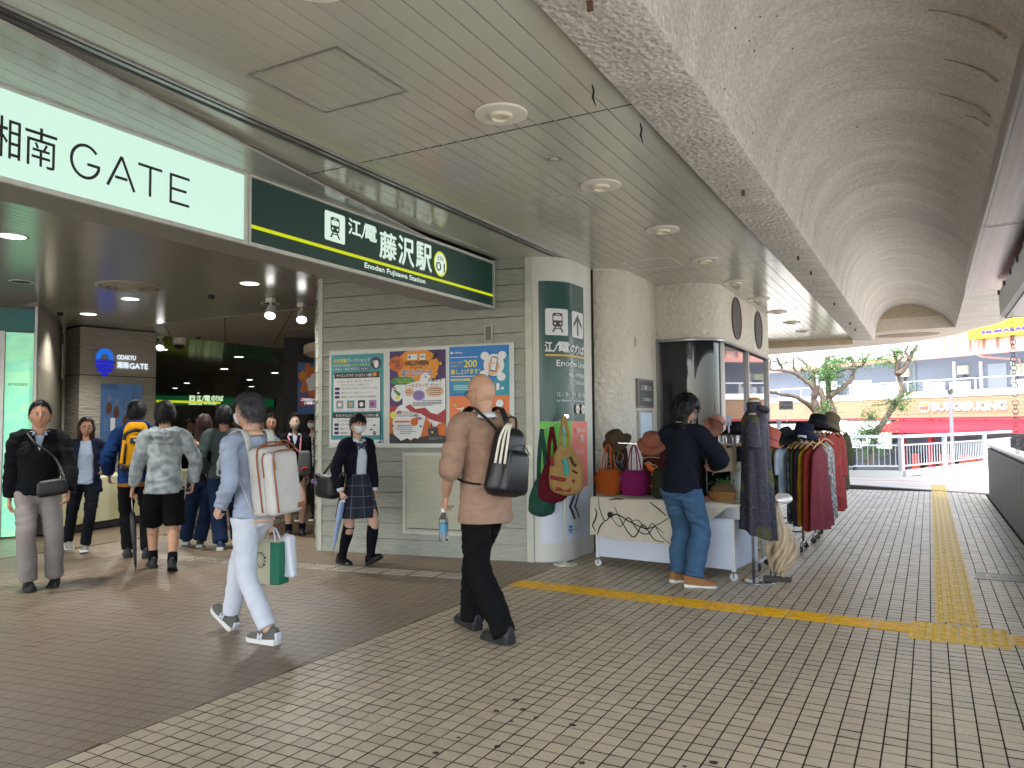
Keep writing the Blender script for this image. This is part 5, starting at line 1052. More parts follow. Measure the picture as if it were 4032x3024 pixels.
# ---- trees
M_bark = mat('bark', '#5d5148', .9, var=.35, scale=9, bump=.8, bscale=14, stretch=(1, 1, .35), dist=.03)
M_leaf = mat('leaves', '#3f6b33', .5, var=.45, scale=1.5, spec=.4); M_leaf2 = mat('pale_leaves', '#6d8f45', .5, var=.35, scale=2)
def tree(label, Y, limbs, clumps, base):
    t = thing('camphor_tree', label, 'tree', onY(*base, Y)); t.location.z = -2.3
    mb = MB(); dx = {}
    for pts, r0, r1, dy in limbs:
        q = [onY(3000+x/2.1434, 1220+y/2.1434, Y+dy*i/max(1, len(pts)-1)) for i, (x, y) in enumerate(pts)]
        # smooth the polyline
        out = []
        for i in range(len(q)-1):
            for k in range(4):
                s_ = k/4; P = [q[max(i-1, 0)], q[i], q[i+1], q[min(i+2, len(q)-1)]]
                out.append(.5*((2*P[1])+(P[2]-P[0])*s_+(2*P[0]-5*P[1]+4*P[2]-P[3])*s_**2+(3*P[1]-P[0]-3*P[2]+P[3])*s_**3))
        out.append(q[-1]); n_ = len(out)
        mb.tube([o_+Vector((rnd.gauss(0, .012), 0, rnd.gauss(0, .012))) for o_ in out], [(r0+(r1-r0)*i/(n_-1))*rnd.uniform(.9, 1.12) for i in range(n_)], 9)
    soft(mb.build('trunk', M_bark, t, world=True), 60)
    lv = [MB(), MB()]; tw = MB()
    for x, y, rx, ry, nL, dy in clumps:
        c = onY(3000+x/2.1434, 1220+y/2.1434, Y+dy); s_ = Y/FOC/2.1434
        sub = [(Vector((rnd.gauss(0, .45)*rx*s_, rnd.gauss(0, .45)*rx*s_, rnd.gauss(0, .45)*ry*s_)), rnd.uniform(.16, .42)) for _ in range(max(4, nL//26))]
        for o_, rr in sub: tw.tube([c, c+o_*.5+Vector((rnd.gauss(0, .05), 0, -.05)), c+o_*1.15], [.016, .011, .004], 4)
        for _ in range(int(nL*1.05)):
            o_, rr = rnd.choice(sub); q = c+o_+Vector((rnd.gauss(0, rr*.55), rnd.gauss(0, rr*.55), rnd.gauss(0, rr*.45)))
            a = Vector((rnd.gauss(0, 1), rnd.gauss(0, 1), rnd.gauss(-.2, .6))).normalized(); b_ = a.cross(Vector((rnd.gauss(0, 1), rnd.gauss(0, 1), rnd.gauss(0, 1)))).normalized(); l = rnd.uniform(.04, .085); wd = l*.42
            lv[rnd.random() < .3].add([q-a*l*.5, q+b_*wd*.5, q+a*l*.55, q-b_*wd*.5], [(0, 1, 2, 3)])
    tw.build('twigs', M_bark, t, world=True, kind='stuff'); o_ = lv[0]; k = len(lv[0].f); o_.add(lv[1].v, lv[1].f, 1); o_.build('crown', [M_leaf, M_leaf2], t, world=True, kind='stuff')
tree('gnarled tree with spreading bare limbs and thin green leaves left of the burger sign', 25.5,
     [([(600, 1330), (625, 1040), (600, 870), (570, 760), (560, 640), (540, 500), (545, 395)], .14, .045, .4), ([(480, 1250), (470, 900), (440, 760), (450, 690), (400, 620), (310, 555), (200, 515), (60, 505)], .13, .035, -.6), ([(575, 730), (650, 680), (735, 610), (770, 540), (790, 490), (850, 470), (905, 370)], .09, .03, .5),
      ([(455, 880), (395, 800), (300, 740), (180, 715), (65, 690)], .09, .035, -1.0), ([(450, 690), (430, 600), (420, 520), (340, 430), (290, 400)], .08, .03, .8), ([(300, 550), (265, 490), (268, 405)], .05, .025, -.2), ([(430, 530), (500, 500), (545, 440), (570, 390)], .07, .03, .3), ([(170, 505), (140, 430), (120, 400)], .05, .02, -.5), ([(500, 900), (520, 760), (490, 680), (470, 640)], .12, .06, .1), ([(60, 505), (70, 440), (78, 410)], .05, .02, 0), ([(785, 490), (700, 500), (640, 530)], .05, .02, .2), ([(780, 480), (770, 430), (720, 380)], .05, .02, .2)],
     [(560, 560, 95, 75, 900, 0), (600, 480, 80, 50, 550, -.3), (640, 430, 110, 45, 700, .3), (850, 420, 60, 60, 420, .2), (720, 400, 60, 30, 260, 0), (340, 500, 60, 40, 240, -.2), (210, 440, 70, 40, 220, .3), (600, 680, 60, 40, 300, .1), (530, 840, 50, 60, 300, -.2), (410, 570, 50, 40, 160, .2), (110, 430, 60, 30, 160, 0), (520, 900, 60, 30, 220, .2)], (3290, 1690))
tree('slender leaning tree with a forked top beside the red awning', 27.5,
     [([(900, 1300), (960, 1050), (1000, 980), (1090, 850), (1170, 720), (1180, 640), (1150, 560), (1130, 500), (1135, 430), (1110, 350)], .12, .035, .3), ([(1150, 545), (1210, 480), (1240, 430), (1270, 360), (1310, 290)], .1, .035, .3), ([(1150, 510), (1160, 430), (1200, 395)], .06, .025, -.2), ([(1240, 420), (1215, 340), (1240, 310)], .05, .02, .1)],
     [(1000, 400, 60, 60, 420, 0), (1150, 350, 90, 45, 700, .2), (1290, 340, 45, 50, 260, -.1), (1060, 430, 50, 40, 260, .2), (1100, 770, 110, 55, 700, 0), (1230, 700, 60, 40, 380, .2), (930, 900, 80, 60, 520, -.2), (930, 1020, 130, 60, 1100, 0), (830, 1080, 90, 60, 600, .3), (1180, 830, 50, 40, 240, 0), (900, 1150, 170, 60, 900, 0)], (3440, 1690))
# ================================================================ PEOPLE
def evaluated(mb, voxel, smooth=3, m=None):
    me = mb.mesh('raw', m or M_dark); o = bpy.data.objects.new('raw', me); COL.objects.link(o)
    if voxel:
        r = o.modifiers.new('r', 'REMESH'); r.mode = 'VOXEL'; r.voxel_size = voxel
    if smooth: s_ = o.modifiers.new('s', 'SMOOTH'); s_.factor = .5; s_.iterations = smooth
    dg = bpy.context.evaluated_depsgraph_get(); e = bpy.data.meshes.new_from_object(o.evaluated_get(dg))
    V = np.empty(len(e.vertices)*3); e.vertices.foreach_get('co', V); V = V.reshape(-1, 3); F = [tuple(p.vertices) for p in e.polygons]
    bpy.data.objects.remove(o); bpy.data.meshes.remove(me); bpy.data.meshes.remove(e)
    return V, F
def vnormals(V, F):
    N = np.zeros_like(V)
    for k in (3, 4):
        q = np.array([f for f in F if len(f) == k])
        if len(q):
            n_ = np.cross(V[q[:, 2]]-V[q[:, 0]], V[q[:, 3 if k == 4 else 1]]-V[q[:, 1 if k == 4 else 0]])
            if k == 3: n_ = -n_
            for j in range(k): np.add.at(N, q[:, j], n_)
    l = np.linalg.norm(N, axis=1, keepdims=True); return N/np.maximum(l, 1e-9)
def wrinkle(V, F, amp, freq=(9, 9, 16), seed=0., zfade=None):
    # cloth folds: warped ridges running round the limb, plus finer creases
    N = vnormals(V, F); d = np.empty(len(V)); fx, fy, fz = freq[0]*.55, freq[1]*.55, freq[2]*1.15
    for i, p in enumerate(V):
        w_ = noise.noise((p[0]*4+seed, p[1]*4, p[2]*3))*1.6
        a = noise.noise((p[0]*fx+seed+w_, p[1]*fy, p[2]*fz+p[0]*fx*.9+w_)); b = noise.noise((p[0]*fx*3-seed, p[1]*fy*3+w_, p[2]*fz*1.9)); m_ = .45+.9*max(0, noise.noise((p[0]*3-seed, p[1]*3, p[2]*4))+.2)
        d[i] = ((1-2.6*abs(a))*.8+.35*(1-2*abs(b)))*m_
    return V+N*(d*amp*1.35)[:, None]
def raw_obj(name, V, F, m, parent, drop=None, **kw):
    if drop is not None:
        F = [f for f in F if not drop(V[list(f)].mean(0))]; ec = {}
        for f in F:
            for a, b in zip(f, f[1:]+f[:1]): k = (min(a, b), max(a, b)); ec[k] = ec.get(k, 0)+1
        nb = {}
        for (a, b), c in ec.items():
            if c == 1: nb.setdefault(a, []).append(b); nb.setdefault(b, []).append(a)
        V = np.array(V)
        for _ in range(8):
            W = V.copy()
            for v, ns_ in nb.items():
                if len(ns_) == 2: W[v] = .4*V[v]+.3*(V[ns_[0]]+V[ns_[1]])
            V = W
    me = bpy.data.meshes.new(name); me.from_pydata(V.tolist(), [], F); 
    for q in (m if isinstance(m, (list, tuple)) else [m]): me.materials.append(q)
    me.polygons.foreach_set('use_smooth', [True]*len(me.polygons)); me.update(); return obj(name, me, parent, **kw)
def ik(a, t, l1, l2, pole):
    d = t-a; L_ = min(d.length, (l1+l2)*.999); d.normalize(); t = a+d*L_
    x = (l1*l1-l2*l2+L_*L_)/(2*L_); h = math.sqrt(max(0, l1*l1-x*x)); p_ = Vector(pole); p_ = p_-d*p_.dot(d); p_.normalize()
    return a+d*x+p_*h, t
def smooth_path(pts, n=4):
    q = [Vector(p) for p in pts]; out = []
    for i in range(len(q)-1):
        P = [q[max(i-1, 0)], q[i], q[i+1], q[min(i+2, len(q)-1)]]
        for k in range(n):
            s_ = k/n; out.append(.5*((2*P[1])+(P[2]-P[0])*s_+(2*P[0]-5*P[1]+4*P[2]-P[3])*s_**2+(3*P[1]-P[0]-3*P[2]+P[3])*s_**3))
    return out+[q[-1]]
def interp_r(rs, n=4):
    out = []
    for i in range(len(rs)-1):
        a, b = rs[i], rs[i+1]; a = a if isinstance(a, tuple) else (a, a); b = b if isinstance(b, tuple) else (b, b)
        out += [(a[0]+(b[0]-a[0])*k/n, a[1]+(b[1]-a[1])*k/n) for k in range(n)]
    e = rs[-1]; return out+[e if isinstance(e, tuple) else (e, e)]
def stube(mb, pts, rs, n=14, up=None, k=4): mb.tube(smooth_path(pts, k), interp_r(rs, k), n, up=up)
def gauss(d, c, s): return math.exp(-((d[0]-c[0])**2+(d[1]-c[1])**2+(d[2]-c[2])**2)/(2*s*s))
def head_dirs(nu=52, nv=40):
    D = []; 
    for i in range(nv+1):
        t = math.pi*i/nv
        for j in range(nu): a = 2*math.pi*j/nu; D.append((math.sin(t)*math.cos(a), math.sin(t)*math.sin(a), math.cos(t)))
    F = [(i*nu+j, (i+1)*nu+j, (i+1)*nu+(j+1) % nu, i*nu+(j+1) % nu) for i in range(nv) for j in range(nu)]
    return D, F
HD, HF = head_dirs()
def head_point(d, s, detail=True, fem=False):
    x, y, z = d; rx, ry, rz = .074, .094, .116
    w = 1.0
    if z < 0: w = 1-(.36 if fem else .28)*(-z)**1.7
    px = x*rx*w; py = y*ry*(1-.10*max(0, -z)**2); pz = z*rz
    if z < -.25 and y < .2: py = py*(1-.35*min(1, (-z-.25)/.6)*min(1, (.2-y)))
    if z > .2 and y < 0: py *= 1.06
    if y > .3: py += .006*max(0, 1-abs(z+.8)/.5)*(y-.3)      # chin
    if detail and y > 0:
        py += .020*gauss((x*2.2, 0, z*1.3), (0, 0, -.20), .16)+.011*gauss((x*2.8, 0, z*.8), (0, 0, -.03), .16)   # nose tip, bridge
        py -= .009*(gauss((x, 0, z), (.36, 0, .03), .16)+gauss((x, 0, z), (-.36, 0, .03), .16))                     # eye sockets
        py += .005*(gauss((x, 0, z), (.3, 0, .22), .16)+gauss((x, 0, z), (-.3, 0, .22), .16))                        # brows
        py += .006*gauss((x*1.1, 0, z*2), (0, 0, -.92), .2); py -= .004*gauss((x, 0, z*2.5), (0, 0, -1.55), .2)      # lips
        px += math.copysign(.004, x)*(gauss((abs(x), 0, z), (.62, 0, -.18), .2))                                     # cheeks
    return Vector((px, py, pz))*s
def hand(mb, wrist, fdir, pnorm, s, curl=.5, thumb_in=.4, left=False, spread=.06):
    f = Vector(fdir).normalized(); n_ = Vector(pnorm); n_ = (n_-f*n_.dot(f)).normalized(); sd = f.cross(n_)
    if left: sd = -sd          # sd points to the thumb side
    L_ = .19*s; w = Vector(wrist)
    palm_end = w+f*(L_*.5)
    mb.tube([w-f*.02*s, w+f*.02*s, w+f*(L_*.28), palm_end, palm_end+f*.008*s], [(.024*s, .02*s), (.029*s, .019*s), (.038*s, .018*s), (.040*s, .015*s), (.034*s, .01*s)], 14, up=sd)
    for k, (o_, ln, r_) in enumerate(((.030, .40, .0088), (.0105, .45, .0092), (-.0095, .42, .0088), (-.029, .33, .0078))):
        b = palm_end+sd*(o_*s)-f*(.006*s if k == 3 else 0); a = curl*(1+.12*k)*.9; d = f+sd*(o_*spread*30); d.normalize(); pts = [b-f*.02*s]; p = b.copy(); pts.append(p.copy())
        for seg, (q, aa) in enumerate(((.45, a*1.0), (.32, a*1.25), (.23, a*.8))):
            ax = d.cross(n_).normalized(); d = (Matrix.Rotation(aa, 3, ax) @ d).normalized(); 
            p = p+d*(L_*ln*q); pts.append(p.copy())
        mb.tube(pts, [r_*s*1.05, r_*s*1.05, r_*s, r_*s*.92, r_*s*.7], 8)
    b = w+f*(L_*.16)+sd*.024*s; d = (f*.7+sd*(.75-.5*thumb_in)+n_*thumb_in*.6).normalized(); pts = [b-d*.015*s, b]; p = b.copy()
    for q, aa in ((.20, .0), (.17, .25+.3*thumb_in), (.13, .3)):
        t_ = (n_*.5+f*.6-sd*.4*thumb_in).normalized(); d = (d*(1-aa)+t_*aa).normalized(); p = p+d*(L_*q); pts.append(p.copy())
    mb.tube(pts, [.013*s, .0125*s, .0105*s, .0095*s, .007*s], 8)
def shoe(parent, ankle, yaw, pitch, s, mu, ms, style='sneaker', roll=0.):
    # foot frame: y forward, z up, origin at the ankle
    Mx = Matrix.Rotation(yaw, 3, 'Z') @ Matrix.Rotation(pitch, 3, 'X'); L_ = .27*s; z0 = -.075*s; u = MB(); so_ = MB(); A = Vector(ankle)
    out = [(-.30, .030, .075), (-.27, .036, .095), (-.15, .039, .105), (0, .040, .092), (.15, .042, .074), (.35, .047, .058), (.52, .048, .047), (.64, .042, .040), (.70, .028, .028), (.715, .012, .02)]
    rows = []
    for t, w_, h in out:
        r_ = []
        for j in range(11):
            a = math.pi*j/10; x = math.cos(a)*w_*s*(1.0 if math.sin(a) < .5 else .93); z = z0+.012*s+max(0, math.sin(a))**.75*h*s; r_.append(Vector((x+.006*s*(t > .3)*0, t*L_, z)))
        rows.append(r_)
    for r_ in rows: u.v += [tuple(A+Mx @ q) for q in r_]
    for i in range(len(rows)-1):
        for j in range(10): u.f.append((i*11+j, i*11+j+1, (i+1)*11+j+1, (i+1)*11+j)); u.m.append(0)
    k = len(rows)-1; u.f.append(tuple(range(10, -1, -1))); u.m.append(0); u.f.append(tuple(k*11+j for j in range(11))); u.m.append(0)
    o = u.build('shoe', mu, parent, smooth=True)
    pts = [(-.315*L_, 0)]+[(t*L_, w_*1.09*s) for t, w_, h in out]+[(.735*L_, 0)]; poly = [(w_, t) for t, w_ in pts]+[(-w_, t) for t, w_ in reversed(pts[1:-1])]
    n_ = len(poly); th = .026*s if style == 'sneaker' else .016*s
    so_.v = [tuple(A+Mx @ Vector((x, y, z0-.002))) for x, y in poly]+[tuple(A+Mx @ Vector((x*.99, y, z0+th+(.012*s if y < -.15*L_ else 0)))) for x, y in poly]
    so_.f = [tuple(range(n_)), tuple(reversed(range(n_, 2*n_)))]+[(i, n_+i, n_+(i+1) % n_, (i+1) % n_) for i in range(n_)]; so_.m = [0]*len(so_.f)
    so_.build('sole', ms, o); return o, Mx, A
SKIN = {}
def skin(c): return mat('skin_'+c[1:], c, .5, var=.06, scale=25, spec=.35)
def fabric(name, c, var=.08, b=.25, bs=220., rough=.85, **k): return mat('cloth_'+name, c, rough, var=var, scale=k.pop('scale', 14), bump=b, bscale=bs, sheen=k.pop('sheen', .0), spec=k.pop('spec', .15), **k)

class Person:
    def __init__(s, label, xy, heading, H, group=None, cat='person', vox=.010, fem=False, slim=.94):
        h = Vector((heading[0], heading[1], 0)).normalized(); s.rz = math.atan2(-h.x, h.y); s.H = H; s.vox = vox; s.fem = fem; s.sl = slim; s.k = H/1.72; s.hs = s.k*(1.03 if fem else 1.07)
        s.root = thing('person', label, cat, (xy[0], xy[1], 0), s.rz, group); s.Mi = mw(s.root).inverted(); s.M = mw(s.root); s.seed = rnd.uniform(0, 50)
        s.depth = (Vector((xy[0], xy[1], 1))-CP).dot(CF)
    def W(s, p): return s.Mi @ Vector(p)                                   # world -> local
    def px(s, x, y, toward=0.):                                            # photograph pixel -> local point
        d = ray(x, y); return s.Mi @ (CP+d*(s.depth-toward))
    def pose(s, pelvis=None, lean=0., side=0., twist=0., feet=None, hands=None, elbows=((-.5, -1, -.2), (.5, -1, -.2)), head=(0, 0, 0), knees=((-.1, 1, 0), (.1, 1, 0)), sw=None):
        H = s.H; pv = Vector(pelvis) if pelvis is not None else Vector((0, 0, .525*H)); s.pv = pv
        Rl = Matrix.Rotation(side, 3, 'Y') @ Matrix.Rotation(-lean, 3, 'X'); s.Rl = Rl; Rt = Matrix.Rotation(twist, 3, 'Z') @ Rl; s.Rt = Rt
        s.waist = pv+Rl @ Vector((0, 0, .09*H)); s.chest = pv+Rl @ Vector((0, .006*H, .20*H)); s.neck = pv+Rl @ Vector((0, -.004*H, .305*H))
        s.hd = s.neck+Rl @ Vector((0, .012*H, .0))+Vector((0, 0, .092*H)); sw = sw or (.088 if s.fem else .100)*H
        s.sh = [s.neck+Rt @ Vector((sg*sw, -.004*H, -.032*H)) for sg in (-1, 1)]
        s.hip = [pv+Vector((sg*.052*H, 0, -.015*H)) for sg in (-1, 1)]
        s.ank = []; s.kn = []; s.ft = []
        for i in (0, 1):
            f = feet[i]; a = Vector(f[:3])+Vector((0, 0, .046*H)); k, a2 = ik(s.hip[i], a, .247*H, .24*H, knees[i]); s.kn.append(k); s.ank.append(a2); s.ft.append((f[3] if len(f) > 3 else 0, f[4] if len(f) > 4 else 0))
        s.wr = []; s.el = []
        for i in (0, 1):
            t = Vector(hands[i]); e, w_ = ik(s.sh[i], t, .172*H, .150*H, elbows[i]); s.el.append(e); s.wr.append(w_)
        s.Mh = Matrix.Rotation(head[0], 3, 'Z') @ Matrix.Rotation(head[1], 3, 'X') @ Matrix.Rotation(head[2], 3, 'Y')
        return s
    def body(s, col, bare_legs=False, bare_arms=False, curl=(.5, .5), palm=None, fingers=None, bald=False, ears=True):
        H = s.H; mb = MB(); up = s.Rl @ Vector((1, 0, 0)); upt = s.Rt @ Vector((1, 0, 0))
        stube(mb, [s.pv+Vector((0, 0, -.06*H)), s.pv, s.waist, s.chest, s.neck+Vector((0, 0, -.045*H)), s.neck+Vector((0, 0, -.01*H))], [(.06*H, .042*H), (.07*H, .048*H), (.06*H, .042*H), (.07*H, .046*H), (.056*H, .035*H), (.034*H, .031*H)], up=up)
        mb.tube([s.neck+Vector((0, 0, -.05*H)), s.neck, s.hd+s.Mh @ Vector((0, -.012*H, -.03*H))], [.038*H, (.0335 if not s.fem else .028)*H, (.033 if not s.fem else .028)*H], 14)
        for i in (0, 1):
            stube(mb, [s.neck+Vector((0, 0, -.04*H)), s.sh[i], s.el[i], s.wr[i]], [.022*H, .021*H, (.0235 if bare_arms else .018)*H, .0155*H]); c = s.el[i].lerp(s.wr[i], .3); mb.sphere(c, (.024 if bare_arms else .018)*H, 10, 8)
            stube(mb, [s.hip[i], s.kn[i], s.kn[i].lerp(s.ank[i], .3), s.ank[i]], [.040*H, (.034 if bare_legs else .029)*H, (.034 if bare_legs else .029)*H, .021*H]); mb.sphere(s.kn[i].lerp(s.ank[i], .28)+Vector((0, -.008*H, 0)), (.034 if bare_legs else .028)*H, 10, 8)
        V, F = evaluated(mb, s.vox, 2); V = list(map(tuple, V)); F = list(F)
        # head
        sc_ = s.hs; b = len(V); V += [tuple(s.hd+s.Mh @ head_point(d, sc_, True, s.fem)) for d in HD]; F += [tuple(i+b for i in f) for f in HF]
        e = MB()
        for sg in (-1, 1):
            Me = s.Mh @ Matrix.Rotation(sg*.35, 3, 'Z'); e.sphere(s.hd+s.Mh @ Vector((sg*.074*sc_, -.006*sc_, -.006*sc_)), (.009*sc_, .019*sc_, .033*sc_), 12, 8, M=Me)
            e.sphere(s.hd+s.Mh @ Vector((sg*.078*sc_, -.012*sc_, .004*sc_)), (.006*sc_, .016*sc_, .022*sc_), 10, 6, M=Me)
        b = len(V); V += e.v; F += [tuple(i+b for i in f) for f in e.f]
        # hands
        hb = MB()
        for i in (0, 1):
            fd = (fingers[i] if fingers and fingers[i] is not None else (s.wr[i]-s.el[i])); pn = (palm[i] if palm and palm[i] is not None else Vector((1 if i == 0 else -1, 0, 0)))
            hand(hb, s.wr[i], fd, pn, s.k*(.95 if not s.fem else .88), curl[i], left=(i == 0))
        hv, hf = evaluated(hb, .0045 if s.vox < .011 else .007, 2); b = len(V); V += list(map(tuple, hv)); F += [tuple(i+b for i in f) for f in hf]
        s.bodyo = raw_obj('body', np.array(V), F, skin(col), s.root); return s
    def hpt(s, d, off=0.): 
        d = Vector(d).normalized(); p = head_point(d, s.hs, True, s.fem); return s.hd+s.Mh @ (p+Vector((d.x, d.y, d.z))*off)
    def face(s, brow='#1c1512', lip='#8a4b40', eyes=True, mouth=True):
        me = mat('eye_dark', '#120d0b', .25, spec=.6); mw_ = mat('eye_white', '#b9b0a4', .3); mbrow = mat('brow_'+brow[1:], brow, .8)
        for sg in (-1, 1):
            if eyes:
                b = MB(); c = s.hpt((sg*.36, 1, .02), .0005); Mx = s.Mh; b.sphere(c, (.0135*s.k, .004*s.k, .005*s.k), 12, 6, M=Mx); o = b.build('eye', mw_, s.root, smooth=True); b = MB(); b.sphere(s.hpt((sg*.35, 1, .02), .003), (.0062*s.k, .003*s.k, .0052*s.k), 10, 6, M=Mx); b.build('iris', me, o, smooth=True)
                b = MB(); b.tube([s.hpt((sg*(.36+dx), 1, .055-.02*abs(dx)/.14), .0025) for dx in (-.16, -.06, .06, .17)], [.0012, .002, .002, .001], 5); b.build('eyelid', me, o)
            b = MB(); b.tube([s.hpt((sg*x, 1, z), .002) for x, z in ((.16, .20), (.32, .235), (.48, .22), (.6, .17))], [.0022, .0034, .003, .0012], 6); b.build('eyebrow', mbrow, s.root)
        if mouth: b = MB(); b.tube([s.hpt((x, 1, -.46-.02*abs(x)/.2), .001) for x in (-.24, -.1, 0, .1, .24)], [(.002, .002), (.004, .0045), (.0045, .005), (.004, .0045), (.002, .002)], 6); b.build('mouth', mat('lip_'+lip[1:], lip, .5), s.root, smooth=True)
        return s
    def mask(s, c='#c9ccd0', zt=.0, zb=-.98):
        b = MB(); nx, nz = 16, 12; m_ = mat('mask_'+c[1:], c, .7, bump=.15, bscale=90)
        for i in range(nz+1):
            z = zt+(zb-zt)*i/nz
            for j in range(nx+1):
                a = (j/nx-.5)*2; w_ = 1.05*(1-.30*(i/nz)**2); an = a*w_; bul = .012*(1-a*a)*(1-((i/nz-.35)*1.4)**2); d = (math.sin(an), math.cos(an), z*.92); p = head_point(Vector(d).normalized(), s.hs, False, s.fem)
                b.v.append(tuple(s.hd+s.Mh @ (p+Vector((d[0], d[1], 0))*(.006+max(0, bul)))))
        for i in range(nz):
            for j in range(nx): b.f.append((i*(nx+1)+j, i*(nx+1)+j+1, (i+1)*(nx+1)+j+1, (i+1)*(nx+1)+j)); b.m.append(0)
        o = b.build('face_mask', m_, s.root, smooth=True); sf = o.modifiers.new('s', 'SOLIDIFY'); sf.thickness = .002
        b = MB()
        for sg in (-1, 1):
            b.tube([s.hpt((sg*.85, .55, -.12), .006), s.hpt((sg*1, .15, .08), .008), s.hpt((sg*1, -.12, .2), .012), s.hpt((sg*1, -.25, -.0), .013), s.hpt((sg*1, .1, -.32), .008), s.hpt((sg*.75, .5, -.5), .007)], .0022, 5)
        b.build('ear_loop', m_, o); return s
    def glasses(s, c='#2a2320', r_=.023):
        b = MB(); m_ = mat('glasses_'+c[1:], c, .3)
        for sg in (-1, 1):
            cc = s.hpt((sg*.37, 1, .0), .012); pts = [cc+s.Mh @ Vector((r_*1.1*s.k*math.cos(t*.5236), 0, r_*.85*s.k*math.sin(t*.5236))) for t in range(13)]; b.tube(pts, .0022, 5)
            b.tube([cc+s.Mh @ Vector((sg*r_*1.1*s.k, 0, .004)), s.hpt((sg*.95, .4, .08), .006), s.hpt((sg*1, -.12, .1), .008)], .0022, 5)
        b.tube([s.hpt((-.15, 1, .03), .012), s.hpt((.15, 1, .03), .012)], .0022, 5); b.build('glasses', m_, s.root); return s
    def hair(s, c, style='short', T=.018, bangs=.64, side=.0, back=-.45, length=0., wide=.085, seed=None, streak=(40, 40, 6)):
        H = s.H; sc_ = s.hs; m_ = mat('hair_'+c[1:], c, .5, var=.35, scale=9, bump=.6, bscale=34, stretch=(3.2, 3.2, .45), spec=.25, dist=.006)
        sd_ = s.seed; mb = MB()
        ys = [-1, -.35, -.05, .2, .45, .62, 1]; zs = [back, back+.03, side-.22, side+.1, bangs-.14, bangs, bangs+.03]
        V = []
        for d in HD:
            x, y, z = d; zb = float(np.interp(y, ys, zs))+.09*noise.noise((x*7+sd_, y*7, 1.3))+.05*noise.noise((x*19+sd_, y*19, .3)); q = min(1, max(0, (z-zb)/.26)); q = q*q*(3-2*q); nz_ = noise.noise((x*4+sd_, y*4, z*1.6))*.35+noise.noise((x*13+sd_, y*13, z*3))*.18
            t = (T*(1+nz_)+.010*max(0, z))*q-.02*(1-q); p = head_point(d, sc_, False, s.fem); V.append(tuple(s.hd+s.Mh @ (p+Vector(d)*t)))
        mb.v = V; mb.f = list(HF); mb.m = [0]*len(HF); bl = MB(); rb_ = random.Random(int(s.seed*100))
        for _ in range(int(2600 if T > .005 else 0)):
            d = Vector((rb_.gauss(0, 1), rb_.gauss(0, 1), rb_.gauss(0, 1))).normalized(); zb = float(np.interp(d.y, ys, zs))
            if d.z < zb+.05: continue
            fl = Vector((d.x*.5, d.y*.6-.1+(.5 if d.y > .3 and d.z > .3 else 0), -.9)); fl = (fl-d*fl.dot(d)); fl = fl.normalized() if fl.length > .05 else Vector((0, -1, 0)); fl = (fl+Vector((rb_.gauss(0, .3), rb_.gauss(0, .3), rb_.gauss(0, .3)))+d*rb_.uniform(.0, .35)).normalized()
            p0_ = head_point(d, sc_, False, s.fem)+d*(T*.75+.008*max(0, d.z)); l_ = rb_.uniform(.018, .042)*min(1.6, T/.016); w__ = d.cross(fl).normalized()*.0016; p1_ = p0_+fl*l_*.55+d*.003; p2_ = p0_+fl*l_-d*.003
            bl.add([s.hd+s.Mh @ q_ for q_ in (p0_-w__, p0_+w__, p1_+w__, p1_-w__, p2_)], [(0, 1, 2, 3), (3, 2, 4)])
        if bl.v: bl.build('strands', m_, s.root, kind='stuff')
        if length:
            B = s.hd+s.Mh @ Vector((0, -.045*s.k, .0)); Lz = length; dn = Vector((0, 0, -1)); bk = s.Rl @ Vector((0, -1, 0)); rt = s.Mh @ Vector((1, 0, 0)); w_ = wide*s.k
            stube(mb, [B+Vector((0, 0, .05)), B+dn*.06, B+dn*(Lz*.45)+bk*.05, B+dn*(Lz*.8)+bk*.055, B+dn*Lz+bk*.04], [(w_*.8, .07*s.k), (w_, .062*s.k), (w_*1.02, .04*s.k), (w_*.95, .028*s.k), (w_*.55, .012*s.k)], 20, up=rt)
            for sg in (-1, 1):
                stube(mb, [s.hpt((sg*.75, .35, .55), -.005), s.hpt((sg*1, .1, -.05), .006), s.hpt((sg*.95, .05, -.6), .018), s.neck+s.Mh @ Vector((sg*.062*s.k, -.0, -.02*H)), s.neck+s.Rl @ Vector((sg*.07*s.k, .03*s.k, -max(.03, Lz*.45)))], [.02*s.k, .026*s.k, .028*s.k, .026*s.k, .01*s.k], 10)
            Vn, Fn = evaluated(mb, .007, 2); Nn = vnormals(Vn, Fn)
            dd = np.array([noise.noise((p[0]*60+sd_, p[1]*60, p[2]*5))*.006 for p in Vn]); Vn = Vn+Nn*dd[:, None]; raw_obj('hair', Vn, Fn, m_, s.root)
        else: mb.build('hair', m_, s.root, smooth=True)
        return s
    def top(s, name, m, ease=.0, hem=.47, sleeve=1.0, cuff=None, open_=None, amp=.006, drop_sh=.0, flare=.0, voxel=None, thick=1.0, neck_r=None, belly=0., sm=3, freq=(9, 9, 16), hem_dz=0., keep=None):
        H = s.H; mb = MB(); up = s.Rl @ Vector((1, 0, 0)); e = ease; hz = hem*H; pv = s.pv
        low = Vector((pv.x, pv.y, hz)); mid = Vector((pv.x, pv.y, max(hz+.03, pv.z)))
        stube(mb, [low+Vector((0, 0, hem_dz)), mid, s.waist, s.chest, s.neck+s.Rl @ Vector((0, 0, -.05*H)), s.neck+s.Rl @ Vector((0, 0, -.012*H))],
              [(a_*s.sl, b_*s.sl) for a_, b_ in ((.090*H+e+flare, .066*H+e+flare+belly*.5), (.090*H+e, .066*H+e+belly), (.080*H+e, .060*H+e+belly), (.092*H+e, .066*H+e+belly*.3), (.075*H+e*.7, .050*H+e*.7))]+[(.040*H+e*.25, .037*H+e*.25)], 24, up=up)
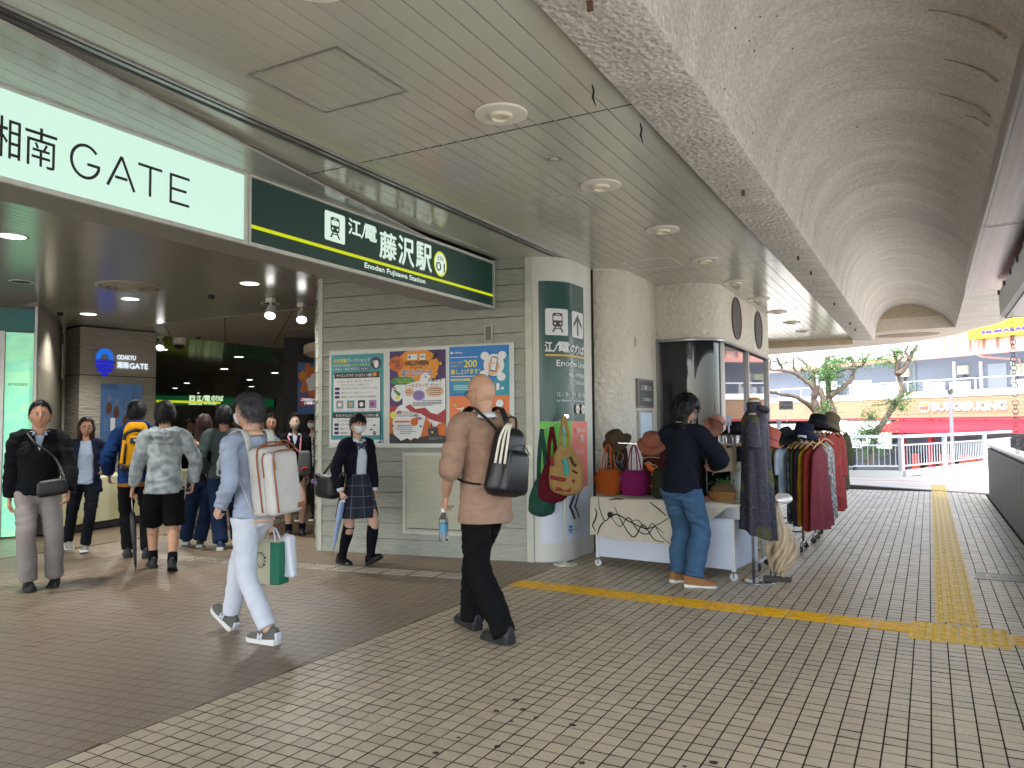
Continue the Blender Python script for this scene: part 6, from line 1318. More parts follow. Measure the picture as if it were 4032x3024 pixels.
        for i in (0, 1):
            a, b_, c = s.sh[i], s.el[i], s.wr[i]; sg = -1 if i == 0 else 1
            a0 = s.neck.lerp(a, .35)+Vector((0, 0, -.012*H)); sl = sleeve[i] if isinstance(sleeve, (list, tuple)) else sleeve
            pts = [a0, a+Vector((0, 0, -.004*H))]; rs = [.030*H+e*.4, .034*H+e*.5]
            if sl > .55:
                pts += [a.lerp(b_, .5), b_]; rs += [.0315*H+e*.6, .028*H+e*.65]; t = (sl-.53)/.47; q = b_.lerp(c, t); pts += [b_.lerp(c, t*.6), q]; rs += [.0265*H+e*.65, (.0215*H+e*.45) if cuff is None else cuff]
            else: q = a.lerp(b_, sl/.55); pts += [a.lerp(b_, sl/.55*.5), q]; rs += [.034*H+e*.7, .034*H+e*.8]
            stube(mb, pts, rs[:1]+[r_*(.5+.5*s.sl) for r_ in rs[1:]], 16)
        V, F = evaluated(mb, voxel or s.vox, sm); V = wrinkle(V, F, amp*1.3, freq, s.seed)
        dr = None
        if open_:
            def dr(c):
                l = s.Rt.inverted() @ (Vector(c)-s.chest); w_ = open_[0] if l.z < 0 else open_[0]*(1-l.z/(.12*H))*.9+open_[1]*max(0, l.z/(.12*H)); return l.y > 0 and abs(l.x) < w_ and l.z < .11*H
        if keep: dr = lambda c: not keep[0] < c[2]/H < keep[1]
        o = raw_obj(name, V, F, m, s.root, dr)
        if open_: sf = o.modifiers.new('s', 'SOLIDIFY'); sf.thickness = .006; sf.offset = 0
        return o
    def pants(s, name, m, ease=.008, hem=(.055, .055), amp=.005, knee=.0, waist=.60, wide=0., voxel=None, freq=(8, 8, 12), seat=0., cut=None):
        H = s.H; mb = MB(); e = ease; up = s.Rl @ Vector((1, 0, 0)); z_ = waist*H-s.pv.z
        stube(mb, [s.pv+Vector((0, 0, -.07*H)), s.pv+Vector((0, 0, -.03*H)), s.pv, s.pv+s.Rl @ Vector((0, 0, z_))], [(.06*H, .05*H)]+[(a_*s.sl, b_*s.sl) for a_, b_ in ((.085*H+e, .064*H+e+seat), (.088*H+e, .064*H+e+seat), (.078*H+e*.5, .058*H+e*.5))], 20, up=up)
        for i in (0, 1):
            h, k, a = s.hip[i], s.kn[i], s.ank[i]; 
            if hem[i] > .2: t = 1-(hem[i]*H-k.z)/max(.01, (h.z-k.z)); q = h.lerp(k, min(1.2, t)); pts = [h, h.lerp(q, .5), q]; rs = [.056*H+e, .052*H+e*1.3+wide, .047*H+e*1.5+wide]
            else: q = k.lerp(a, max(0, min(1.1, (k.z-hem[i]*H)/max(.01, k.z-a.z)))); pts = [h, h.lerp(k, .5), k, k.lerp(q, .5), q]; rs = [.056*H+e, .050*H+e, .040*H+e*1.2+wide*.6, .037*H+e*1.3+wide, .033*H+e*1.3+wide]
            stube(mb, pts, [r_*s.sl for r_ in rs], 18)
        V, F = evaluated(mb, voxel or s.vox, 3); V = wrinkle(V, F, amp*1.25, freq, s.seed+9); o = raw_obj(name, V, F, m, s.root, (lambda c: c[2] > cut*H) if cut else None); return o
    def shoes(s, mu, ms, style='sneaker'):
        out = []
        for i in (0, 1): out.append(shoe(s.root, s.ank[i], s.ft[i][0], s.ft[i][1], s.k, mu, ms, style))
        return out
    def collar(s, m, r0=.046, h=.03, open_=.5, dz=0., name='collar'):
        H = s.H; b = MB(); n_ = 22; c = s.neck+Vector((0, 0, -.008*H+dz)); R_ = s.Rt
        for i in range(n_+1):
            a = R(90)+open_*.5+(2*math.pi-open_)*i/n_; 
            for rr, zz in ((r0*H*.86, 0), (r0*H*.84, h), (r0*H*.92, h*1.02), (r0*H*1.16, h*.1-.012*(1+math.cos(a-R(90)))*0)): b.v.append(tuple(c+R_ @ Vector((rr*math.cos(a), rr*math.sin(a)*1.0+.004, zz-.016*max(0, math.sin(a))))))
        for i in range(n_):
            for j in range(3): b.f.append((i*4+j, (i+1)*4+j, (i+1)*4+j+1, i*4+j+1)); b.m.append(0)
        o = b.build(name, m, s.root, smooth=True); sf = o.modifiers.new('s', 'SOLIDIFY'); sf.thickness = .002; return o
M_shoe_k = mat('shoe_black', '#141416', .5, bump=.2, bscale=60); M_sole_k = mat('sole_black', '#1c1c1d', .7); M_sole_w = mat('sole_white', '#c9c9c4', .6)
def flat_strap(parent, pts, w_, t, m, name='strap', nrm=None):
    b = MB(); q = smooth_path(pts, 5); n_ = len(q)
    b.tube(q, [(t, w_)]*n_, 8, up=nrm); return b.build(name, m, parent, smooth=True)
def bag_mesh(w_, d_, h_, r_=.05, taper=.15, seg=4, bulge=.0, rot=None, c=(0, 0, 0)):
    b = MB(); b.bbox((0, 0, 0), (w_, d_, h_), r_, seg=seg); Vv = []
    for x, y, z in b.v:
        t = z/h_+.5; k = 1-taper*max(0, t-.35)/.65; y2 = y*(1-taper*.8*max(0, t-.4)/.6); x *= k; y = y2+(-bulge*(1-(2*x/w_)**2)*(1-(2*z/h_)**2) if y < 0 else 0); Vv.append(Vector((x, y, z)))
    b.v = [tuple(((rot @ p) if rot else p)+Vector(c)) for p in Vv]; return b
def wheel_bag(name, label, P, c, base_z=None, group=None, cat='backpack'):
    t = thing(name, label, cat, P.M @ Vector((c[0], c[1], c[2])), P.rz, group); return t, Vector(c)

# ---- man in the beige sweater
A = Person('shaven headed man in baggy beige sweater and black trousers carrying a water bottle', (-2.73, 4.63), (-.91, .416), 1.84, vox=.009)
fL = A.W((-2.54, 4.52, 0)); fR = A.W((-2.91, 4.74, 0)); hl = A.px(1757, 1948, .03)
pv = A.px(1912, 2085); A.pose((pv.x, pv.y, .515*1.84), lean=.05, feet=((fL.x, fL.y, 0, R(4), R(-4)), (fR.x, fR.y, .005, R(-4), R(4))), hands=(hl, (.25, .16, .9)), elbows=((-.6, -.8, 0), (.6, -1, 0)), head=(R(14), R(-6), 0), twist=R(-6))
A.body('#b08972', bare_arms=True, curl=(1.1, .5), fingers=((.05, .35, -1), None), palm=((1, -.2, -.3), None))
A.glasses('#2a2624')
M_beige = fabric('beige_knit', '#9a7c69', .10, .5, 320, stretch=(1, 1, 1.6)); A.top('sweater', M_beige, ease=.034, hem=.425, sleeve=.66, cuff=.062, amp=.009, flare=.012, freq=(7, 7, 10))
b = MB(); e, q = A.el[0], A.wr[0]; d = (q-e).normalized()
for k, r_ in ((.02, .066), (.045, .068), (.07, .062)): 
    c = e+d*k; x = d.cross(Vector((0, 0, 1))).normalized(); y = d.cross(x); b.tube([c+(x*math.cos(a*.4488)+y*math.sin(a*.4488))*r_*.86 for a in range(15)], .014, 7)
b.build('sleeve_fold', M_beige, A.root, smooth=True)
fabric('white_shirt', '#c9ccd4', .03, .1); A.collar(MATS['cloth_white_shirt'], .05, .034)
A.pants('trousers', fabric('black_trousers', '#0d0d0f', .1, .2), ease=.010, hem=(.03, .03), amp=.007, wide=.010, cut=.435); A.shoes(M_shoe_k, M_sole_k)
b = MB(); q = A.hpt((-1, -.05, -.36), .006); b.tube([q+Vector((.004*math.sin(a), .012*math.cos(a*1.0), .012*math.sin(a)-.012)) for a in [i*.6 for i in range(11)]], .0018, 5); b.build('earring', mat('silver', '#c9c9c6', .2, .9), A.root)
M_bpk = mat('black_leatherette', '#121214', .38, var=.1, bump=.1, bscale=150); M_stripe = mat('stripe_cream', '#cfc9b6', .6)
c = Vector((.045, -.19, 1.195)); bp = thing('backpack', 'black backpack with three cream stripes on the man in the beige sweater', 'backpack', A.M @ (c+Vector((0, 0, -.25))), A.rz)
inv = Matrix.Translation(-(c+Vector((0, 0, -.25))))
def bpart(name, b, m, parent, inv, smooth=True, root=None):
    b.v = [tuple(inv @ Vector(p)) for p in b.v]; o = b.build(name, m, parent, smooth=smooth); return o
rt = Matrix.Rotation(R(8), 3, 'Y')
o = bpart('main_compartment', bag_mesh(.30, .15, .47, .07, .30, 5, .02, rt, c), M_bpk, bp, inv)
bpart('front_pocket', bag_mesh(.23, .09, .30, .05, .2, 4, .01, rt, c+Vector((.01, -.075, -.07))), M_bpk, bp, inv)
for k in range(3):   # stripes over the top corner
    b = MB(); x = -.150+.030*k; pts = [c+rt @ Vector((x, -.075-.012*k, -.02)), c+rt @ Vector((x*.97, -.080-.010*k, .07)), c+rt @ Vector((x*.90, -.080-.008*k, .15)), c+rt @ Vector((x*.72, -.075-.002*k, .215)), c+rt @ Vector((x*.5+.01, -.05, .25)), c+rt @ Vector((x*.35+.04, .0, .262))]
    b.tube(smooth_path(pts, 4), [(.004, .0095)]*21, 6, up=Vector((-.3, -1, .3))); bpart('stripe', b, M_stripe, bp, inv)
    b = MB(); x = .105+.018*k; pts = [c+rt @ Vector((x, -.078, .02)), c+rt @ Vector((x*.97, -.083, .08)), c+rt @ Vector((x*.88, -.078, .13))]
    b.tube(smooth_path(pts, 4), [(.004, .005)]*9, 6, up=Vector((.3, -1, 0))); bpart('stripe', b, M_stripe, bp, inv)
b = MB(); b.tube(smooth_path([c+rt @ Vector((-.05, 0, .23)), c+rt @ Vector((-.03, -.01, .30)), c+rt @ Vector((.03, -.01, .30)), c+rt @ Vector((.05, 0, .23))], 5), [(.012, .006)]*16, 8); bpart('grab_handle', b, M_bpk, bp, inv)
b = MB(); b.tube(smooth_path([c+rt @ Vector((-.06, -.12, -.18)), c+rt @ Vector((-.085, -.135, 0)), c+rt @ Vector((-.06, -.13, .09)), c+rt @ Vector((.03, -.13, .12)), c+rt @ Vector((.09, -.125, .06))], 5), .004, 6); bpart('zip', b, M_steel, bp, inv)
for i, sg in ((0, -1), (1, 1)):
    b = MB(); sh_ = A.sh[i]; n0 = A.neck.lerp(sh_, .55); pts = [c+rt @ Vector((sg*.05, .07, .21)), n0+Vector((0, -.075, .075)), n0+Vector((0, .0, .088)), n0+Vector((sg*.01, .09, .03)), n0+Vector((sg*.05, .125, -.10)), n0+Vector((sg*.13, .09, -.26)), Vector((sg*.225, -.01, 1.08)), c+rt @ Vector((sg*.16, .05, -.17))]
    b.tube(smooth_path(pts, 5), [(.006, .030)]*21+[(.005, .016)]*15, 8, up=Vector((0, -.4, 1))); bpart('strap', b, M_bpk, bp, inv)
# bottle in his left hand
hp = A.wr[0]+Vector((.05, .35, -1)).normalized()*.105
bo = thing('water_bottle', 'clear plastic water bottle with white cap held by the man in beige', 'bottle', A.M @ (hp+Vector((0, .01, -.225))), A.rz)
M_pet = mat('pet_plastic', (.75, .86, .95), .04, trans=1., ior=1.3, spec=.5); M_water = mat('bottle_label', '#4f8fb0', .3, alpha=.75)
b = MB(); b.lathe([(0, .002), (.028, .0), (.033, .008), (.031, .03), (.033, .05), (.0325, .11), (.033, .135), (.030, .155), (.017, .185), (.0135, .195), (.0135, .205)], 20); b.build('bottle_body', M_pet, bo, smooth=True)
b = MB(); b.lathe([(.0338, .06), (.0342, .065), (.0342, .12), (.0338, .125)], 20, cap=False); b.build('label_wrap', M_water, bo, smooth=True); b = MB(); b.lathe([(.0155, .2), (.0158, .225), (.0148, .229), (0, .23)], 16); b.build('cap', mat('cap_white', '#d2d6d8', .5), bo)

def hem_band(P, hem, rx, ry, m, h_=.05, name='hem_band'):
    b = MB(); n_ = 90; z = hem*P.H
    for i, (dz, k) in enumerate(((-.004, .97), (.004, 1.0), (h_*.5, 1.01), (h_, .985))):
        for j in range(n_): a = 2*math.pi*j/n_; e = .0025*(j % 2); b.v.append((P.pv.x+(rx*k+e)*math.cos(a), P.pv.y+(ry*k+e)*math.sin(a), z+dz))
    for i in range(3):
        for j in range(n_): b.f.append((i*n_+j, i*n_+(j+1) % n_, (i+1)*n_+(j+1) % n_, (i+1)*n_+j)); b.m.append(0)
    b.build(name, m, P.root, smooth=True)
hem_band(A, .425, (.090*A.H+.048)*A.sl, (.066*A.H+.048)*A.sl, M_beige)
# ---- grey haired man with the white backpack
B = Person('grey haired masked man in pale blue sweater and white trousers', (-4.22, 3.83), (-1, .06), 1.70, vox=.009, slim=.87)
fL = B.W((-3.93, 3.80, 0)); fR = B.W((-4.44, 3.93, 0)); hl = B.px(868, 1990, .08); hr = B.px(1062, 2060, -.12); pv = B.px(1000, 2080)
B.pose((pv.x, pv.y, .515*1.70), lean=.10, feet=((fL.x, fL.y, .0, R(2), R(0)), (fR.x, fR.y, .02, R(-3), R(30))), hands=(hl, hr), elbows=((-.5, -1, 0), (.5, -1, 0)), head=(R(12), R(-4), 0), twist=R(-4))
B.body('#b58f78', curl=(1.2, 1.5), fingers=((.0, .5, -.8), (0, .1, -1)), palm=((1, -.3, .1), None)); B.face('#2c2826', mouth=False); B.mask('#c6c8ca'); B.hair('#38383c', T=.02, bangs=.5, side=.12, back=-.5)
M_pblue = fabric('pale_blue_knit', '#97a1b5', .06, .3, 300); B.top('sweater', M_pblue, ease=.011, hem=.485, sleeve=.98, amp=.007, flare=.006); B.top('shirt', fabric('peach_shirt', '#c9a68c', .04, .1), ease=.008, hem=.466, sleeve=.3, amp=.003, flare=.006, keep=(0, .51)); B.collar(MATS['cloth_peach_shirt'], .05, .036); hem_band(B, .487, (.090*B.H+.019)*B.sl, (.066*B.H+.019)*B.sl, M_pblue, .04)
M_wtr = fabric('white_trousers', '#bfc3cc', .04, .15, 260); B.pants('trousers', M_wtr, ease=.004, hem=(.062, .062), amp=.006, wide=.006, freq=(7, 7, 9), cut=.487)
M_gsn = mat('sneaker_grey', '#55544f', .8, bump=.3, bscale=120); M_ref = mat('sneaker_pale', '#c9ccd2', .4)
for i, (o, Mx, An) in enumerate(B.shoes(M_gsn, M_sole_w)):
    for sg in (-1, 1):
        b = MB(); q = lambda y, z: An+Mx @ Vector((sg*(.0455-.012*(z > .0)-.004*(y > .06)), y, z))
        for a0, a1 in (((.03, -.05), (.02, -.005)), ((.02, -.005), (.062, -.048)), ((.062, -.048), (.052, -.008))): b.tube([q(*a0), q(*a1)], .006, 6)
        b.build('side_letter', M_ref, o)
    b = MB(); b.bbox(An+Mx @ Vector((0, -.083, -.02)), (.05, .02, .05), .008, rot=Mx); b.build('heel_tab', M_ref, o)
    b = MB()
    for k in range(4): b.tube([An+Mx @ Vector((-.02, .05+.022*k, .012-.012*k)), An+Mx @ Vector((.02, .06+.022*k, .010-.012*k))], .003, 5)
    b.build('lace', M_sole_w, o)
b = MB(); d = (B.wr[0]-B.el[0]).normalized(); c = B.wr[0]-d*.012; x = d.cross(Vector((0, 0, 1))).normalized(); y = d.cross(x); b.tube([c+(x*math.cos(a*.4488)+y*math.sin(a*.4488))*.031 for a in range(15)], [(.003, .009)]*15, 6, up=d.cross(x)); wt = b.build('wristwatch', mat('watch_band', '#3d1b18', .5), B.root)
b = MB(); b.lathe([(.017, 0), (.018, .006), (.015, .009), (0, .009)], 18, c-x*.031, (-x).to_track_quat('Z', 'Y').to_matrix()); b.build('dial', mat('watch_face', '#b9bcbc', .2, .6), wt)
# white backpack
M_canv = fabric('white_canvas', '#bdbab6', .05, .2, 260, sheen=0.); M_tan = mat('tan_leather', '#8a4f2c', .5, var=.1); M_strapw = fabric('strap_white', '#b9bbb8', .03, .2)
c = B.chest+Vector((.02, -.225, -.135)); inv = Matrix.Translation(-(c+Vector((0, 0, -.23)))); wp = thing('backpack', 'large boxy white backpack with tan zips on the man in pale blue', 'backpack', B.M @ (c+Vector((0, 0, -.23))), B.rz); rt = Matrix.Rotation(R(-5), 3, 'X') @ Matrix.Rotation(R(-4), 3, 'Y')
bpart('main_compartment', bag_mesh(.29, .15, .47, .045, .05, 4, .0, rt, c+Vector((0, .03, 0))), M_canv, wp, inv); bpart('front_compartment', bag_mesh(.27, .10, .43, .04, .04, 4, .008, rt, c+Vector((0, -.075, -.012))), M_canv, wp, inv)
for pts, r_ in (([(-.145, -.02, -.2), (-.148, -.02, .1), (-.14, -.02, .2), (-.1, -.02, .238), (.1, -.02, .238), (.14, -.02, .2), (.148, -.02, -.1)], .006), ([(-.103, -.132, -.21), (-.107, -.134, .08), (-.098, -.13, .165), (-.07, -.128, .2), (.08, -.128, .2)], .0055), ([(-.137, -.06, .03), (-.138, -.06, .15), (-.12, -.07, .195)], .004)):
    b = MB(); b.tube(smooth_path([c+rt @ Vector(q) for q in pts], 5), r_, 6); bpart('zip', b, M_tan, wp, inv)
b = MB(); b.tube(smooth_path([c+rt @ Vector(q) for q in ((-.12, -.02, .235), (-.05, -.03, .262), (.03, -.03, .262), (.1, -.02, .236))], 5), [(.006, .016)]*16, 8); bpart('grab_handle', b, M_tan, wp, inv)
b = MB(); b.tube(smooth_path([c+rt @ Vector(q) for q in ((.02, -.03, .25), (.06, -.06, .27), (.10, -.10, .235), (.13, -.13, .17))], 5), [(.004, .014)]*16, 8); bpart('ribbon', b, M_tan, wp, inv)
b = MB(); b.bbox(c+rt @ Vector((.095, -.135, -.185)), (.055, .006, .036), .002, rot=rt); bpart('leather_tag', b, M_tan, wp, inv, False); b = MB(); b.bbox(c+rt @ Vector((-.102, -.138, .11)), (.012, .006, .07), .002, rot=rt); bpart('zip_pull', b, M_tan, wp, inv, False)
for i, sg in ((0, -1), (1, 1)):
    b = MB(); n0 = B.neck.lerp(B.sh[i], .6); pts = [c+rt @ Vector((sg*.09, .10, .20)), n0+Vector((0, -.07, .045)), n0+Vector((0, .0, .062)), n0+Vector((sg*.01, .08, .01)), n0+Vector((sg*.04, .11, -.12)), n0+Vector((sg*.11, .07, -.24)), B.waist+Vector((sg*.165, -.02, .10)), c+rt @ Vector((sg*.165, .06, -.19))]
    b.tube(smooth_path(pts, 5), [(.007, .032)]*23+[(.004, .013)]*13, 8, up=Vector((0, -.4, 1))); bpart('strap', b, M_strapw, wp, inv)
b = MB(); q = B.waist+Vector((-.172, .03, .10)); b.tube(smooth_path([q, q+Vector((-.008, .02, -.1)), q+Vector((-.004, .04, -.25))], 5), [(.003, .014)]*11, 8); bpart('strap_end', b, M_strapw, wp, inv)
# paper carrier bag in his right hand
hp = B.wr[1]+Vector((0, .02, -.10)); tb_ = thing('carrier_bag', 'cream and green paper carrier bag with a ring of black letters beside white trousers', 'carrier bag', B.M @ (hp+Vector((.03, -.01, -.36))), B.rz)
M_paper = mat('paper_cream', '#b8b69c', .6); M_pgrn = mat('paper_green', '#1d6a52', .55); M_plas_w = mat('plastic_white', '#c2c6cd', .4, var=.05, bump=.5, bscale=12)
b = MB(); b.bbox((0, .0, .15), (.11, .20, .30), .006, rot=R(12)); b.build('bag_body', M_paper, tb_)
Rz = Matrix.Rotation(R(12), 3, 'Z')
b = MB(); b.box(Rz @ Vector((.0, -.103, .15)), (.108, .006, .296), R(12)); b.box(Rz @ Vector((-.0575, -.068, .15)), (.006, .075, .296), R(12)); b.build('green_gusset', M_pgrn, tb_)
b = MB()
for x in (-.03, .03): b.tube(smooth_path([Rz @ Vector((x, -.05, .30)), Rz @ Vector((x*.5, -.02, .38)), Rz @ Vector((x*.5, .03, .38)), Rz @ Vector((x, .06, .30))], 4), [(.003, .008)]*13, 6)
b.build('handle', M_plas_w, tb_)
pn = Panel(B.M @ ((hp+Vector((.03, -.01, -.36)))+Rz @ Vector((-.0565, 0, 0))), (B.M.to_3x3() @ (Rz @ Vector((0, -1, 0)))), root=tb_)
for k, ch_ in enumerate('ROBE·DINING·'):
    a = 2*math.pi*k/12; pn.text(ch_ if ch_ != '·' else '•', -.055+.042*math.cos(R(200)-a)-.007, -.055+.042*math.cos(R(200)-a)+.007, .17+.05*math.sin(R(200)-a)-.007, .17+.05*math.sin(R(200)-a)+.008, I_k, .0008, h=.002)
pn.disc(-.055, .17, .026, I_gry, ry=.032, h=.0012); pn.disc(-.055, .17, .023, M_paper, ry=.028, h=.0018)
b = MB(); b.bbox((.07, -.09, .19), (.07, .15, .30), .03, rot=R(-8), seg=4); b.v = [tuple(Vector(p)+Vector((noise.noise(Vector(p)*14), noise.noise(Vector(p)*14+Vector((5, 0, 0))), 0))*.045) for p in b.v]; b.build('plastic_bag', M_plas_w, tb_, smooth=True)

# ---- schoolgirl with the umbrella
C_ = Person('masked schoolgirl in navy blazer and plaid skirt walking past the poster wall', (-5.36, 6.36), (.93, -.36), 1.575, vox=.011, fem=True)
fR = C_.W((-5.50, 6.33, 0)); fL = C_.W((-5.16, 6.38, 0)); hr = C_.px(1342, 1932, .22); hl_ = C_.px(1478, 1958, .03); pv = C_.px(1405, 1880)
C_.pose((pv.x, pv.y, .525*1.575), lean=.02, feet=((fL.x, fL.y, .02, R(6), R(24)), (fR.x, fR.y, 0, R(2), R(-2))), hands=(hl_, hr), elbows=((-1, -.6, 0), (1, -.5, .1)), head=(R(-8), R(-4), 0))
C_.body('#bd9682', bare_legs=True, curl=(.6, 1.0)); C_.face('#1a1413', mouth=False); C_.mask('#cdd1d4', zt=.02); C_.hair('#171214', T=.016, bangs=.30, side=-.05, back=-.5)
b = MB(); q = C_.hpt((0, -1, -.35), .0); stube(b, [q, q+C_.Mh @ Vector((0, -.05, .0)), q+C_.Mh @ Vector((0, -.07, -.09)), q+C_.Mh @ Vector((0, -.055, -.15))], [.02, .026, .022, .006], 10); b.build('ponytail', MATS['hair_171214'], C_.root, smooth=True)
M_navy = fabric('navy_blazer', '#11131d', .1, .2, 200); C_.top('shirt', fabric('school_white', '#c3cad4', .03, .1), ease=.004, hem=.575, sleeve=1.02, amp=.004); C_.top('blazer', M_navy, ease=.018, hem=.455, sleeve=.95, open_=(.062, .03), amp=.005, flare=.022); C_.collar(MATS['cloth_school_white'], .05, .03)
b = MB(); q = C_.neck+C_.Rt @ Vector((0, .085, -.055)); M_bow = fabric('striped_bow', '#171a2c', .3, .2, 90, col2='#5c6074', scale=60, stretch=(1, 0.1, 3))
for sg in (-1, 1): b.sphere(q+C_.Rt @ Vector((sg*.032, .012, 0)), (.034, .012, .02), 10, 6); b.tube([q, q+C_.Rt @ Vector((sg*.02, .01, -.045)), q+C_.Rt @ Vector((sg*.032, .008, -.09))], [(.012, .006), (.014, .005), (.018, .004)], 8)
b.sphere(q+C_.Rt @ Vector((0, .018, 0)), .012, 8, 6); b.build('bow_tie', M_bow, C_.root, smooth=True)
def plaid(name, base, l1, l2):
    m, n, L, bb = node_mat(name); tcn = n.new('ShaderNodeTexCoord'); sep = n.new('ShaderNodeSeparateXYZ'); L.new(tcn.outputs['UV'], sep.inputs[0]); prev = None
    mixc = None; cur = lin(base)
    def band(out, freq, w_, col, prev):
        mu = n.new('ShaderNodeMath'); mu.operation = 'MULTIPLY'; mu.inputs[1].default_value = freq; L.new(out, mu.inputs[0]); fr = n.new('ShaderNodeMath'); fr.operation = 'FRACT'; L.new(mu.outputs[0], fr.inputs[0])
        lt_ = n.new('ShaderNodeMath'); lt_.operation = 'LESS_THAN'; lt_.inputs[1].default_value = w_; L.new(fr.outputs[0], lt_.inputs[0]); k = n.new('ShaderNodeMath'); k.operation = 'MULTIPLY'; k.inputs[1].default_value = .55; L.new(lt_.outputs[0], k.inputs[0])
        mx = n.new('ShaderNodeMix'); mx.data_type = 'RGBA'; L.new(k.outputs[0], mx.inputs[0]); mx.inputs[7].default_value = (*lin(col), 1)
        if prev is None: mx.inputs[6].default_value = (*lin(base), 1)
        else: L.new(prev, mx.inputs[6])
        return mx.outputs[2]
    o = band(sep.outputs[0], 9, .1, l1, None); o = band(sep.outputs[0], 9, .035, l2, o); o = band(sep.outputs[1], 4, .1, l1, o); o = band(sep.outputs[1], 4, .035, l2, o); L.new(o, bb.inputs['Base Color']); bb.inputs['Roughness'].default_value = .85; return m
def skirt(P, m, z1, z0, r1, r0, pleats=14, amp=.010, name='skirt', flat=.78):
    b = MB(); nu, nv = pleats*6, 8; uvs = []
    for i in range(nv+1):
        t = i/nv; z = z1+(z0-z1)*t; r_ = r1+(r0-r1)*t**.8
        for j in range(nu): a = 2*math.pi*j/nu; ph = (j % 6)/6; rr = r_*P.H+amp*t*(2*abs(ph-.5)-.5)*1.6+.01*t*math.sin(a*3+1); b.v.append((P.pv.x+rr*math.cos(a), P.pv.y+rr*math.sin(a)*flat, z*P.H)); uvs.append((j/nu, t))
    for i in range(nv):
        for j in range(nu): b.f.append((i*nu+j, (i+1)*nu+j, (i+1)*nu+(j+1) % nu, i*nu+(j+1) % nu)); b.m.append(0)
    o = b.build(name, m, P.root, smooth=True); me = o.data; ul = me.uv_layers.new(name='UVMap')
    for pl_ in me.polygons:
        us = [uvs[v][0] for v in pl_.vertices]
        for li, v in zip(pl_.loop_indices, pl_.vertices): u_ = uvs[v][0]; ul.data[li].uv = (u_+1 if (max(us)-min(us) > .5 and u_ < .5) else u_, uvs[v][1])
    return o
skirt(C_, plaid('navy_plaid', '#141826', '#31405c', '#7d8ba0'), .60, .315, .078, .135, flat=1.12)
M_sock = fabric('navy_sock', '#0f1018', .1, .2, 200)
def socks(P, m, top_z, r_=.004):
    for i in (0, 1):
        b = MB(); k, a = P.kn[i], P.ank[i]; t = (k.z-top_z*P.H)/max(.01, k.z-a.z); q = k.lerp(a, t); stube(b, [q, k.lerp(a, t+(1-t)*.35), k.lerp(a, t+(1-t)*.75), a+Vector((0, .01, -.03))], [.036*P.H+r_*(top_z > .2)+(-.008*P.H if top_z < .2 else 0), .036*P.H+r_-(.010*P.H if top_z < .2 else 0), .027*P.H+r_, .023*P.H+r_], 14); V, F = evaluated(b, 0, 1); raw_obj('sock', V, F, m, P.root)
socks(C_, M_sock, .262); C_.shoes(mat('loafer', '#0c0b0c', .2, spec=.6), M_sole_k, 'loafer')
# her folded umbrella
w_ = C_.wr[1]; f_ = (C_.wr[1]-C_.el[1]).normalized(); g0 = w_+f_*.08; tip = C_.px(1309, 2185, .25)
um = thing('folded_umbrella', 'folded pale blue umbrella with dark hook handle held by the schoolgirl', 'umbrella', C_.M @ tip, C_.rz); inv = Matrix.Translation(-tip); dv = (g0-tip).normalized()
b = MB(); b.tube([tip, g0+dv*.16], .005, 8); bpart('shaft', b, mat('umbrella_shaft', '#b08a4a', .4, .4), um, inv)
b = MB(); L_ = (g0-tip).length; nn = 14
for i in range(nn+1):
    t = i/nn; 
b.tube([tip+dv*(.06+t_*(L_-.08)) for t_ in (0, .1, .3, .55, .8, .93, 1)], [.007, .012, .02, .028, .034, .03, .012], 16); b.v = [tuple(Vector(p)*1.0) for p in b.v]; bpart('folded_canopy', b, mat('umbrella_cloth', '#8497bd', .4, var=.25, scale=8, stretch=(6, 6, .6), bump=.5, bscale=14, alpha=.95), um, inv)
b = MB(); hx = C_.Mi.to_3x3() @ CR; q = g0+dv*.16; b.tube(smooth_path([q, q+dv*.06, q+dv*.10+hx*-.02, q+dv*.09+hx*-.055, q+dv*.05+hx*-.06], 5), .010, 8); bpart('hook_handle', b, mat('handle_black', '#17161a', .4), um, inv)
b = MB(); b.tube([g0-dv*.02, g0-dv*.05+hx*.02], [(.035, .02), (.02, .01)], 10); bpart('tie_band', b, M_plas_w, um, inv)
# her shoulder bag with charms
c = C_.px(1291, 1915, .05); sbg = thing('school_bag', 'black nylon school bag with dangling purple charms on the schoolgirl', 'bag', C_.M @ (c+Vector((0, 0, -.13))), C_.rz); inv = Matrix.Translation(-(c+Vector((0, 0, -.13))))
bpart('bag_body', bag_mesh(.16, .36, .25, .06, .1, 4, 0, None, c), mat('nylon_black', '#101116', .5, bump=.2, bscale=120), sbg, inv)
b = MB(); sh_ = C_.sh[1]; b.tube(smooth_path([c+Vector((0, .12, .11)), sh_+Vector((.04, .06, -.12)), sh_+Vector((.0, .0, .05)), sh_+Vector((.04, -.07, -.1)), c+Vector((0, -.12, .11))], 6), [(.005, .016)]*25, 8); bpart('strap', b, MATS['nylon_black'], sbg, inv)
for k in range(7):
    b = MB(); q = c+Vector((rnd.uniform(.02, .1), rnd.uniform(-.22, -.08), rnd.uniform(.02, .13))); b.sphere(q, rnd.uniform(.02, .035), 8, 6); bpart('charm', b, [mat('charm_lilac', '#6f5f86', .8), mat('charm_black', '#151318', .8), mat('charm_grey', '#8d8894', .8)][k % 3], sbg, inv)
b = MB(); q = C_.px(1302, 1914, .19); b.tube([q+hx*.02*math.cos(a*.5236)+Vector((0, 0, .02*math.sin(a*.5236))) for a in range(13)], .003, 5); bpart('ring', b, mat('silver', '#c9c9c6', .2, .9), sbg, inv)

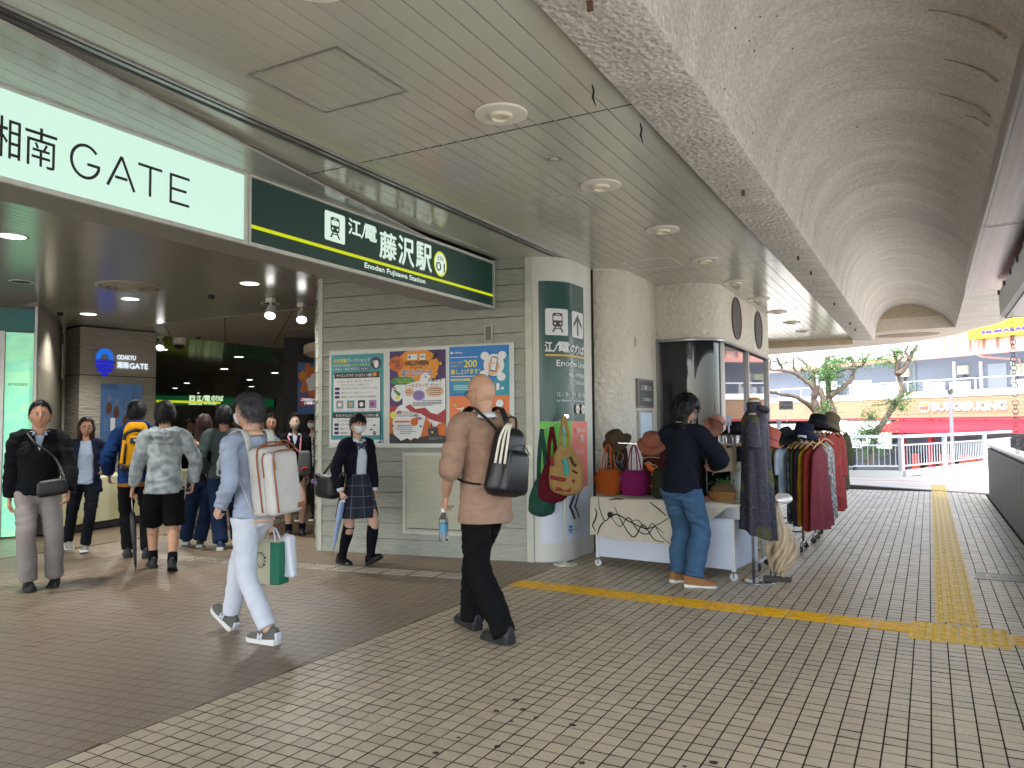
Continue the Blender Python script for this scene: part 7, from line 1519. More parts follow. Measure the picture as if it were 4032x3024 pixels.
# ---- man in black jacket walking towards us
D = Person('middle aged man in black jacket and grey trousers walking out of the station', (-7.19, 4.16), (.87, -.49), 1.70, vox=.011)
fR = D.W((-7.235, 4.09, 0)); fL = D.W((-7.12, 4.26, 0)); hr = D.px(38, 1965, .04); hl_ = D.px(268, 1935, .05); pv = D.px(150, 1950)
D.pose((pv.x, pv.y, .525*1.70), feet=((fL.x, fL.y-.06, 0.0, R(-10), R(-12)), (fR.x, fR.y+.05, 0, R(6), R(2))), hands=(hl_, hr), elbows=((-.8, -.8, 0), (.8, -.8, 0)), head=(R(2), R(3), 0))
D.body('#b98a70', curl=(.55, .55)); D.face('#1b1614'); D.hair('#131112', T=.014, bangs=.55, side=.05, back=-.45)
D.top('shirt', fabric('pale_shirt', '#a9b5cc', .04, .1), ease=.008, hem=.52, sleeve=.9, amp=.004); D.collar(MATS['cloth_pale_shirt'], .056, .036, .9); M_bj = fabric('black_jacket', '#0f1114', .12, .25, 180)
D.top('jacket', M_bj, ease=.025, hem=.50, sleeve=.98, amp=.010, flare=.008, belly=.015, open_=(.0, .052), freq=(7, 7, 12)); D.collar(M_bj, .066, .045, 1.1, -.012, 'jacket_collar')
D.pants('trousers', fabric('grey_trousers', '#857d7a', .06, .2, 200), ease=.008, hem=(.05, .05), amp=.005, wide=.008, freq=(6, 6, 9), cut=.53); D.shoes(M_shoe_k, M_sole_k)
c = D.px(205, 1920, .17); wb_ = thing('shoulder_bag', 'black crossbody bag at the waist of the man in the black jacket', 'bag', D.M @ (c+Vector((0, 0, -.08))), D.rz); inv = Matrix.Translation(-(c+Vector((0, 0, -.08)))); bpart('bag_body', bag_mesh(.25, .09, .15, .04, .1, 3, 0, Matrix.Rotation(R(8), 3, 'Y'), c), MATS['nylon_black'], wb_, inv)
b = MB(); b.tube(smooth_path([c+Vector((-.1, .02, .06)), D.chest+Vector((-.12, .135, -.05)), D.chest+Vector((.03, .15, .08)), D.neck.lerp(D.sh[1], .6)+Vector((0, .05, .04)), D.neck.lerp(D.sh[1], .6)+Vector((0, -.06, .0))], 5), [(.004, .012)]*21, 6); bpart('strap', b, MATS['nylon_black'], wb_, inv)

# ---- woman in navy cardigan
E_ = Person('woman with glasses in long navy cardigan and pale blouse walking out', (-8.93, 5.58), (.84, -.54), 1.575, vox=.012, fem=True)
fR = E_.W((-9.0, 5.53, 0)); fL = E_.W((-8.85, 5.65, 0)); pv = E_.px(335, 1905)
E_.pose((pv.x, pv.y, .525*1.575), feet=((fL.x, fL.y+.12, 0, R(-4), R(6)), (fR.x, fR.y-.22, .03, R(10), R(-18))), hands=(E_.px(415, 1850, -.05), E_.px(262, 1850, -.1)), head=(R(4), R(2), 0))
E_.body('#a67d68', curl=(.6, .6)); E_.face('#2a1a14'); E_.glasses('#4a3a34'); E_.hair('#2c1c17', T=.018, bangs=.62, side=.05, length=.30, wide=.1)
E_.top('blouse', fabric('pale_blouse', '#93a0b4', .05, .15), ease=.010, hem=.50, sleeve=.9, amp=.007); E_.top('cardigan', fabric('navy_cardigan', '#161b2e', .1, .3, 150), ease=.024, hem=.44, sleeve=.96, open_=(.085, .05), amp=.009, flare=.03)
E_.pants('jeans', fabric('dark_jeans', '#11131a', .15, .2), ease=.002, hem=(.055, .055), amp=.005, cut=.53); E_.shoes(mat('runner_grey', '#7d7c78', .8), M_sole_w)

# ---- youth with the yellow backpack
F_ = Person('person in navy hooded jacket seen from behind with a yellow backpack', (-7.86, 5.62), (-.80, .60), 1.76, vox=.012)
pv = F_.px(535, 1880); F_.pose((pv.x, pv.y, .52*1.76), lean=.03, feet=((-.09, .05, 0, R(4), 0), (.10, -.10, .0, R(-6), R(-4))), hands=((-.3, .12, .92), (.28, .14, .92)), head=(R(-18), 0, 0))
F_.body('#ad8770', curl=(.6, .6)); F_.hair('#0f0e10', T=.02, bangs=.6, side=-.05, back=-.6)
F_.top('jacket', fabric('navy_hoodie', '#101a38', .25, .25, 160, col2='#173a6e', scale=2.5), ease=.032, hem=.475, sleeve=.95, amp=.009); F_.top('shirt', fabric('tan_shirt', '#8a5f33', .08, .2), ease=.03, hem=.45, sleeve=.3, amp=.004, keep=(0, .5))
b = MB(); stube(b, [F_.neck+Vector((-.12, .02, -.01)), F_.neck+Vector((-.08, -.085, .02)), F_.neck+Vector((0, -.12, .03)), F_.neck+Vector((.08, -.085, .02)), F_.neck+Vector((.12, .02, -.01))], [.03, .05, .055, .05, .03], 12); V, F = evaluated(b, .012, 3); raw_obj('hood', wrinkle(V, F, .008, seed=3), F, MATS['cloth_navy_hoodie'], F_.root)
F_.pants('trousers', MATS['cloth_black_trousers'], ease=.006, hem=(.05, .05), amp=.006, cut=.48); F_.shoes(M_shoe_k, M_sole_k)
M_ybp = fabric('yellow_pack', '#c48a12', .1, .2, 120); c = F_.chest+Vector((0, -.22, -.02)); inv = Matrix.Translation(-(c+Vector((0, 0, -.26)))); yb = thing('backpack', 'yellow and black hiking backpack worn by the person in navy', 'backpack', F_.M @ (c+Vector((0, 0, -.26))), F_.rz)
bpart('main_compartment', bag_mesh(.32, .19, .53, .08, .32, 5, .015, None, c), M_ybp, yb, inv); bpart('front_pocket', bag_mesh(.22, .07, .34, .04, .3, 4, .01, None, c+Vector((0, -.10, -.05))), M_ybp, yb, inv)
bpart('base_panel', bag_mesh(.31, .2, .09, .03, 0, 3, 0, None, c+Vector((0, -.005, -.225))), M_bpk, yb, inv); b = MB(); b.bbox(c+Vector((0, -.142, .06)), (.11, .012, .06), .01); bpart('logo_patch', b, M_bpk, yb, inv); b = MB(); b.bbox(c+Vector((.01, -.150, .066)), (.055, .004, .022), .002); bpart('logo_mark', b, M_ref, yb, inv, False)
b = MB(); b.tube(smooth_path([c+Vector((x, -.12-.01*math.cos(x*9), z)) for x, z in ((-.12, .07), (-.09, .14), (0, .175), (.09, .14), (.12, .07))], 5), [(.012, .02)]*21, 8); bpart('top_band', b, M_bpk, yb, inv)
for sg in (-1, 1):
    b = MB(); b.tube([c+Vector((sg*.095, -.137, .03)), c+Vector((sg*.105, -.143, -.08)), c+Vector((sg*.11, -.135, -.19))], [(.008, .014)]*3, 6); bpart('daisy_chain', b, M_bpk, yb, inv); b = MB(); b.tube(smooth_path([c+Vector((sg*.08, .08, .2)), F_.neck.lerp(F_.sh[0 if sg < 0 else 1], .6)+Vector((0, -.02, .07)), F_.neck.lerp(F_.sh[0 if sg < 0 else 1], .7)+Vector((0, .11, -.06))], 5), [(.008, .03)]*11, 8, up=Vector((0, 0, 1))); bpart('strap', b, M_bpk, yb, inv)
b = MB(); b.bbox(c+Vector((0, -.118, -.215)), (.06, .012, .018), .003); bpart('reflector', b, lit('reflector', '#dfe6ea', .8), yb, inv, False)  # glow put in for the light the reflector strip throws back

# ---- youth in camouflage hoodie and shorts with umbrella
G = Person('person in grey camouflage hoodie and black shorts seen from behind', (-6.93, 5.26), (-.80, .61), 1.71, vox=.012)
fL = G.W((-7.08, 5.25, 0)); fR = G.W((-6.77, 5.24, 0)); hl_ = G.px(522, 1925, .05); pv = G.px(645, 1925)
G.pose((pv.x, pv.y, .525*1.71), feet=((fL.x, fL.y+.05, 0, R(6), 0), (fR.x, fR.y-.05, .02, R(-4), R(-25))), hands=(hl_, (.27, .1, .86)), elbows=((-1, -.4, 0), (1, -.5, 0)), head=(R(-2), 0, 0))
G.body('#b88d72', bare_legs=True, curl=(1.0, .6)); G.hair('#0d0c0e', T=.022, bangs=.6, side=-.08, back=-.62); M_camo = fabric('camouflage', '#aab2b4', .1, .2, 200, col2='#757d82', scale=13, detail=1)
G.top('hoodie', M_camo, ease=.030, hem=.455, sleeve=.96, amp=.006, flare=.02, freq=(7, 7, 11))
b = MB(); n0 = G.neck; stube(b, [n0+Vector((-.11, .03, -.02)), n0+Vector((-.10, -.07, -.015)), n0+Vector((0, -.14, -.045)), n0+Vector((.10, -.07, -.015)), n0+Vector((.11, .03, -.02))], [.03, .05, .06, .05, .03], 12); b.sphere(n0+Vector((0, -.12, -.08)), (.1, .045, .075), 14, 10); V, F = evaluated(b, .012, 3); raw_obj('hood', wrinkle(V, F, .008, seed=5), F, M_camo, G.root)
b = MB(); b.tube([n0+Vector((0, -.19, .01)), n0+Vector((0, -.20, -.10))], [(.004, .012)]*2, 6); b.build('hood_tape', mat('tape_grey', '#6f7782', .7), G.root)
G.pants('shorts', MATS['cloth_black_trousers'], ease=.012, hem=(.262, .262), amp=.006, wide=.010, cut=.49); socks(G, M_sock, .105, .004); G.shoes(M_shoe_k, M_sole_k)
tip = G.px(535, 2250, .12); w_ = G.wr[0]+(G.wr[0]-G.el[0]).normalized()*.07; um = thing('closed_umbrella', 'closed black umbrella held point down by the person in camouflage', 'umbrella', G.M @ tip, G.rz); inv = Matrix.Translation(-tip); dv = (w_-tip).normalized()
b = MB(); b.tube([tip, w_+dv*.04], .005, 8); bpart('shaft', b, M_alu, um, inv); L_ = (w_-tip).length; b = MB(); b.tube([tip+dv*(.04+t_*(L_*.74)) for t_ in (0, .1, .4, .75, .95, 1)], [.008, .014, .022, .030, .024, .01], 14); bpart('folded_canopy', b, mat('umbrella_black', '#111317', .3, bump=.8, bscale=25, stretch=(4, 4, .5)), um, inv); b = MB(); b.tube([w_-dv*.03, w_+dv*.07], .013, 10); bpart('handle', b, MATS['handle_black'], um, inv)

# ---- people further in
Hh = Person('woman with very long brown hair in blue jeans seen from behind raising her phone', (-7.9, 6.4), (-.72, .69), 1.60, vox=.013, fem=True)
pv = Hh.px(800, 1905); Hh.pose((pv.x, pv.y, .525*1.60), feet=((-.1, .2, .0, 0, 0), (.08, -.05, 0, 0, 0)), hands=((-.24, .1, .85), Hh.px(775, 1745, .1)), elbows=((-1, -.5, 0), (1, -.3, -.5))); Hh.body('#b08368', curl=(.6, .9)); Hh.hair('#33221c', T=.02, bangs=.6, length=.62, wide=.115)
Hh.top('top', fabric('black_top', '#101013', .1, .2), ease=.02, hem=.5, sleeve=.9, amp=.006); Hh.pants('jeans', fabric('blue_jeans', '#1d2c48', .2, .2), ease=.010, hem=(.05, .05), amp=.007, wide=.012, cut=.52); Hh.shoes(M_shoe_k, M_sole_w)
c = Hh.px(778, 1790, .05); sb = thing('silver_bag', 'crinkled silver grey shoulder bag on the long haired woman', 'bag', Hh.M @ (c+Vector((0, 0, -.16))), Hh.rz); inv = Matrix.Translation(-(c+Vector((0, 0, -.16)))); bpart('bag_body', bag_mesh(.17, .12, .3, .05, .35, 4, 0, None, c), mat('silver_cloth', '#7d7d7c', .5, bump=.8, bscale=18), sb, inv); b = MB(); b.tube(smooth_path([c+Vector((0, 0, .14)), c+Vector((-.01, 0, .3)), Hh.sh[1]+Vector((0, 0, .06))], 4), [(.003, .012)]*9, 6); bpart('strap', b, MATS['silver_cloth'], sb, inv)
I_ = Person('person in grey green jacket and blue jeans partly hidden behind the grey haired man', (-7.42, 6.53), (-.70, .71), 1.70, vox=.014)
pv = I_.px(880, 1905); I_.pose((pv.x, pv.y, .525*1.70), feet=((-.09, -.1, 0, 0, 0), (.09, .2, 0, 0, 0)), hands=((-.28, .1, .9), (.28, .1, .9))); I_.body('#94705c'); I_.hair('#121114', T=.02, bangs=.6, back=-.55); I_.top('jacket', fabric('grey_green', '#3c4847', .1, .2), ease=.03, hem=.49, sleeve=.95); I_.pants('jeans', MATS['cloth_blue_jeans'], ease=.016, hem=(.05, .05), wide=.012); I_.shoes(mat('sneaker_blue', '#2c3c5c', .7), M_sole_w)
J = Person('smiling woman with dark framed glasses and black hair in a black top', (-8.05, 7.55), (.55, -.84), 1.62, vox=.013, fem=True)
pv = J.px(1068, 1905); J.pose((pv.x, pv.y, .525*1.62), feet=((-.09, 0, 0, 0, 0), (.09, 0, 0, 0, 0)), hands=((-.25, .1, .85), (.25, .1, .85)), head=(R(12), 0, 0)); J.body('#b98d74'); J.face('#191413', '#9a5046'); J.glasses('#1c1616', .026); J.hair('#141113', T=.02, bangs=.62, side=.05, length=.22, wide=.09); J.top('top', MATS['cloth_black_top'], ease=.014, hem=.5, sleeve=.9); J.pants('trousers', MATS['cloth_black_trousers'], hem=(.05, .05)); J.shoes(M_shoe_k, M_sole_k)
K = Person('masked girl with long black hair and pink backpack straps over a black sweater', (-7.53, 7.76), (.70, -.72), 1.62, vox=.012, fem=True)
pv = K.px(1160, 1905); K.pose((pv.x, pv.y, .525*1.62), feet=((.02-.09, 0, 0, 0, 0), (.1, .12, 0, 0, 0)), hands=(K.px(1218, 1935, .02), (.22, .1, .8)), head=(0, R(4), 0)); K.body('#c09c88', bare_legs=True, curl=(.5, .5)); K.face('#241b19', mouth=False); K.mask('#a8a496', zt=-.02); K.hair('#120f11', T=.018, bangs=.66, side=.05, length=.42, wide=.1)
K.top('shirt', fabric('collar_blue', '#a3afc4', .03, .1), ease=.006, hem=.55, sleeve=.6); K.collar(MATS['cloth_collar_blue'], .054, .032, 1.0); K.top('sweater', MATS['cloth_black_top'], ease=.018, hem=.47, sleeve=.97, open_=(.0, .045), amp=.006); skirt(K, fabric('black_skirt', '#101015', .1, .2), .56, .345, .08, .105, name='skirt'); socks(K, M_sock, .1); K.shoes(M_shoe_k, M_sole_k, 'loafer')
M_pink = mat('strap_pink', '#c27a8c', .6); kb = thing('backpack', 'small grey backpack with pink straps and a red dotted charm on the masked girl', 'backpack', K.M @ (K.chest+Vector((-.12, .16, -.3))), K.rz); inv = Matrix.Translation(-(K.chest+Vector((-.12, .16, -.3))))
for i, sg in ((0, -1), (1, 1)):
    b = MB(); n0 = K.neck.lerp(K.sh[i], .62); b.tube(smooth_path([n0+Vector((0, -.05, .03)), n0+Vector((0, .02, .045)), n0+Vector((-sg*.01, .085, -.03)), K.chest+Vector((-.04+sg*.03, .125, -.02)), K.chest+Vector((-.07, .14, -.08))], 5), [(.004, .013)]*21, 6, up=Vector((0, 1, .3))); bpart('strap', b, M_pink, kb, inv)
bpart('bag_body', bag_mesh(.19, .1, .34, .05, .2, 4, 0, None, K.chest+Vector((-.13, .17, -.22))), mat('pack_grey', '#4f4f4e', .7), kb, inv)
for k in range(3): b = MB(); b.sphere(K.chest+Vector((-.10-.028*k, .225, -.29+.012*(k % 2))), .018, 10, 8); bpart('charm', b, mat('charm_red', '#b01828', .3), kb, inv)
L2 = Person('person in glasses and mask with a striped shirt half hidden by the siding wall', (-8.5, 9.05), (.3, -.95), 1.62, vox=.014, fem=True)
pv = L2.px(1232, 1880); L2.pose((pv.x, pv.y, .525*1.62), feet=((-.09, 0, 0, 0, 0), (.09, .1, 0, 0, 0)), hands=((-.25, .1, .85), (.25, .1, .85))); L2.body('#a07a66'); L2.face('#191413', mouth=False); L2.mask('#b4b4b0'); L2.glasses('#1c1616', .024); L2.hair('#141113', T=.022, bangs=.32, length=.16); L2.top('shirt', fabric('stripe_shirt', '#c2c2bc', .05, .1, col2='#2a2a2e', scale=3, stretch=(.05, .05, 9)), ease=.01, hem=.5, sleeve=.6); L2.top('jacket', MATS['cloth_black_top'], ease=.022, hem=.46, sleeve=.95, open_=(.06, .05)); L2.pants('trousers', MATS['cloth_black_trousers'], hem=(.05, .05)); L2.shoes(M_shoe_k, M_sole_w)
far = [((-12.2, 10.9), (.6, -.8), 1.66, 830, 'distant man in a dark coat facing out behind the long haired woman'), ((-11.6, 10.6), (-.5, .8), 1.55, 850, 'distant person in dark clothes with bowed black hair'), ((-10.0, 9.6), (-.6, .7), 1.60, 985, 'distant dark haired person just behind the grey haired man'), ((-13.2, 10.6), (.8, -.5), 1.60, 712, 'distant dark haired person beside the camouflage hoodie'), ((-14.6, 11.9), (.7, -.7), 1.62, 0, 'far person in dark coat standing under the hanging platform sign'), ((-11.2, 9.7), (-.6, .8), 1.66, 0, 'distant person walking away past the logo pillar corner'), ((-9.4, 8.9), (.5, -.8), 1.58, 0, 'distant short person between the glasses woman and the siding wall')]
for xy, hd_, h_, pxx, lb in far:
    p_ = Person(lb, xy, hd_, h_, vox=.018); p_.pose((0, 0, .525*h_), feet=((-.09, 0, 0, 0, 0), (.09, .08, 0, 0, 0)), hands=((-.27, .08, .85), (.27, .08, .85))); p_.body('#a67f68'); p_.face(); p_.hair('#141214', T=.02, bangs=.6, back=-.55); p_.top('coat', MATS['cloth_black_top'], ease=.02, hem=.46, sleeve=.95); p_.pants('trousers', MATS['cloth_black_trousers'], hem=(.05, .05)); p_.shoes(M_shoe_k, M_sole_k)

# ---- man at the stall
Ms = Person('long haired man in dark navy jacket and blue jeans browsing at the stall', (-1.95, 6.86), (.22, .975), 1.73, vox=.009, slim=.88)
fL = Ms.W((-2.06, 6.95, 0)); fR = Ms.W((-1.88, 6.80, 0)); pv = Ms.px(2680, 1935); hr = Ms.px(2812, 1835, -.12); hl_ = Ms.px(2800, 1778, -.28)
Ms.pose((pv.x, pv.y, .515*1.73), lean=.16, feet=((fL.x, fL.y, 0, R(-28), 0), (fR.x, fR.y, 0, R(-62), 0)), hands=(hl_, hr), elbows=((-.6, -1, -.4), (1, -.3, -.6)), head=(R(-32), R(-30), 0))
Ms.body('#b3876f', curl=(.8, .9)); Ms.face('#1a1413'); Ms.hair('#0f0e10', T=.036, bangs=.35, side=-.25, back=-.85, length=.13, wide=.08)
Ms.top('jacket', fabric('indigo_jacket', '#11141f', .12, .25, 170), ease=.034, hem=.49, sleeve=.97, amp=.007, flare=.006); Ms.collar(MATS['cloth_indigo_jacket'], .056, .04)
M_den = fabric('washed_denim', '#3a5672', .18, .35, 240, scale=5); Ms.pants('jeans', M_den, ease=.016, hem=(.052, .052), amp=.011, wide=.010, freq=(6, 6, 8), seat=.008, cut=.50)
Ms.shoes(mat('tan_suede', '#8a5f38', .8, bump=.2, bscale=140), M_sole_w, 'loafer')
b = MB(); c = (Ms.wr[0]+Ms.wr[1])/2+Vector((0, .1, .0)); nx = 14
for i in range(nx+1):
    for j in range(9):
        u_ = i/nx-.5; v_ = j/8-.5; b.v.append(tuple(c+Vector((.02+.26*u_, .04+.05*math.sin(u_*7)+.10*abs(u_), -.02+.26*v_*(1-.3*abs(u_))+.05*u_+.02*math.sin(v_*9+u_*5)))))
for i in range(nx):
    for j in range(8): b.f.append((i*9+j, (i+1)*9+j, (i+1)*9+j+1, i*9+j+1)); b.m.append(0)
tg = thing('held_hat', 'crumpled cream cloth hat in the hands of the man at the stall', 'hat', Ms.M @ c, Ms.rz); inv = Matrix.Translation(-c); o = bpart('hat_cloth', b, fabric('cream_hat', '#9d927c', .1, .3), tg, inv); o.modifiers.new('s', 'SOLIDIFY').thickness = .004
# ================================================================ CLOTHES STALL
TA = Vector((-3.042, 7.371, 0)); TB = Vector((-1.605, 7.208, 0)); TE = (TB-TA).normalized(); TF = Vector((-TE.y, TE.x, 0)); TL = (TB-TA).length; TZ = math.atan2(TE.y, TE.x)
def tw(u, v, z): return TA+TE*u+TF*v+Vector((0, 0, z))
M_pw = mat('panel_white', '#b4bccb', .35, var=.03); M_chr = mat('chrome', '#b4b6b8', .15, .95); M_cast = mat('caster_black', '#17171a', .5); M_castw = mat('caster_white', '#b9bcbe', .5)
dt = thing('display_table', 'white wheeled display table with aluminium top rail on the stall', 'table', TA, TZ)
for a in ((.0, .035, 0, .035), (TL-.035, TL, 0, .035), (0, .035, .635, .67), (TL-.035, TL, .635, .67)): mb = MB(); mb.span(a[0], a[1], a[2], a[3], .085, .58); mb.build('leg_post', M_castw, dt)
mb = MB(); mb.span(.035, TL-.035, .006, .016, .10, .565); mb.build('front_panel', M_pw, dt); mb = MB(); mb.span(TL-.022, TL-.012, .035, .635, .10, .565); mb.build('side_panel', M_pw, dt); mb = MB(); mb.span(.012, .022, .035, .635, .10, .565); mb.build('side_panel', M_pw, dt)
mb = MB(); mb.span(-.03, TL+.06, -.02, -.008, .565, .70); mb.span(TL+.048, TL+.06, -.008, .69, .565, .70); mb.span(-.03, -.018, -.008, .69, .565, .70); mb.build('top_rail', mat('rail_alu', '#8e9298', .3, .8, var=.06, scale=3, stretch=(1, 1, 20)), dt); mb = MB(); mb.span(-.018, TL+.048, -.008, .68, .66, .695); mb.build('tabletop', M_pw, dt)
def caster(parent, x, y, mt, r_=.034, z=.085, yaw=0.):
    b = MB(); Mx = Matrix.Rotation(yaw, 3, 'Z') @ Matrix.Rotation(R(90), 3, 'X'); b.lathe([(.008, -.011), (r_, -.011), (r_+.001, 0), (r_, .011), (.008, .011)], 18, (x, y, r_), Mx); o = b.build('caster_wheel', mt, parent, smooth=False); b = MB(); b.tube([(x, y, z), (x, y, z-.03)], .010, 8)
    for sg in (-1, 1): q = Matrix.Rotation(yaw, 3, 'Z') @ Vector((0, sg*.014, 0)); b.bar((x+q.x, y+q.y, z-.015), (x+q.x, y+q.y, r_*.7), .012, .003)
    b.build('caster_fork', M_chr, o)
for x, y in ((.018, .02), (TL-.018, .02), (.018, .65), (TL-.018, .65)): caster(dt, x, y, M_castw, yaw=rnd.uniform(-.6, .6))
# painted cloth over the table
tc_ = thing('table_cloth', 'cream cloth with black painted vines draped over the display table', 'tablecloth', TA+Vector((0, 0, .7)), TZ)
def drop(u): return float(np.interp(u, [-.05, .02, .22, .84, 1.12, 1.40, 1.52], [.39, .37, .405, .41, .235, .03, .01]))
def clothp(u, s_):   # s_: 0 back of top, 1 front edge, 2 hem
    f = .010*math.sin(u*19)+.012*math.sin(u*7+1)
    if s_ <= 1: return Vector((u, .64-.665*s_, .004+.004*math.sin(u*11)*s_))
    t = s_-1; return Vector((u, -.026-.012*min(1, t*6)-(.012+f)*t, .004-drop(u)*t-.006*t))
b = MB(); nu = 90; ss = [0, .5, .96, 1.0, 1.04, 1.2, 1.4, 1.6, 1.8, 2.0]
for i in range(nu+1):
    u = -.035+1.555*i/nu; b.v += [tuple(clothp(u, q)) for q in ss]
k = len(ss)
for i in range(nu):
    for j in range(k-1): b.f.append((i*k+j, (i+1)*k+j, (i+1)*k+j+1, i*k+j+1)); b.m.append(0)
o = b.build('cloth', fabric('cream_linen', '#b8b1a2', .05, .4, 260), tc_, smooth=True)
def vine(pts, r_):
    b = MB(); q = smooth_path([Vector((u, 0, t)) for u, t in pts], 8); P = []
    for p_ in q: w_ = clothp(p_.x, 1+p_.z); w_.y -= .003; P.append(w_)
    n_ = len(P); b.tube(P, [(.0012, r_*(.35+.65*math.sin(math.pi*min(1, max(0, i/(n_-1)))))+.0015) for i in range(n_)], 6, up=Vector((0, -1, 0))); b.build('painted_vine', mat('paint_black', '#0c0c10', .7), tc_)
for pts, r_ in (([(.06, .02), (.08, .3), (.14, .58), (.2, .45), (.28, .40), (.42, .55), (.58, .68), (.72, .55), (.85, .35)], .006), ([(.14, .58), (.09, .75), (.06, .98)], .007), ([(.2, .45), (.3, .68), (.4, .45), (.5, .75), (.6, .8), (.68, .62), (.78, .75)], .005), ([(.24, .2), (.32, .55), (.45, .9), (.55, .6), (.66, .9), (.78, .95)], .006), ([(.42, .55), (.5, .5), (.58, .7), (.66, .55), (.74, .8), (.84, .98)], .004), ([(.18, .05), (.26, .02), (.34, .02)], .008), ([(.02, .3), (.045, .42), (.03, .6), (.0, .75), (.035, .9)], .008), ([(.62, .05), (.72, .2), (.8, .35)], .006), ([(1.06, .1), (1.14, .5), (1.2, .8)], .007), ([(.9, .2), (1.0, .6), (1.08, .9)], .006)): vine(pts, r_)
b = MB(); b.sphere((.2, -.058, -.165), (.032, .004, .03), 12, 8); b.build('painted_leaf', MATS['paint_black'], tc_)

# woven bags on the table
def wicker(name, label, cat, u, v, c, w_=.25, h_=.26, d_=.17):
    q = tw(u, v, .707); t = thing(name, label, cat, q, TZ); b = MB(); n_ = 40; rows = 44; ph = rnd.uniform(0, 3)
    for i in range(rows+1):
        tt = i/rows; z = h_*tt; k = (.82+.36*math.sin(math.pi*(.12+.72*tt)))*(.86 if tt > .93 else 1)
        for j in range(n_): a = 2*math.pi*j/n_; e = .0035*(1 if (i+j) % 2 else -1); ca_, sa_ = math.cos(a), math.sin(a); p_ = 2.6; rr = (abs(ca_)**p_+abs(sa_)**p_)**(-1/p_); b.v.append(((w_/2*k*rr+e)*ca_*.98, (d_/2*k*rr+e)*sa_, z))
    for i in range(rows):
        for j in range(n_): b.f.append((i*n_+j, i*n_+(j+1) % n_, (i+1)*n_+(j+1) % n_, (i+1)*n_+j)); b.m.append(0)
    b.f.append(tuple(reversed(range(n_)))); b.m.append(0); b.f.append(tuple(rows*n_+j for j in range(n_))); b.m.append(0)
    m_ = mat('wicker_'+name, c, .7, var=.18, scale=30); b.build('woven_body', m_, t, smooth=False)
    for sy in (-1, 1):
        b = MB(); b.tube(smooth_path([(-.06, sy*.05, h_-.03), (-.045, sy*.03, h_+.12), (-.02, sy*.01, h_+.245), (.02, sy*.01, h_+.245), (.045, sy*.03, h_+.12), (.06, sy*.05, h_-.03)], 5), [(.009, .006)]*26, 8); b.build('handle', mat('strap_'+name, c, .6), t, smooth=True)
    return t
wb1 = wicker('orange_bag', 'orange woven handbag with long handles on the stall table', 'handbag', -.0, .30, '#a8521c'); wb2 = wicker('magenta_bag', 'magenta woven handbag with long handles next to the orange one', 'handbag', .30, .30, '#7c1458', .25, .255)
b = MB(); b.sphere((-.135, -.03, .14), .02, 8, 6); b.sphere((-.14, -.035, .175), .015, 8, 6); b.build('doll_charm', mat('charm_red', '#b01828', .3), wb1); b = MB(); b.bar((-.145, -.05, .15), (-.08, -.07, .22), .012, .003); b.build('price_tag', M_plas_w, wb2)
mb = MB(); mb.tube([tw(-.03, .34, 1.25), tw(.36, .36, 1.235)], .006, 6); mb.tube([tw(-.02, .5, .70), tw(-.03, .34, 1.25)], .006, 6); mb.tube([tw(.36, .5, .70), tw(.36, .36, 1.235)], .006, 6); t = thing('bag_rail', 'thin chrome rail holding up the woven handbags', 'rail', tw(.15, .4, .7)); mb.build('rail_frame', M_chr, t, world=True)
def hat(name, label, P_, c, r_=.16, cr=.095, h_=.1, tilt=(0, 0), dr=.03, under=None, z0=0.):
    t = thing(name, label, 'hat', P_); t.rotation_euler = (tilt[0], tilt[1], 0); b = MB(); m_ = fabric('hat_'+name, c, .12, .4, 200); n_ = 36; prof = [(r_, -dr), (r_*.93, -dr*.75), (cr*1.12, -.004), (cr*1.0, .004), (cr*.97, h_*.5), (cr*.9, h_*.86), (cr*.6, h_*1.0), (0, h_*1.03)]
    for rr, z in prof:
        for j in range(n_): a = 2*math.pi*j/n_; k = 1+.05*math.sin(3*a+r_*40)*(rr > cr*1.1)+.02*noise.noise((math.cos(a)*3, math.sin(a)*3, z*20)); b.v.append((rr*k*math.cos(a), rr*k*math.sin(a), z+.012*math.sin(2*a+1)*(rr > cr*1.1)))
    for i in range(len(prof)-1):
        for j in range(n_): b.f.append((i*n_+j, i*n_+(j+1) % n_, (i+1)*n_+(j+1) % n_, (i+1)*n_+j)); b.m.append(0)
    o = b.build('crown', m_, t, smooth=True); sf = o.modifiers.new('s', 'SOLIDIFY'); sf.thickness = .004
    b = MB(); b.lathe([(cr*1.03, .004), (cr*1.02, .024)], 30, cap=False); b.build('band', mat('band_'+name, tuple(v*.6 for v in lin(c)), .8), t, smooth=True); return t
def pack(name, label, u, v, c1, motif, w_=.28, h_=.5):
    t = thing(name, label, 'backpack', tw(u, v, .707), TZ); b = bag_mesh(w_, .15, h_, .07, .25, 5, .01, None, (0, 0, h_/2)); b.build('pack_body', fabric(name, c1, .15, .3, 160), t, smooth=True)
    for k, (pts, col, r_) in enumerate(motif): b = MB(); b.tube(smooth_path([(x, -.088+.02*abs(x), z) for x, z in pts], 5), [(.002, r_)]*(5*(len(pts)-1)+1), 6, up=Vector((0, -1, 0))); b.build('applique', mat('applique_'+col[1:], col, .8), t, smooth=True)
    return t
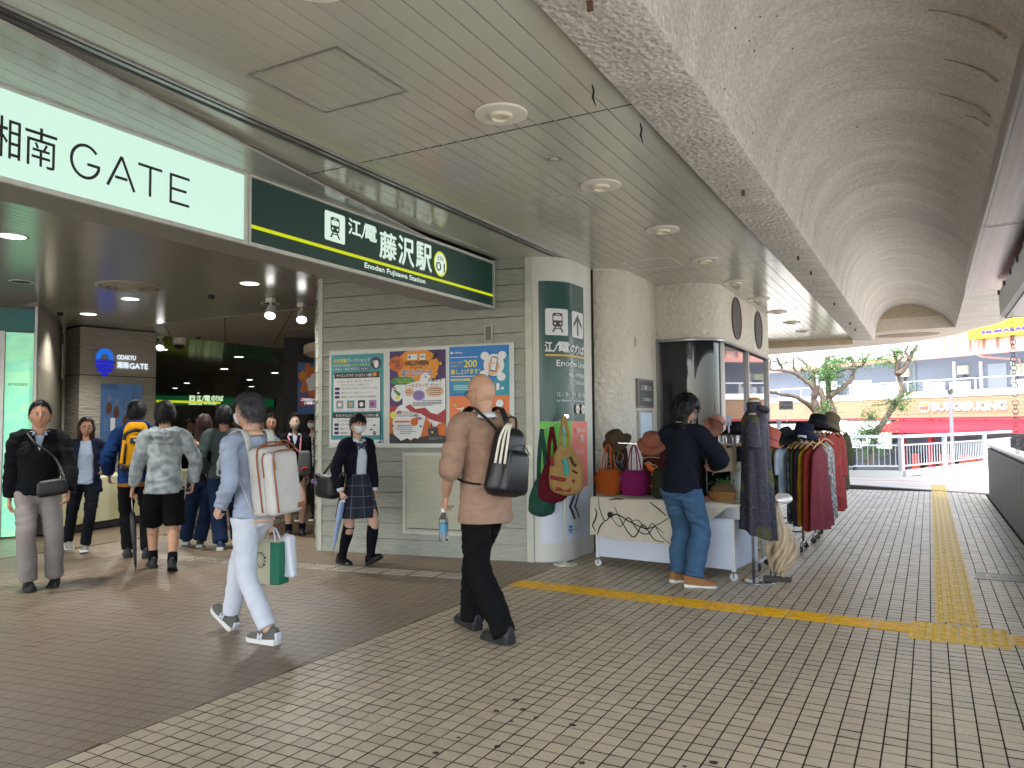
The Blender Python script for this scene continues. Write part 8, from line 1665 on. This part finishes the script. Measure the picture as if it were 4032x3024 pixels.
pack('swirl_pack', 'brown cloth backpack with pale outlined swirls behind the orange bag', .03, .46, '#3a2a22', [([(-.12, .42), (-.06, .44), (-.05, .39), (-.12, .38)], '#8d8672', .004), ([(-.12, .33), (-.04, .34), (-.05, .29), (-.12, .28)], '#8d8672', .004), ([(.06, .44), (.11, .40), (.08, .33), (.03, .36), (.06, .44)], '#8d8672', .004), ([(-.12, .24), (-.06, .25), (-.06, .2)], '#8d8672', .004), ([(.0, .46), (.02, .3), (.1, .22)], '#8d8672', .004), ([(.0, .34), (.08, .32), (.1, .28)], '#2c3c5c', .02)], .27, .52)
pack('flower_pack', 'dark red cloth backpack with a big orange flower behind the magenta bag', .47, .42, '#40181c', [([(-.1, .42), (0, .44), (.1, .42)], '#4a4a30', .02), ([(-.12, .37), (-.02, .395), (.1, .39)], '#b0a488', .004), ([(-.03, .33), (.0, .28), (.05, .26), (.03, .2)], '#b45a22', .032), ([(-.07, .32), (-.02, .345), (.02, .32), (.07, .3), (.08, .22), (.04, .17)], '#b0a488', .004), ([(.05, .12), (.0, .09)], '#b45a22', .02)], .28, .5)
t = thing('green_bag', 'dark olive cloth bag standing on the table beside the man in jeans', 'bag', tw(.66, .12, .707), TZ); b = bag_mesh(.15, .14, .3, .05, .3, 4, 0, None, (0, 0, .15)); b.build('bag_body', fabric('olive_bag', '#26291c', .1, .3), t, smooth=True)
hat('brown_hat', 'brown and olive cloth sun hat above the swirl backpack', tw(.03, .42, 1.27), '#4a3d30', .165, .105, .1, (R(38), R(-8))); hat('pink_hat', 'rust brimmed hat with pink crown above the flower backpack', tw(.47, .38, 1.25), '#8a5442', .16, .105, .1, (R(34), R(12)))
# dark bag pole
st = thing('bag_stand', 'white metal stand with round base carrying cloth bags in front of the column', 'stand', (-3.364, 7.369, 0)); st.location = (-3.35, 7.3, 0)
b = MB(); b.lathe([(.125, 0), (.125, .006), (.1, .012), (.03, .02), (.02, .03)], 36); b.build('base', M_trim, st, smooth=True); b = MB(); b.tube([(0, 0, .02), (0, 0, 1.53)], .011, 10); b.build('pole', M_trim, st, smooth=True)
b = MB(); b.tube(smooth_path([(.02, 0, 1.53), (-.02, -.01, 1.50), (-.2, -.02, 1.40), (-.235, -.02, 1.42)], 5), .006, 8); b.build('hook_bar', M_chr, st, smooth=True); b = MB(); b.bbox((.03, 0, 1.53), (.05, .03, .05), .006); b.build('joint', M_chr, st)
def cloth_bag(name, label, off, c, w_, h_, strap, cols, yaw=0., col2=None):
    P_ = Vector((-3.35, 7.25, 0))+Vector(off); t = thing(name, label, 'bag', P_, yaw); b = MB(); n_ = 32; rows = 16
    for i in range(rows+1):
        tt = i/rows; z = -h_*tt; k = .34+.66*math.sin(math.pi*.5*min(1, tt*1.7))**.9; k *= 1 if tt < .8 else math.sqrt(max(.02, 1-((tt-.8)/.205)**2))
        for j in range(n_): a = 2*math.pi*j/n_; e = .012*math.sin(5*a+tt*3)*(1-tt*.6)+.008*noise.noise((math.cos(a)*4+h_*9, math.sin(a)*4, z*14)); b.v.append(((w_/2*k+e)*math.cos(a)+.02*tt*math.sin(h_*30), (.055*k+.02+e*.6)*math.sin(a), z))
    for i in range(rows):
        for j in range(n_): b.f.append((i*n_+j, i*n_+(j+1) % n_, (i+1)*n_+(j+1) % n_, (i+1)*n_+j)); b.m.append(0)
    b.f.append(tuple(rows*n_+j for j in range(n_))); b.m.append(0)
    b.build('bag_body', c, t, smooth=True)
    for sg in (-1, 1): b = MB(); b.tube(smooth_path([(sg*w_*.15, -.01*sg, -.03), (sg*w_*.10, 0, strap*.5), (.0, 0, strap)], 5), [(.004, .02)]*11, 8, up=Vector((0, 1, 0))); b.build('strap', c, t, smooth=True)
    for pts, mm, r_ in cols: b = MB(); b.tube(smooth_path([(x, -.077*(1-(x/w_*1.5)**2)-.002, z) for x, z in pts], 5), [(.003, r_)]*(5*(len(pts)-1)+1), 6, up=Vector((0, -1, 0))); b.build('patch', mm, t, smooth=True)
m_t = fabric('tan_patterned', '#96794c', .12, .3, 180); cr_ = mat('patch_red', '#7a2a28', .8); cq = mat('patch_teal', '#3f8f84', .8); cb_ = mat('patch_brown', '#3a2420', .8)
cloth_bag('patterned_bag', 'tan cloth shoulder bag with red and teal printed patches', (.05, -.05, 1.22), m_t, .36, .50, .31, [([(-.13, -.10), (-.11, -.2)], cr_, .022), ([(-.14, -.31), (-.02, -.33), (.12, -.35)], cr_, .024), ([(.015, -.12), (.04, -.2), (.035, -.29)], cq, .034), ([(.08, -.1), (.11, -.17), (.14, -.2)], cb_, .016), ([(.1, -.24), (.15, -.27)], cb_, .012), ([(-.08, -.43), (.08, -.44)], cr_, .022), ([(.0, .2), (.03, .1)], cq, .012)], R(6))
cloth_bag('red_bag', 'dark red woven cloth bag hanging behind the tan one', (-.13, .03, 1.05), fabric('dark_red_bag', '#551420', .2, .4, 120, scale=30, stretch=(1, 1, 8)), .31, .42, .37, [], R(14))
cloth_bag('teal_bag', 'dark green striped cloth bag hanging lowest on the stand', (-.26, .05, .88), fabric('green_bag_cloth', '#24483e', .25, .3, 120, scale=12, stretch=(1, 1, 5)), .28, .40, .52, [], R(20))

# mannequin head with hat, basket, small rail at the table end
mh = thing('mannequin_head', 'white mannequin head in a navy hat on the stall table', 'mannequin head', tw(1.33, .42, .70), TZ); b = MB(); V = [tuple(Vector((0, 0, .36))+Matrix.Rotation(R(25), 3, 'Z') @ Matrix.Rotation(R(180), 3, 'Z') @ head_point(d, .98, True, True)) for d in HD]; b.v = V; b.f = list(HF); b.m = [0]*len(HF); b.build('head', mat('mannequin_grey', '#8a8d86', .5), mh, smooth=True)
b = MB(); b.lathe([(.085, 0), (.08, .02), (.05, .12), (.05, .30)], 24); b.build('neck', MATS['mannequin_grey'], mh, smooth=True); hat('navy_felt_hat', 'navy brimmed hat worn by the white mannequin head', tw(1.33, .42, 1.12), '#12162a', .15, .098, .1, (R(-4), R(6)))
bs = thing('wicker_basket', 'round wicker basket with leafy plant and cloth on the stall table', 'basket', tw(1.27, .2, .707), TZ); b = MB(); n_ = 40
for i in range(13):
    z = .09*i/12
    for j in range(n_): a = 2*math.pi*j/n_; rr = .10+.022*i/12+.003*(1 if (i+j) % 2 else -1); b.v.append((rr*1.15*math.cos(a), rr*.8*math.sin(a), z))
for i in range(12):
    for j in range(n_): b.f.append((i*n_+j, i*n_+(j+1) % n_, (i+1)*n_+(j+1) % n_, (i+1)*n_+j)); b.m.append(0)
b.build('woven_side', mat('basket_straw', '#8a6436', .7, var=.2, scale=30), bs); b = MB(); b.sphere((0, .0, .10), (.115, .075, .07), 16, 10); b.v = [tuple(Vector(p)+Vector((0, 0, 1))*.02*noise.noise(Vector(p)*25)) for p in b.v]; b.build('cloth_wrap', fabric('sack_cloth', '#5c4a36', .15, .4), bs, smooth=True)
b = MB()
for k in range(150): q = Vector((rnd.gauss(-.01, .05), rnd.gauss(.02, .03), .17+rnd.gauss(0, .02))); a = Vector((rnd.gauss(0, 1), rnd.gauss(0, 1), rnd.gauss(.3, .5))).normalized(); c_ = a.cross(Vector((rnd.gauss(0, 1), rnd.gauss(0, 1), 1))).normalized(); l = rnd.uniform(.02, .04); b.add([q-a*l*.5, q+c_*l*.3, q+a*l*.5, q-c_*l*.3], [(0, 1, 2, 3)])
b.build('leaves', mat('plant_green', '#2f5a24', .5, var=.3), bs, kind='stuff')
rb = thing('red_beads', 'heap of red bead trinkets on the stall table', 'trinkets', tw(1.08, .2, .707), TZ); b = MB()
for k in range(14): b.sphere((rnd.gauss(0, .035), rnd.gauss(0, .03), .012+rnd.uniform(0, .02)), .012, 8, 6)
b.build('beads', mat('charm_red', '#b01828', .3), rb, kind='stuff')

# ---- hanging clothes
M_hang = mat('hanger_wood', '#a87840', .45, var=.12, scale=20)
def garment(name, label, cat, P_, m, yaw, length, half, sleeve=0., wid=.030, m2=None, grp=None, flare=.25, hook=.10):
    # P_ = point on the rail; the garment hangs below it, flat in the local x-z plane
    t = thing(name, label, cat, Vector(P_)+Vector((0, 0, -hook-.02-length)), yaw, grp); top = length; b = MB(); n_ = 28; rows = 16; sd = rnd.uniform(0, 99)
    for i in range(rows+1):
        tt = i/rows; z = top*(1-tt); sh_ = min(1, .26+.74*(tt/.09)**.8) if tt < .09 else 1; w_ = half*sh_*(1+flare*tt); th = wid*(.5+.5*min(1, tt/.1))*(1+.5*tt)
        for j in range(n_):
            a = 2*math.pi*j/n_; f = .010*math.sin(7*a+sd+tt*2)*tt+.009*noise.noise((math.cos(a)*3+sd, math.sin(a)*3, tt*5)); drp = .02*abs(math.cos(a))*(tt < .1)
            b.v.append(((w_+f)*math.cos(a), (th+f)*math.sin(a)+.012*math.sin(w_*math.cos(a)*28+sd)*tt, z-drp+.012*math.sin(3*a+sd)*(tt > .97)))
    for i in range(rows):
        for j in range(n_): b.f.append((i*n_+j, i*n_+(j+1) % n_, (i+1)*n_+(j+1) % n_, (i+1)*n_+j)); b.m.append(0)
    b.f.append(tuple(reversed(range(n_)))); b.m.append(0)
    b.build('body', m, t, smooth=True)
    if sleeve:
        for sg in (-1, 1): b = MB(); stube(b, [(sg*half*.85, 0, top-.05), (sg*(half+.035), .005, top-.12), (sg*(half+.06), .0, top-.05-sleeve*.6), (sg*(half+.05), -.005, top-.05-sleeve)], [(.05, .024), (.055, .026), (.06, .024), (.065, .022)], 14, up=Vector((1, 0, 0))); V, F = evaluated(b, 0, 1); raw_obj('sleeve', wrinkle(V, F, .005, (14, 14, 10), sd), F, m, t)
    b = MB(); b.tube(smooth_path([(-half*.92, 0, top-.035), (-half*.4, 0, top+.012), (0, 0, top+.03), (half*.4, 0, top+.012), (half*.92, 0, top-.035)], 4), [(.012, .010)]*17, 8); h_ = b.build('hanger', M_hang, t, smooth=True); b = MB(); b.tube(smooth_path([(0, 0, top+.03), (0, 0, top+.07), (0, .015, top+.1), (0, .012, top+hook+.022), (0, -.012, top+hook+.022), (0, -.014, top+hook+.004)], 4), .0022, 6); b.build('hook', M_chr, h_); return t
def rack(name, label, x0, x1, Y, z, depth=.36, xf=None, white=False):
    t = thing(name, label, 'clothes rack', (x0, Y, 0)); m_ = M_castw if white else M_chr; L_ = x1-x0; b = MB(); b.tube([(0, 0, z), (L_, 0, z)], .0125, 10); b.build('rail', M_steel, t, smooth=True); xe = (xf-x0) if xf else L_-.1
    for xx in (.1, xe):
        b = MB(); b.tube([(xx, 0, .1), (xx, 0, z)], .014, 10); b.build('upright', m_, t, smooth=True); b = MB(); b.tube([(xx, -depth/2, .085), (xx, depth/2, .085)], .013, 8); b.build('foot', m_, t, smooth=True)
        for sg in (-1, 1): caster(t, xx, sg*depth/2, M_cast, .032, .085, rnd.uniform(0, 3))
    b = MB(); b.tube([(.1, 0, .2), (xe, 0, .2)], .009, 8); b.build('lower_bar', m_, t, smooth=True); return t
rack('clothes_rack', 'chrome clothes rack crowded with short sleeved tops next to the dress mannequin', -2.25, -1.06, 9.30, 1.31, xf=-1.30); rack('clothes_rack', 'tall rear clothes rack with coats at its open end', -2.30, -1.0, 10.05, 1.44, xf=-1.265); rack('clothes_rack', 'rear wheeled clothes rack partly hidden by the coats', -2.3, -1.1, 10.6, 1.45, .3, xf=-1.272); rack('clothes_rack', 'white clothes rack behind the display table hung with empty wooden hangers', -2.15, -1.45, 7.98, 1.34, .4, xf=-1.50, white=True)
def fab2(n_, c, c2=None, sc=14, st=None): return fabric(n_, c, .15, .3, 160, col2=c2, scale=sc, stretch=st)
gA = [(-1.60, '#1f2a1c', None, .62, .2, .25, 'black green tee hanging first on the front rack'), (-1.555, '#4a4a22', None, .60, .22, .28, 'olive short sleeved shirt on the front rack'), (-1.51, '#3a3a1e', '#6a6430', .56, .26, .24, 'olive patterned shirt on the front rack'), (-1.47, '#141416', '#8d8d88', .60, .22, .2, 'black and white swirl shirt on the front rack'), (-1.43, '#6a7a88', '#a3adb5', .62, .26, .27, 'pale blue striped shirt on the front rack'), (-1.39, '#16181c', '#55606a', .86, .22, .0, 'long dark grey patterned tunic on the front rack'), (-1.355, '#33381c', None, .84, .22, 0, 'long moss green tunic on the front rack'), (-1.32, '#3a1838', None, .90, .22, 0, 'long plum purple dress on the front rack'), (-1.285, '#173c44', None, .90, .22, 0, 'long dark teal dress on the front rack')]
for k, (x, c, c2, ln, hf_, sl_, lb) in enumerate(gA): garment('hanging_shirt', lb, 'garment', (x, 9.30, 1.31), fab2('garment%d' % k, c, c2, 16, (1, 1, .3) if k == 4 else None), R(90-rnd.uniform(6, 18)), ln, hf_, sl_, .026)
garment('hanging_vest', 'mustard yellow sleeveless tunic on the front rack', 'garment', (-1.235, 9.28, 1.31), fab2('mustard', '#94701a'), R(75), .88, .21, 0, .035, flare=.35)
garment('hanging_vest', 'brick red sleeveless vest on the front rack beside the mustard tunic', 'garment', (-1.165, 9.22, 1.31), fab2('brick', '#7a2c26'), R(73), .93, .21, 0, .04, flare=.4); garment('hanging_vest', 'faded rose red sleeveless coat at the end of the front rack', 'garment', (-1.09, 9.2, 1.31), fab2('rose', '#6f3238'), R(76), .92, .20, 0, .04, flare=.55)
garment('hanging_dress', 'black dress with white swirls hanging between the red coats', 'garment', (-1.09, 9.75, 1.34), fab2('swirl_black', '#101014', '#b4b4b0', 22), R(70), .92, .2, 0, .03); garment('hanging_coat', 'coral red long sleeved coat on the rear rack', 'garment', (-1.06, 10.05, 1.44), fab2('coral', '#8f3c38'), R(64), .78, .2, .5, .035, flare=.3); garment('hanging_coat', 'coral red skirt piece hanging behind the coral coat', 'garment', (-1.03, 10.3, 1.40), fab2('coral2', '#883634'), R(66), .92, .17, 0, .03, flare=.3); garment('hanging_coat', 'dark olive coat at the far end of the rear rack', 'garment', (-1.05, 10.6, 1.45), fab2('dark_olive', '#3a3a2c', '#55523c'), R(60), .74, .2, .4, .035)
for k in range(12): garment('hanging_shirt', 'dark top on the rear rack behind the wooden hangers', 'garment', (-1.98+.07*k, 10.05, 1.44), fab2('dark%d' % (k % 4), ['#1a1c20', '#26241e', '#202a2c', '#2c2226'][k % 4], ['#55524a', None, None, '#6a625a'][k % 4], 20), R(90-rnd.uniform(8, 24)), .7, .2, .2, .024, grp='dark tops on the rear rack')
for k in range(7):
    x = -1.98+.062*k+.02*(k > 1); t = thing('wooden_hanger', 'empty wooden hanger on the white rack behind the table', 'hanger', (x, 7.98, 1.22), R(90+rnd.uniform(-28, 28)), 'empty wooden hangers on the white rack'); b = MB(); b.tube(smooth_path([(-.19, 0, -.06), (-.08, 0, -.01), (0, 0, .012), (.08, 0, -.01), (.19, 0, -.06)], 4), [(.013, .008)]*17, 8); b.build('shoulders', M_hang, t, smooth=True); b = MB(); b.tube(smooth_path([(0, 0, .01), (0, 0, .07), (0, .014, .1), (0, .012, .132), (0, -.012, .132), (0, -.014, .112)], 4), .0022, 6); b.build('hook', M_chr, t)
for k in range(6): garment('dark_tunic', 'black tunic hanging low on the white rack behind the man', 'garment', (-2.10+.10*k, 8.06, 1.24), fab2('blackt%d' % (k % 3), ['#0e0e11', '#15141a', '#101416'][k % 3]), R(90-rnd.uniform(-20, 20)), .55, .2, .15, .03, grp='black tunics on the white rack')
hat('navy_bucket_hat', 'navy bucket hat with a white tag on the clothes rack', (-1.24, 9.12, 1.335), '#141a2e', .155, .105, .11, (R(-6), R(10)), .06); t = thing('hat_tag', 'white paper tag on the navy bucket hat', 'tag', (-1.235, 8.962, 1.29)); b = MB(); b.bbox((0, 0, 0), (.09, .003, .03), .001, rot=Matrix.Rotation(R(4), 3, 'Y')); b.build('card', M_plas_w, t)
hat('black_bucket_hat', 'black bucket hat on top of the rack behind the navy one', (-1.14, 9.55, 1.43), '#121216', .15, .105, .11, (R(-10), R(8)), .05); hat('khaki_hat', 'khaki soft brimmed hat on the end of the rear rack', (-1.05, 9.9, 1.44), '#5c5340', .15, .1, .12, (R(-15), R(25)), .06); hat('black_round_hat', 'black round hat on the white rack rail', (-1.74, 8.0, 1.37), '#101014', .13, .1, .09); hat('dark_ruffle_hat', 'dark grey cloth hat hanging off the rack side', (-1.42, 9.1, 1.30), '#23262c', .12, .085, .09, (R(-20), R(-30)), .05); hat('coral_knit_hat', 'coral check cloth hat behind the dress mannequin', (-1.38, 7.75, 1.28), '#a0584c', .13, .095, .13, (R(-10), R(20)), .05); hat('pink_straw_hat', 'pale pink hat on the rail by the browsing man', (-1.93, 7.9, 1.43), '#a8786c', .11, .08, .11, (R(-60), R(20)), .04)
# price sign on the rear rack
sg_ = thing('price_sign', 'grey price card on a pole above the rear rack', 'price sign', (-1.58, 10.15, 1.44)); b = MB(); b.tube([(0, 0, 0), (0, 0, .17)], .006, 6); b.tube([(-.07, 0, 0), (-.07, 0, .14)], .004, 6); b.tube([(.07, 0, 0), (.07, 0, .14)], .004, 6); b.build('pole', M_chr, sg_); b = MB(); b.bbox((0, -.01, .225), (.17, .008, .115), .003); b.build('card', mat('card_grey', '#8d9098', .5), sg_)
p = Panel((-1.665, 10.135, 1.61), (1, 0, 0), root=sg_); p.text('¥3,278', .02, .15, .012, .045, I_navy, .001, h=.002); p.text('秋物特別価格', .045, .155, .065, .092, I_navy, h=.002); p.disc(.025, .075, .012, I_sal, h=.002)
for P_, lb in (((-1.79, 7.9, 1.40), 'clear plastic price tag clipped to the white rack'), ((-1.52, 9.2, 1.36), 'clear plastic price tag clipped to the front rack')):
    t = thing('tag_holder', lb, 'tag', P_); b = MB(); b.bbox((0, 0, .07), (.05, .004, .1), .002); b.build('card', mat('tag_blue', '#a9b8cc', .3, alpha=.8), t); b = MB(); b.tube([(0, 0, -.06), (0, 0, .02)], .008, 6); b.build('clip', M_plas_w, t)

# ---- mannequin in the long patterned dress
dm_ = thing('dress_mannequin', 'bust form on a chrome pole with round base carrying the long dress', 'mannequin', (-1.416, 7.286, 0)); b = MB(); b.lathe([(.155, 0), (.155, .006), (.12, .010), (.02, .012)], 40); b.build('base', M_chr, dm_, smooth=True); b = MB(); b.tube([(-.045, .02, .01), (-.045, .02, .9)], .013, 10); b.build('pole', M_chr, dm_, smooth=True)
b = MB(); stube(b, [(0, 0, .80), (0, 0, 1.0), (0, 0, 1.2), (0, 0, 1.42), (0, 0, 1.52), (0, 0, 1.56), (0, 0, 1.66)], [(.10, .13), (.10, .13), (.09, .11), (.095, .13), (.075, .10), (.052, .052), (.05, .05)], 24, up=Vector((1, 0, 0))); b.build('bust', mat('bust_cream', '#b3aa98', .6), dm_, smooth=True); b = MB(); b.lathe([(.052, 1.655), (.052, 1.672), (.03, 1.68), (0, 1.681)], 24); b.build('neck_cap', M_hang, dm_, smooth=True)
m, n, L, bb = node_mat('batik_dress'); tcn = n.new('ShaderNodeTexCoord'); n1 = n.new('ShaderNodeTexNoise'); n1.inputs['Scale'].default_value = 4.5; n1.inputs['Detail'].default_value = 2; L.new(tcn.outputs['Object'], n1.inputs[0]); cr = n.new('ShaderNodeValToRGB'); cr.color_ramp.interpolation = 'CONSTANT'
for i, (ps_x, c) in enumerate(((0, '#1f1a2c'), (.43, '#241d36'), (.49, '#1a3036'), (.53, '#35371c'), (.60, '#1d1926'))):
    e = cr.color_ramp.elements[0] if i == 0 else (cr.color_ramp.elements[1] if i == 4 else cr.color_ramp.elements.new(ps_x)); e.position = ps_x; e.color = (*lin(c), 1)
L.new(n1.outputs[0], cr.inputs[0]); vo = n.new('ShaderNodeTexVoronoi'); vo.feature = 'DISTANCE_TO_EDGE'; vo.inputs['Scale'].default_value = 11; L.new(tcn.outputs['Object'], vo.inputs[0]); lt_ = n.new('ShaderNodeMath'); lt_.operation = 'LESS_THAN'; lt_.inputs[1].default_value = .010; L.new(vo.outputs[0], lt_.inputs[0])
k_ = n.new('ShaderNodeMath'); k_.operation = 'MULTIPLY'; k_.inputs[1].default_value = .3; L.new(lt_.outputs[0], k_.inputs[0]); mx = n.new('ShaderNodeMix'); mx.data_type = 'RGBA'; L.new(k_.outputs[0], mx.inputs[0]); L.new(cr.outputs[0], mx.inputs[6]); mx.inputs[7].default_value = (*lin('#8a8a72'), 1); L.new(mx.outputs[2], bb.inputs['Base Color']); bb.inputs['Roughness'].default_value = .7
ld = thing('long_dress', 'long dark batik dress in purple and olive on the bust form', 'dress', (-1.416, 7.286, .4)); b = MB(); n_ = 48
prof = [(.06, 1.24, .06), (.07, 1.21, .065), (.065, 1.17, .06), (.09, 1.13, .085), (.115, 1.08, .15), (.12, .98, .16), (.12, .8, .15), (.128, .55, .155), (.135, .3, .16), (.142, .1, .165), (.145, .03, .17)]
for i, (rx, z, ry) in enumerate(prof):
    tt = max(0, 1-z/1.1)
    for j in range(n_): a = 2*math.pi*j/n_; f = .026*tt*math.sin(6*a+z*1.5)+.010*tt*math.sin(11*a+2); b.v.append(((rx+f)*math.cos(a)+.02*tt, (ry+f)*math.sin(a), z-(.05*math.cos(a)*tt if i > 7 else 0)))
for i in range(len(prof)-1):
    for j in range(n_): b.f.append((i*n_+j, i*n_+(j+1) % n_, (i+1)*n_+(j+1) % n_, (i+1)*n_+j)); b.m.append(0)
b.build('dress_body', m, ld, smooth=True)
for sg in (-1, 1): b = MB(); stube(b, [(.0, sg*.11, 1.09), (.01, sg*.155, 1.03), (.02, sg*.175, .90), (.02, sg*.18, .82)], [.045, .058, .06, .066], 16); V, F = evaluated(b, 0, 1); raw_obj('sleeve', wrinkle(V, F, .006, seed=2), F, m, ld)
b = MB(); stube(b, [(.05, -.06, 1.19), (.10, -.03, 1.17), (.10, .03, 1.16), (.02, .065, 1.2)], [.022, .03, .03, .022], 10); b.build('collar_roll', m, ld, smooth=True)
# ---- driftwood lamp
dl = thing('driftwood_lamp', 'twisted driftwood lamp with a round tilted disc on a dark base', 'lamp', (-1.27, 7.41, 0)); b = MB(); b.bbox((0, 0, .018), (.24, .09, .036), .004); b.build('base', mat('lamp_base', '#24201d', .5), dl); M_dw = mat('driftwood', '#a8977c', .75, var=.25, scale=7, stretch=(3, 3, .5), bump=.6, bscale=20)
b = MB(); b.tube([(.015+.03*math.sin(i/21*5), 0, .08+.64*i/21) for i in range(22)], [.03+.045*math.sin(math.pi*min(1, i/21*1.3)) for i in range(22)], 10); b.build('core', M_dw, dl, smooth=True)
for k in range(13):
    ph = k*2*math.pi/13+.3*math.sin(k*5); pts = []; rs_ = []
    for i in range(22):
        t_ = i/21; z = .07+.68*t_; a = ph+t_*(3.6+.8*math.sin(k*2)); rr = (.025+.085*math.sin(math.pi*min(1, t_*1.5))**.8*(1 if t_ < .55 else .75)+.02*math.sin(t_*9+k)); pts.append((.015+.03*math.sin(t_*5)+rr*math.cos(a), rr*math.sin(a)*.8, z)); rs_.append(.022*(.6+.5*math.sin(math.pi*t_)+.2*math.sin(k*3)))
    b = MB(); b.tube(pts, rs_, 8); b.build('twisted_stem', M_dw, dl, smooth=True)
for x in (-.06, -.02): b = MB(); b.tube([(x, 0, .03), (x, 0, .11)], .006, 6); b.build('support_rod', M_steel, dl)
b = MB(); b.tube([(.05, 0, .03), (.03, .01, .16)], [.02, .026], 8); b.build('stub', M_dw, dl, smooth=True)
Mx = (Vector((.55, -.62, .5))).to_track_quat('Z', 'Y').to_matrix(); b = MB(); b.lathe([(.0, .0), (.085, 0), (.09, .006), (.085, .012), (0, .014)], 32, (.075, -.03, .755), Mx, sx=1, sy=.62); b.build('disc', mat('disc_pearl', '#b8b0a8', .2, .3), dl, smooth=True)
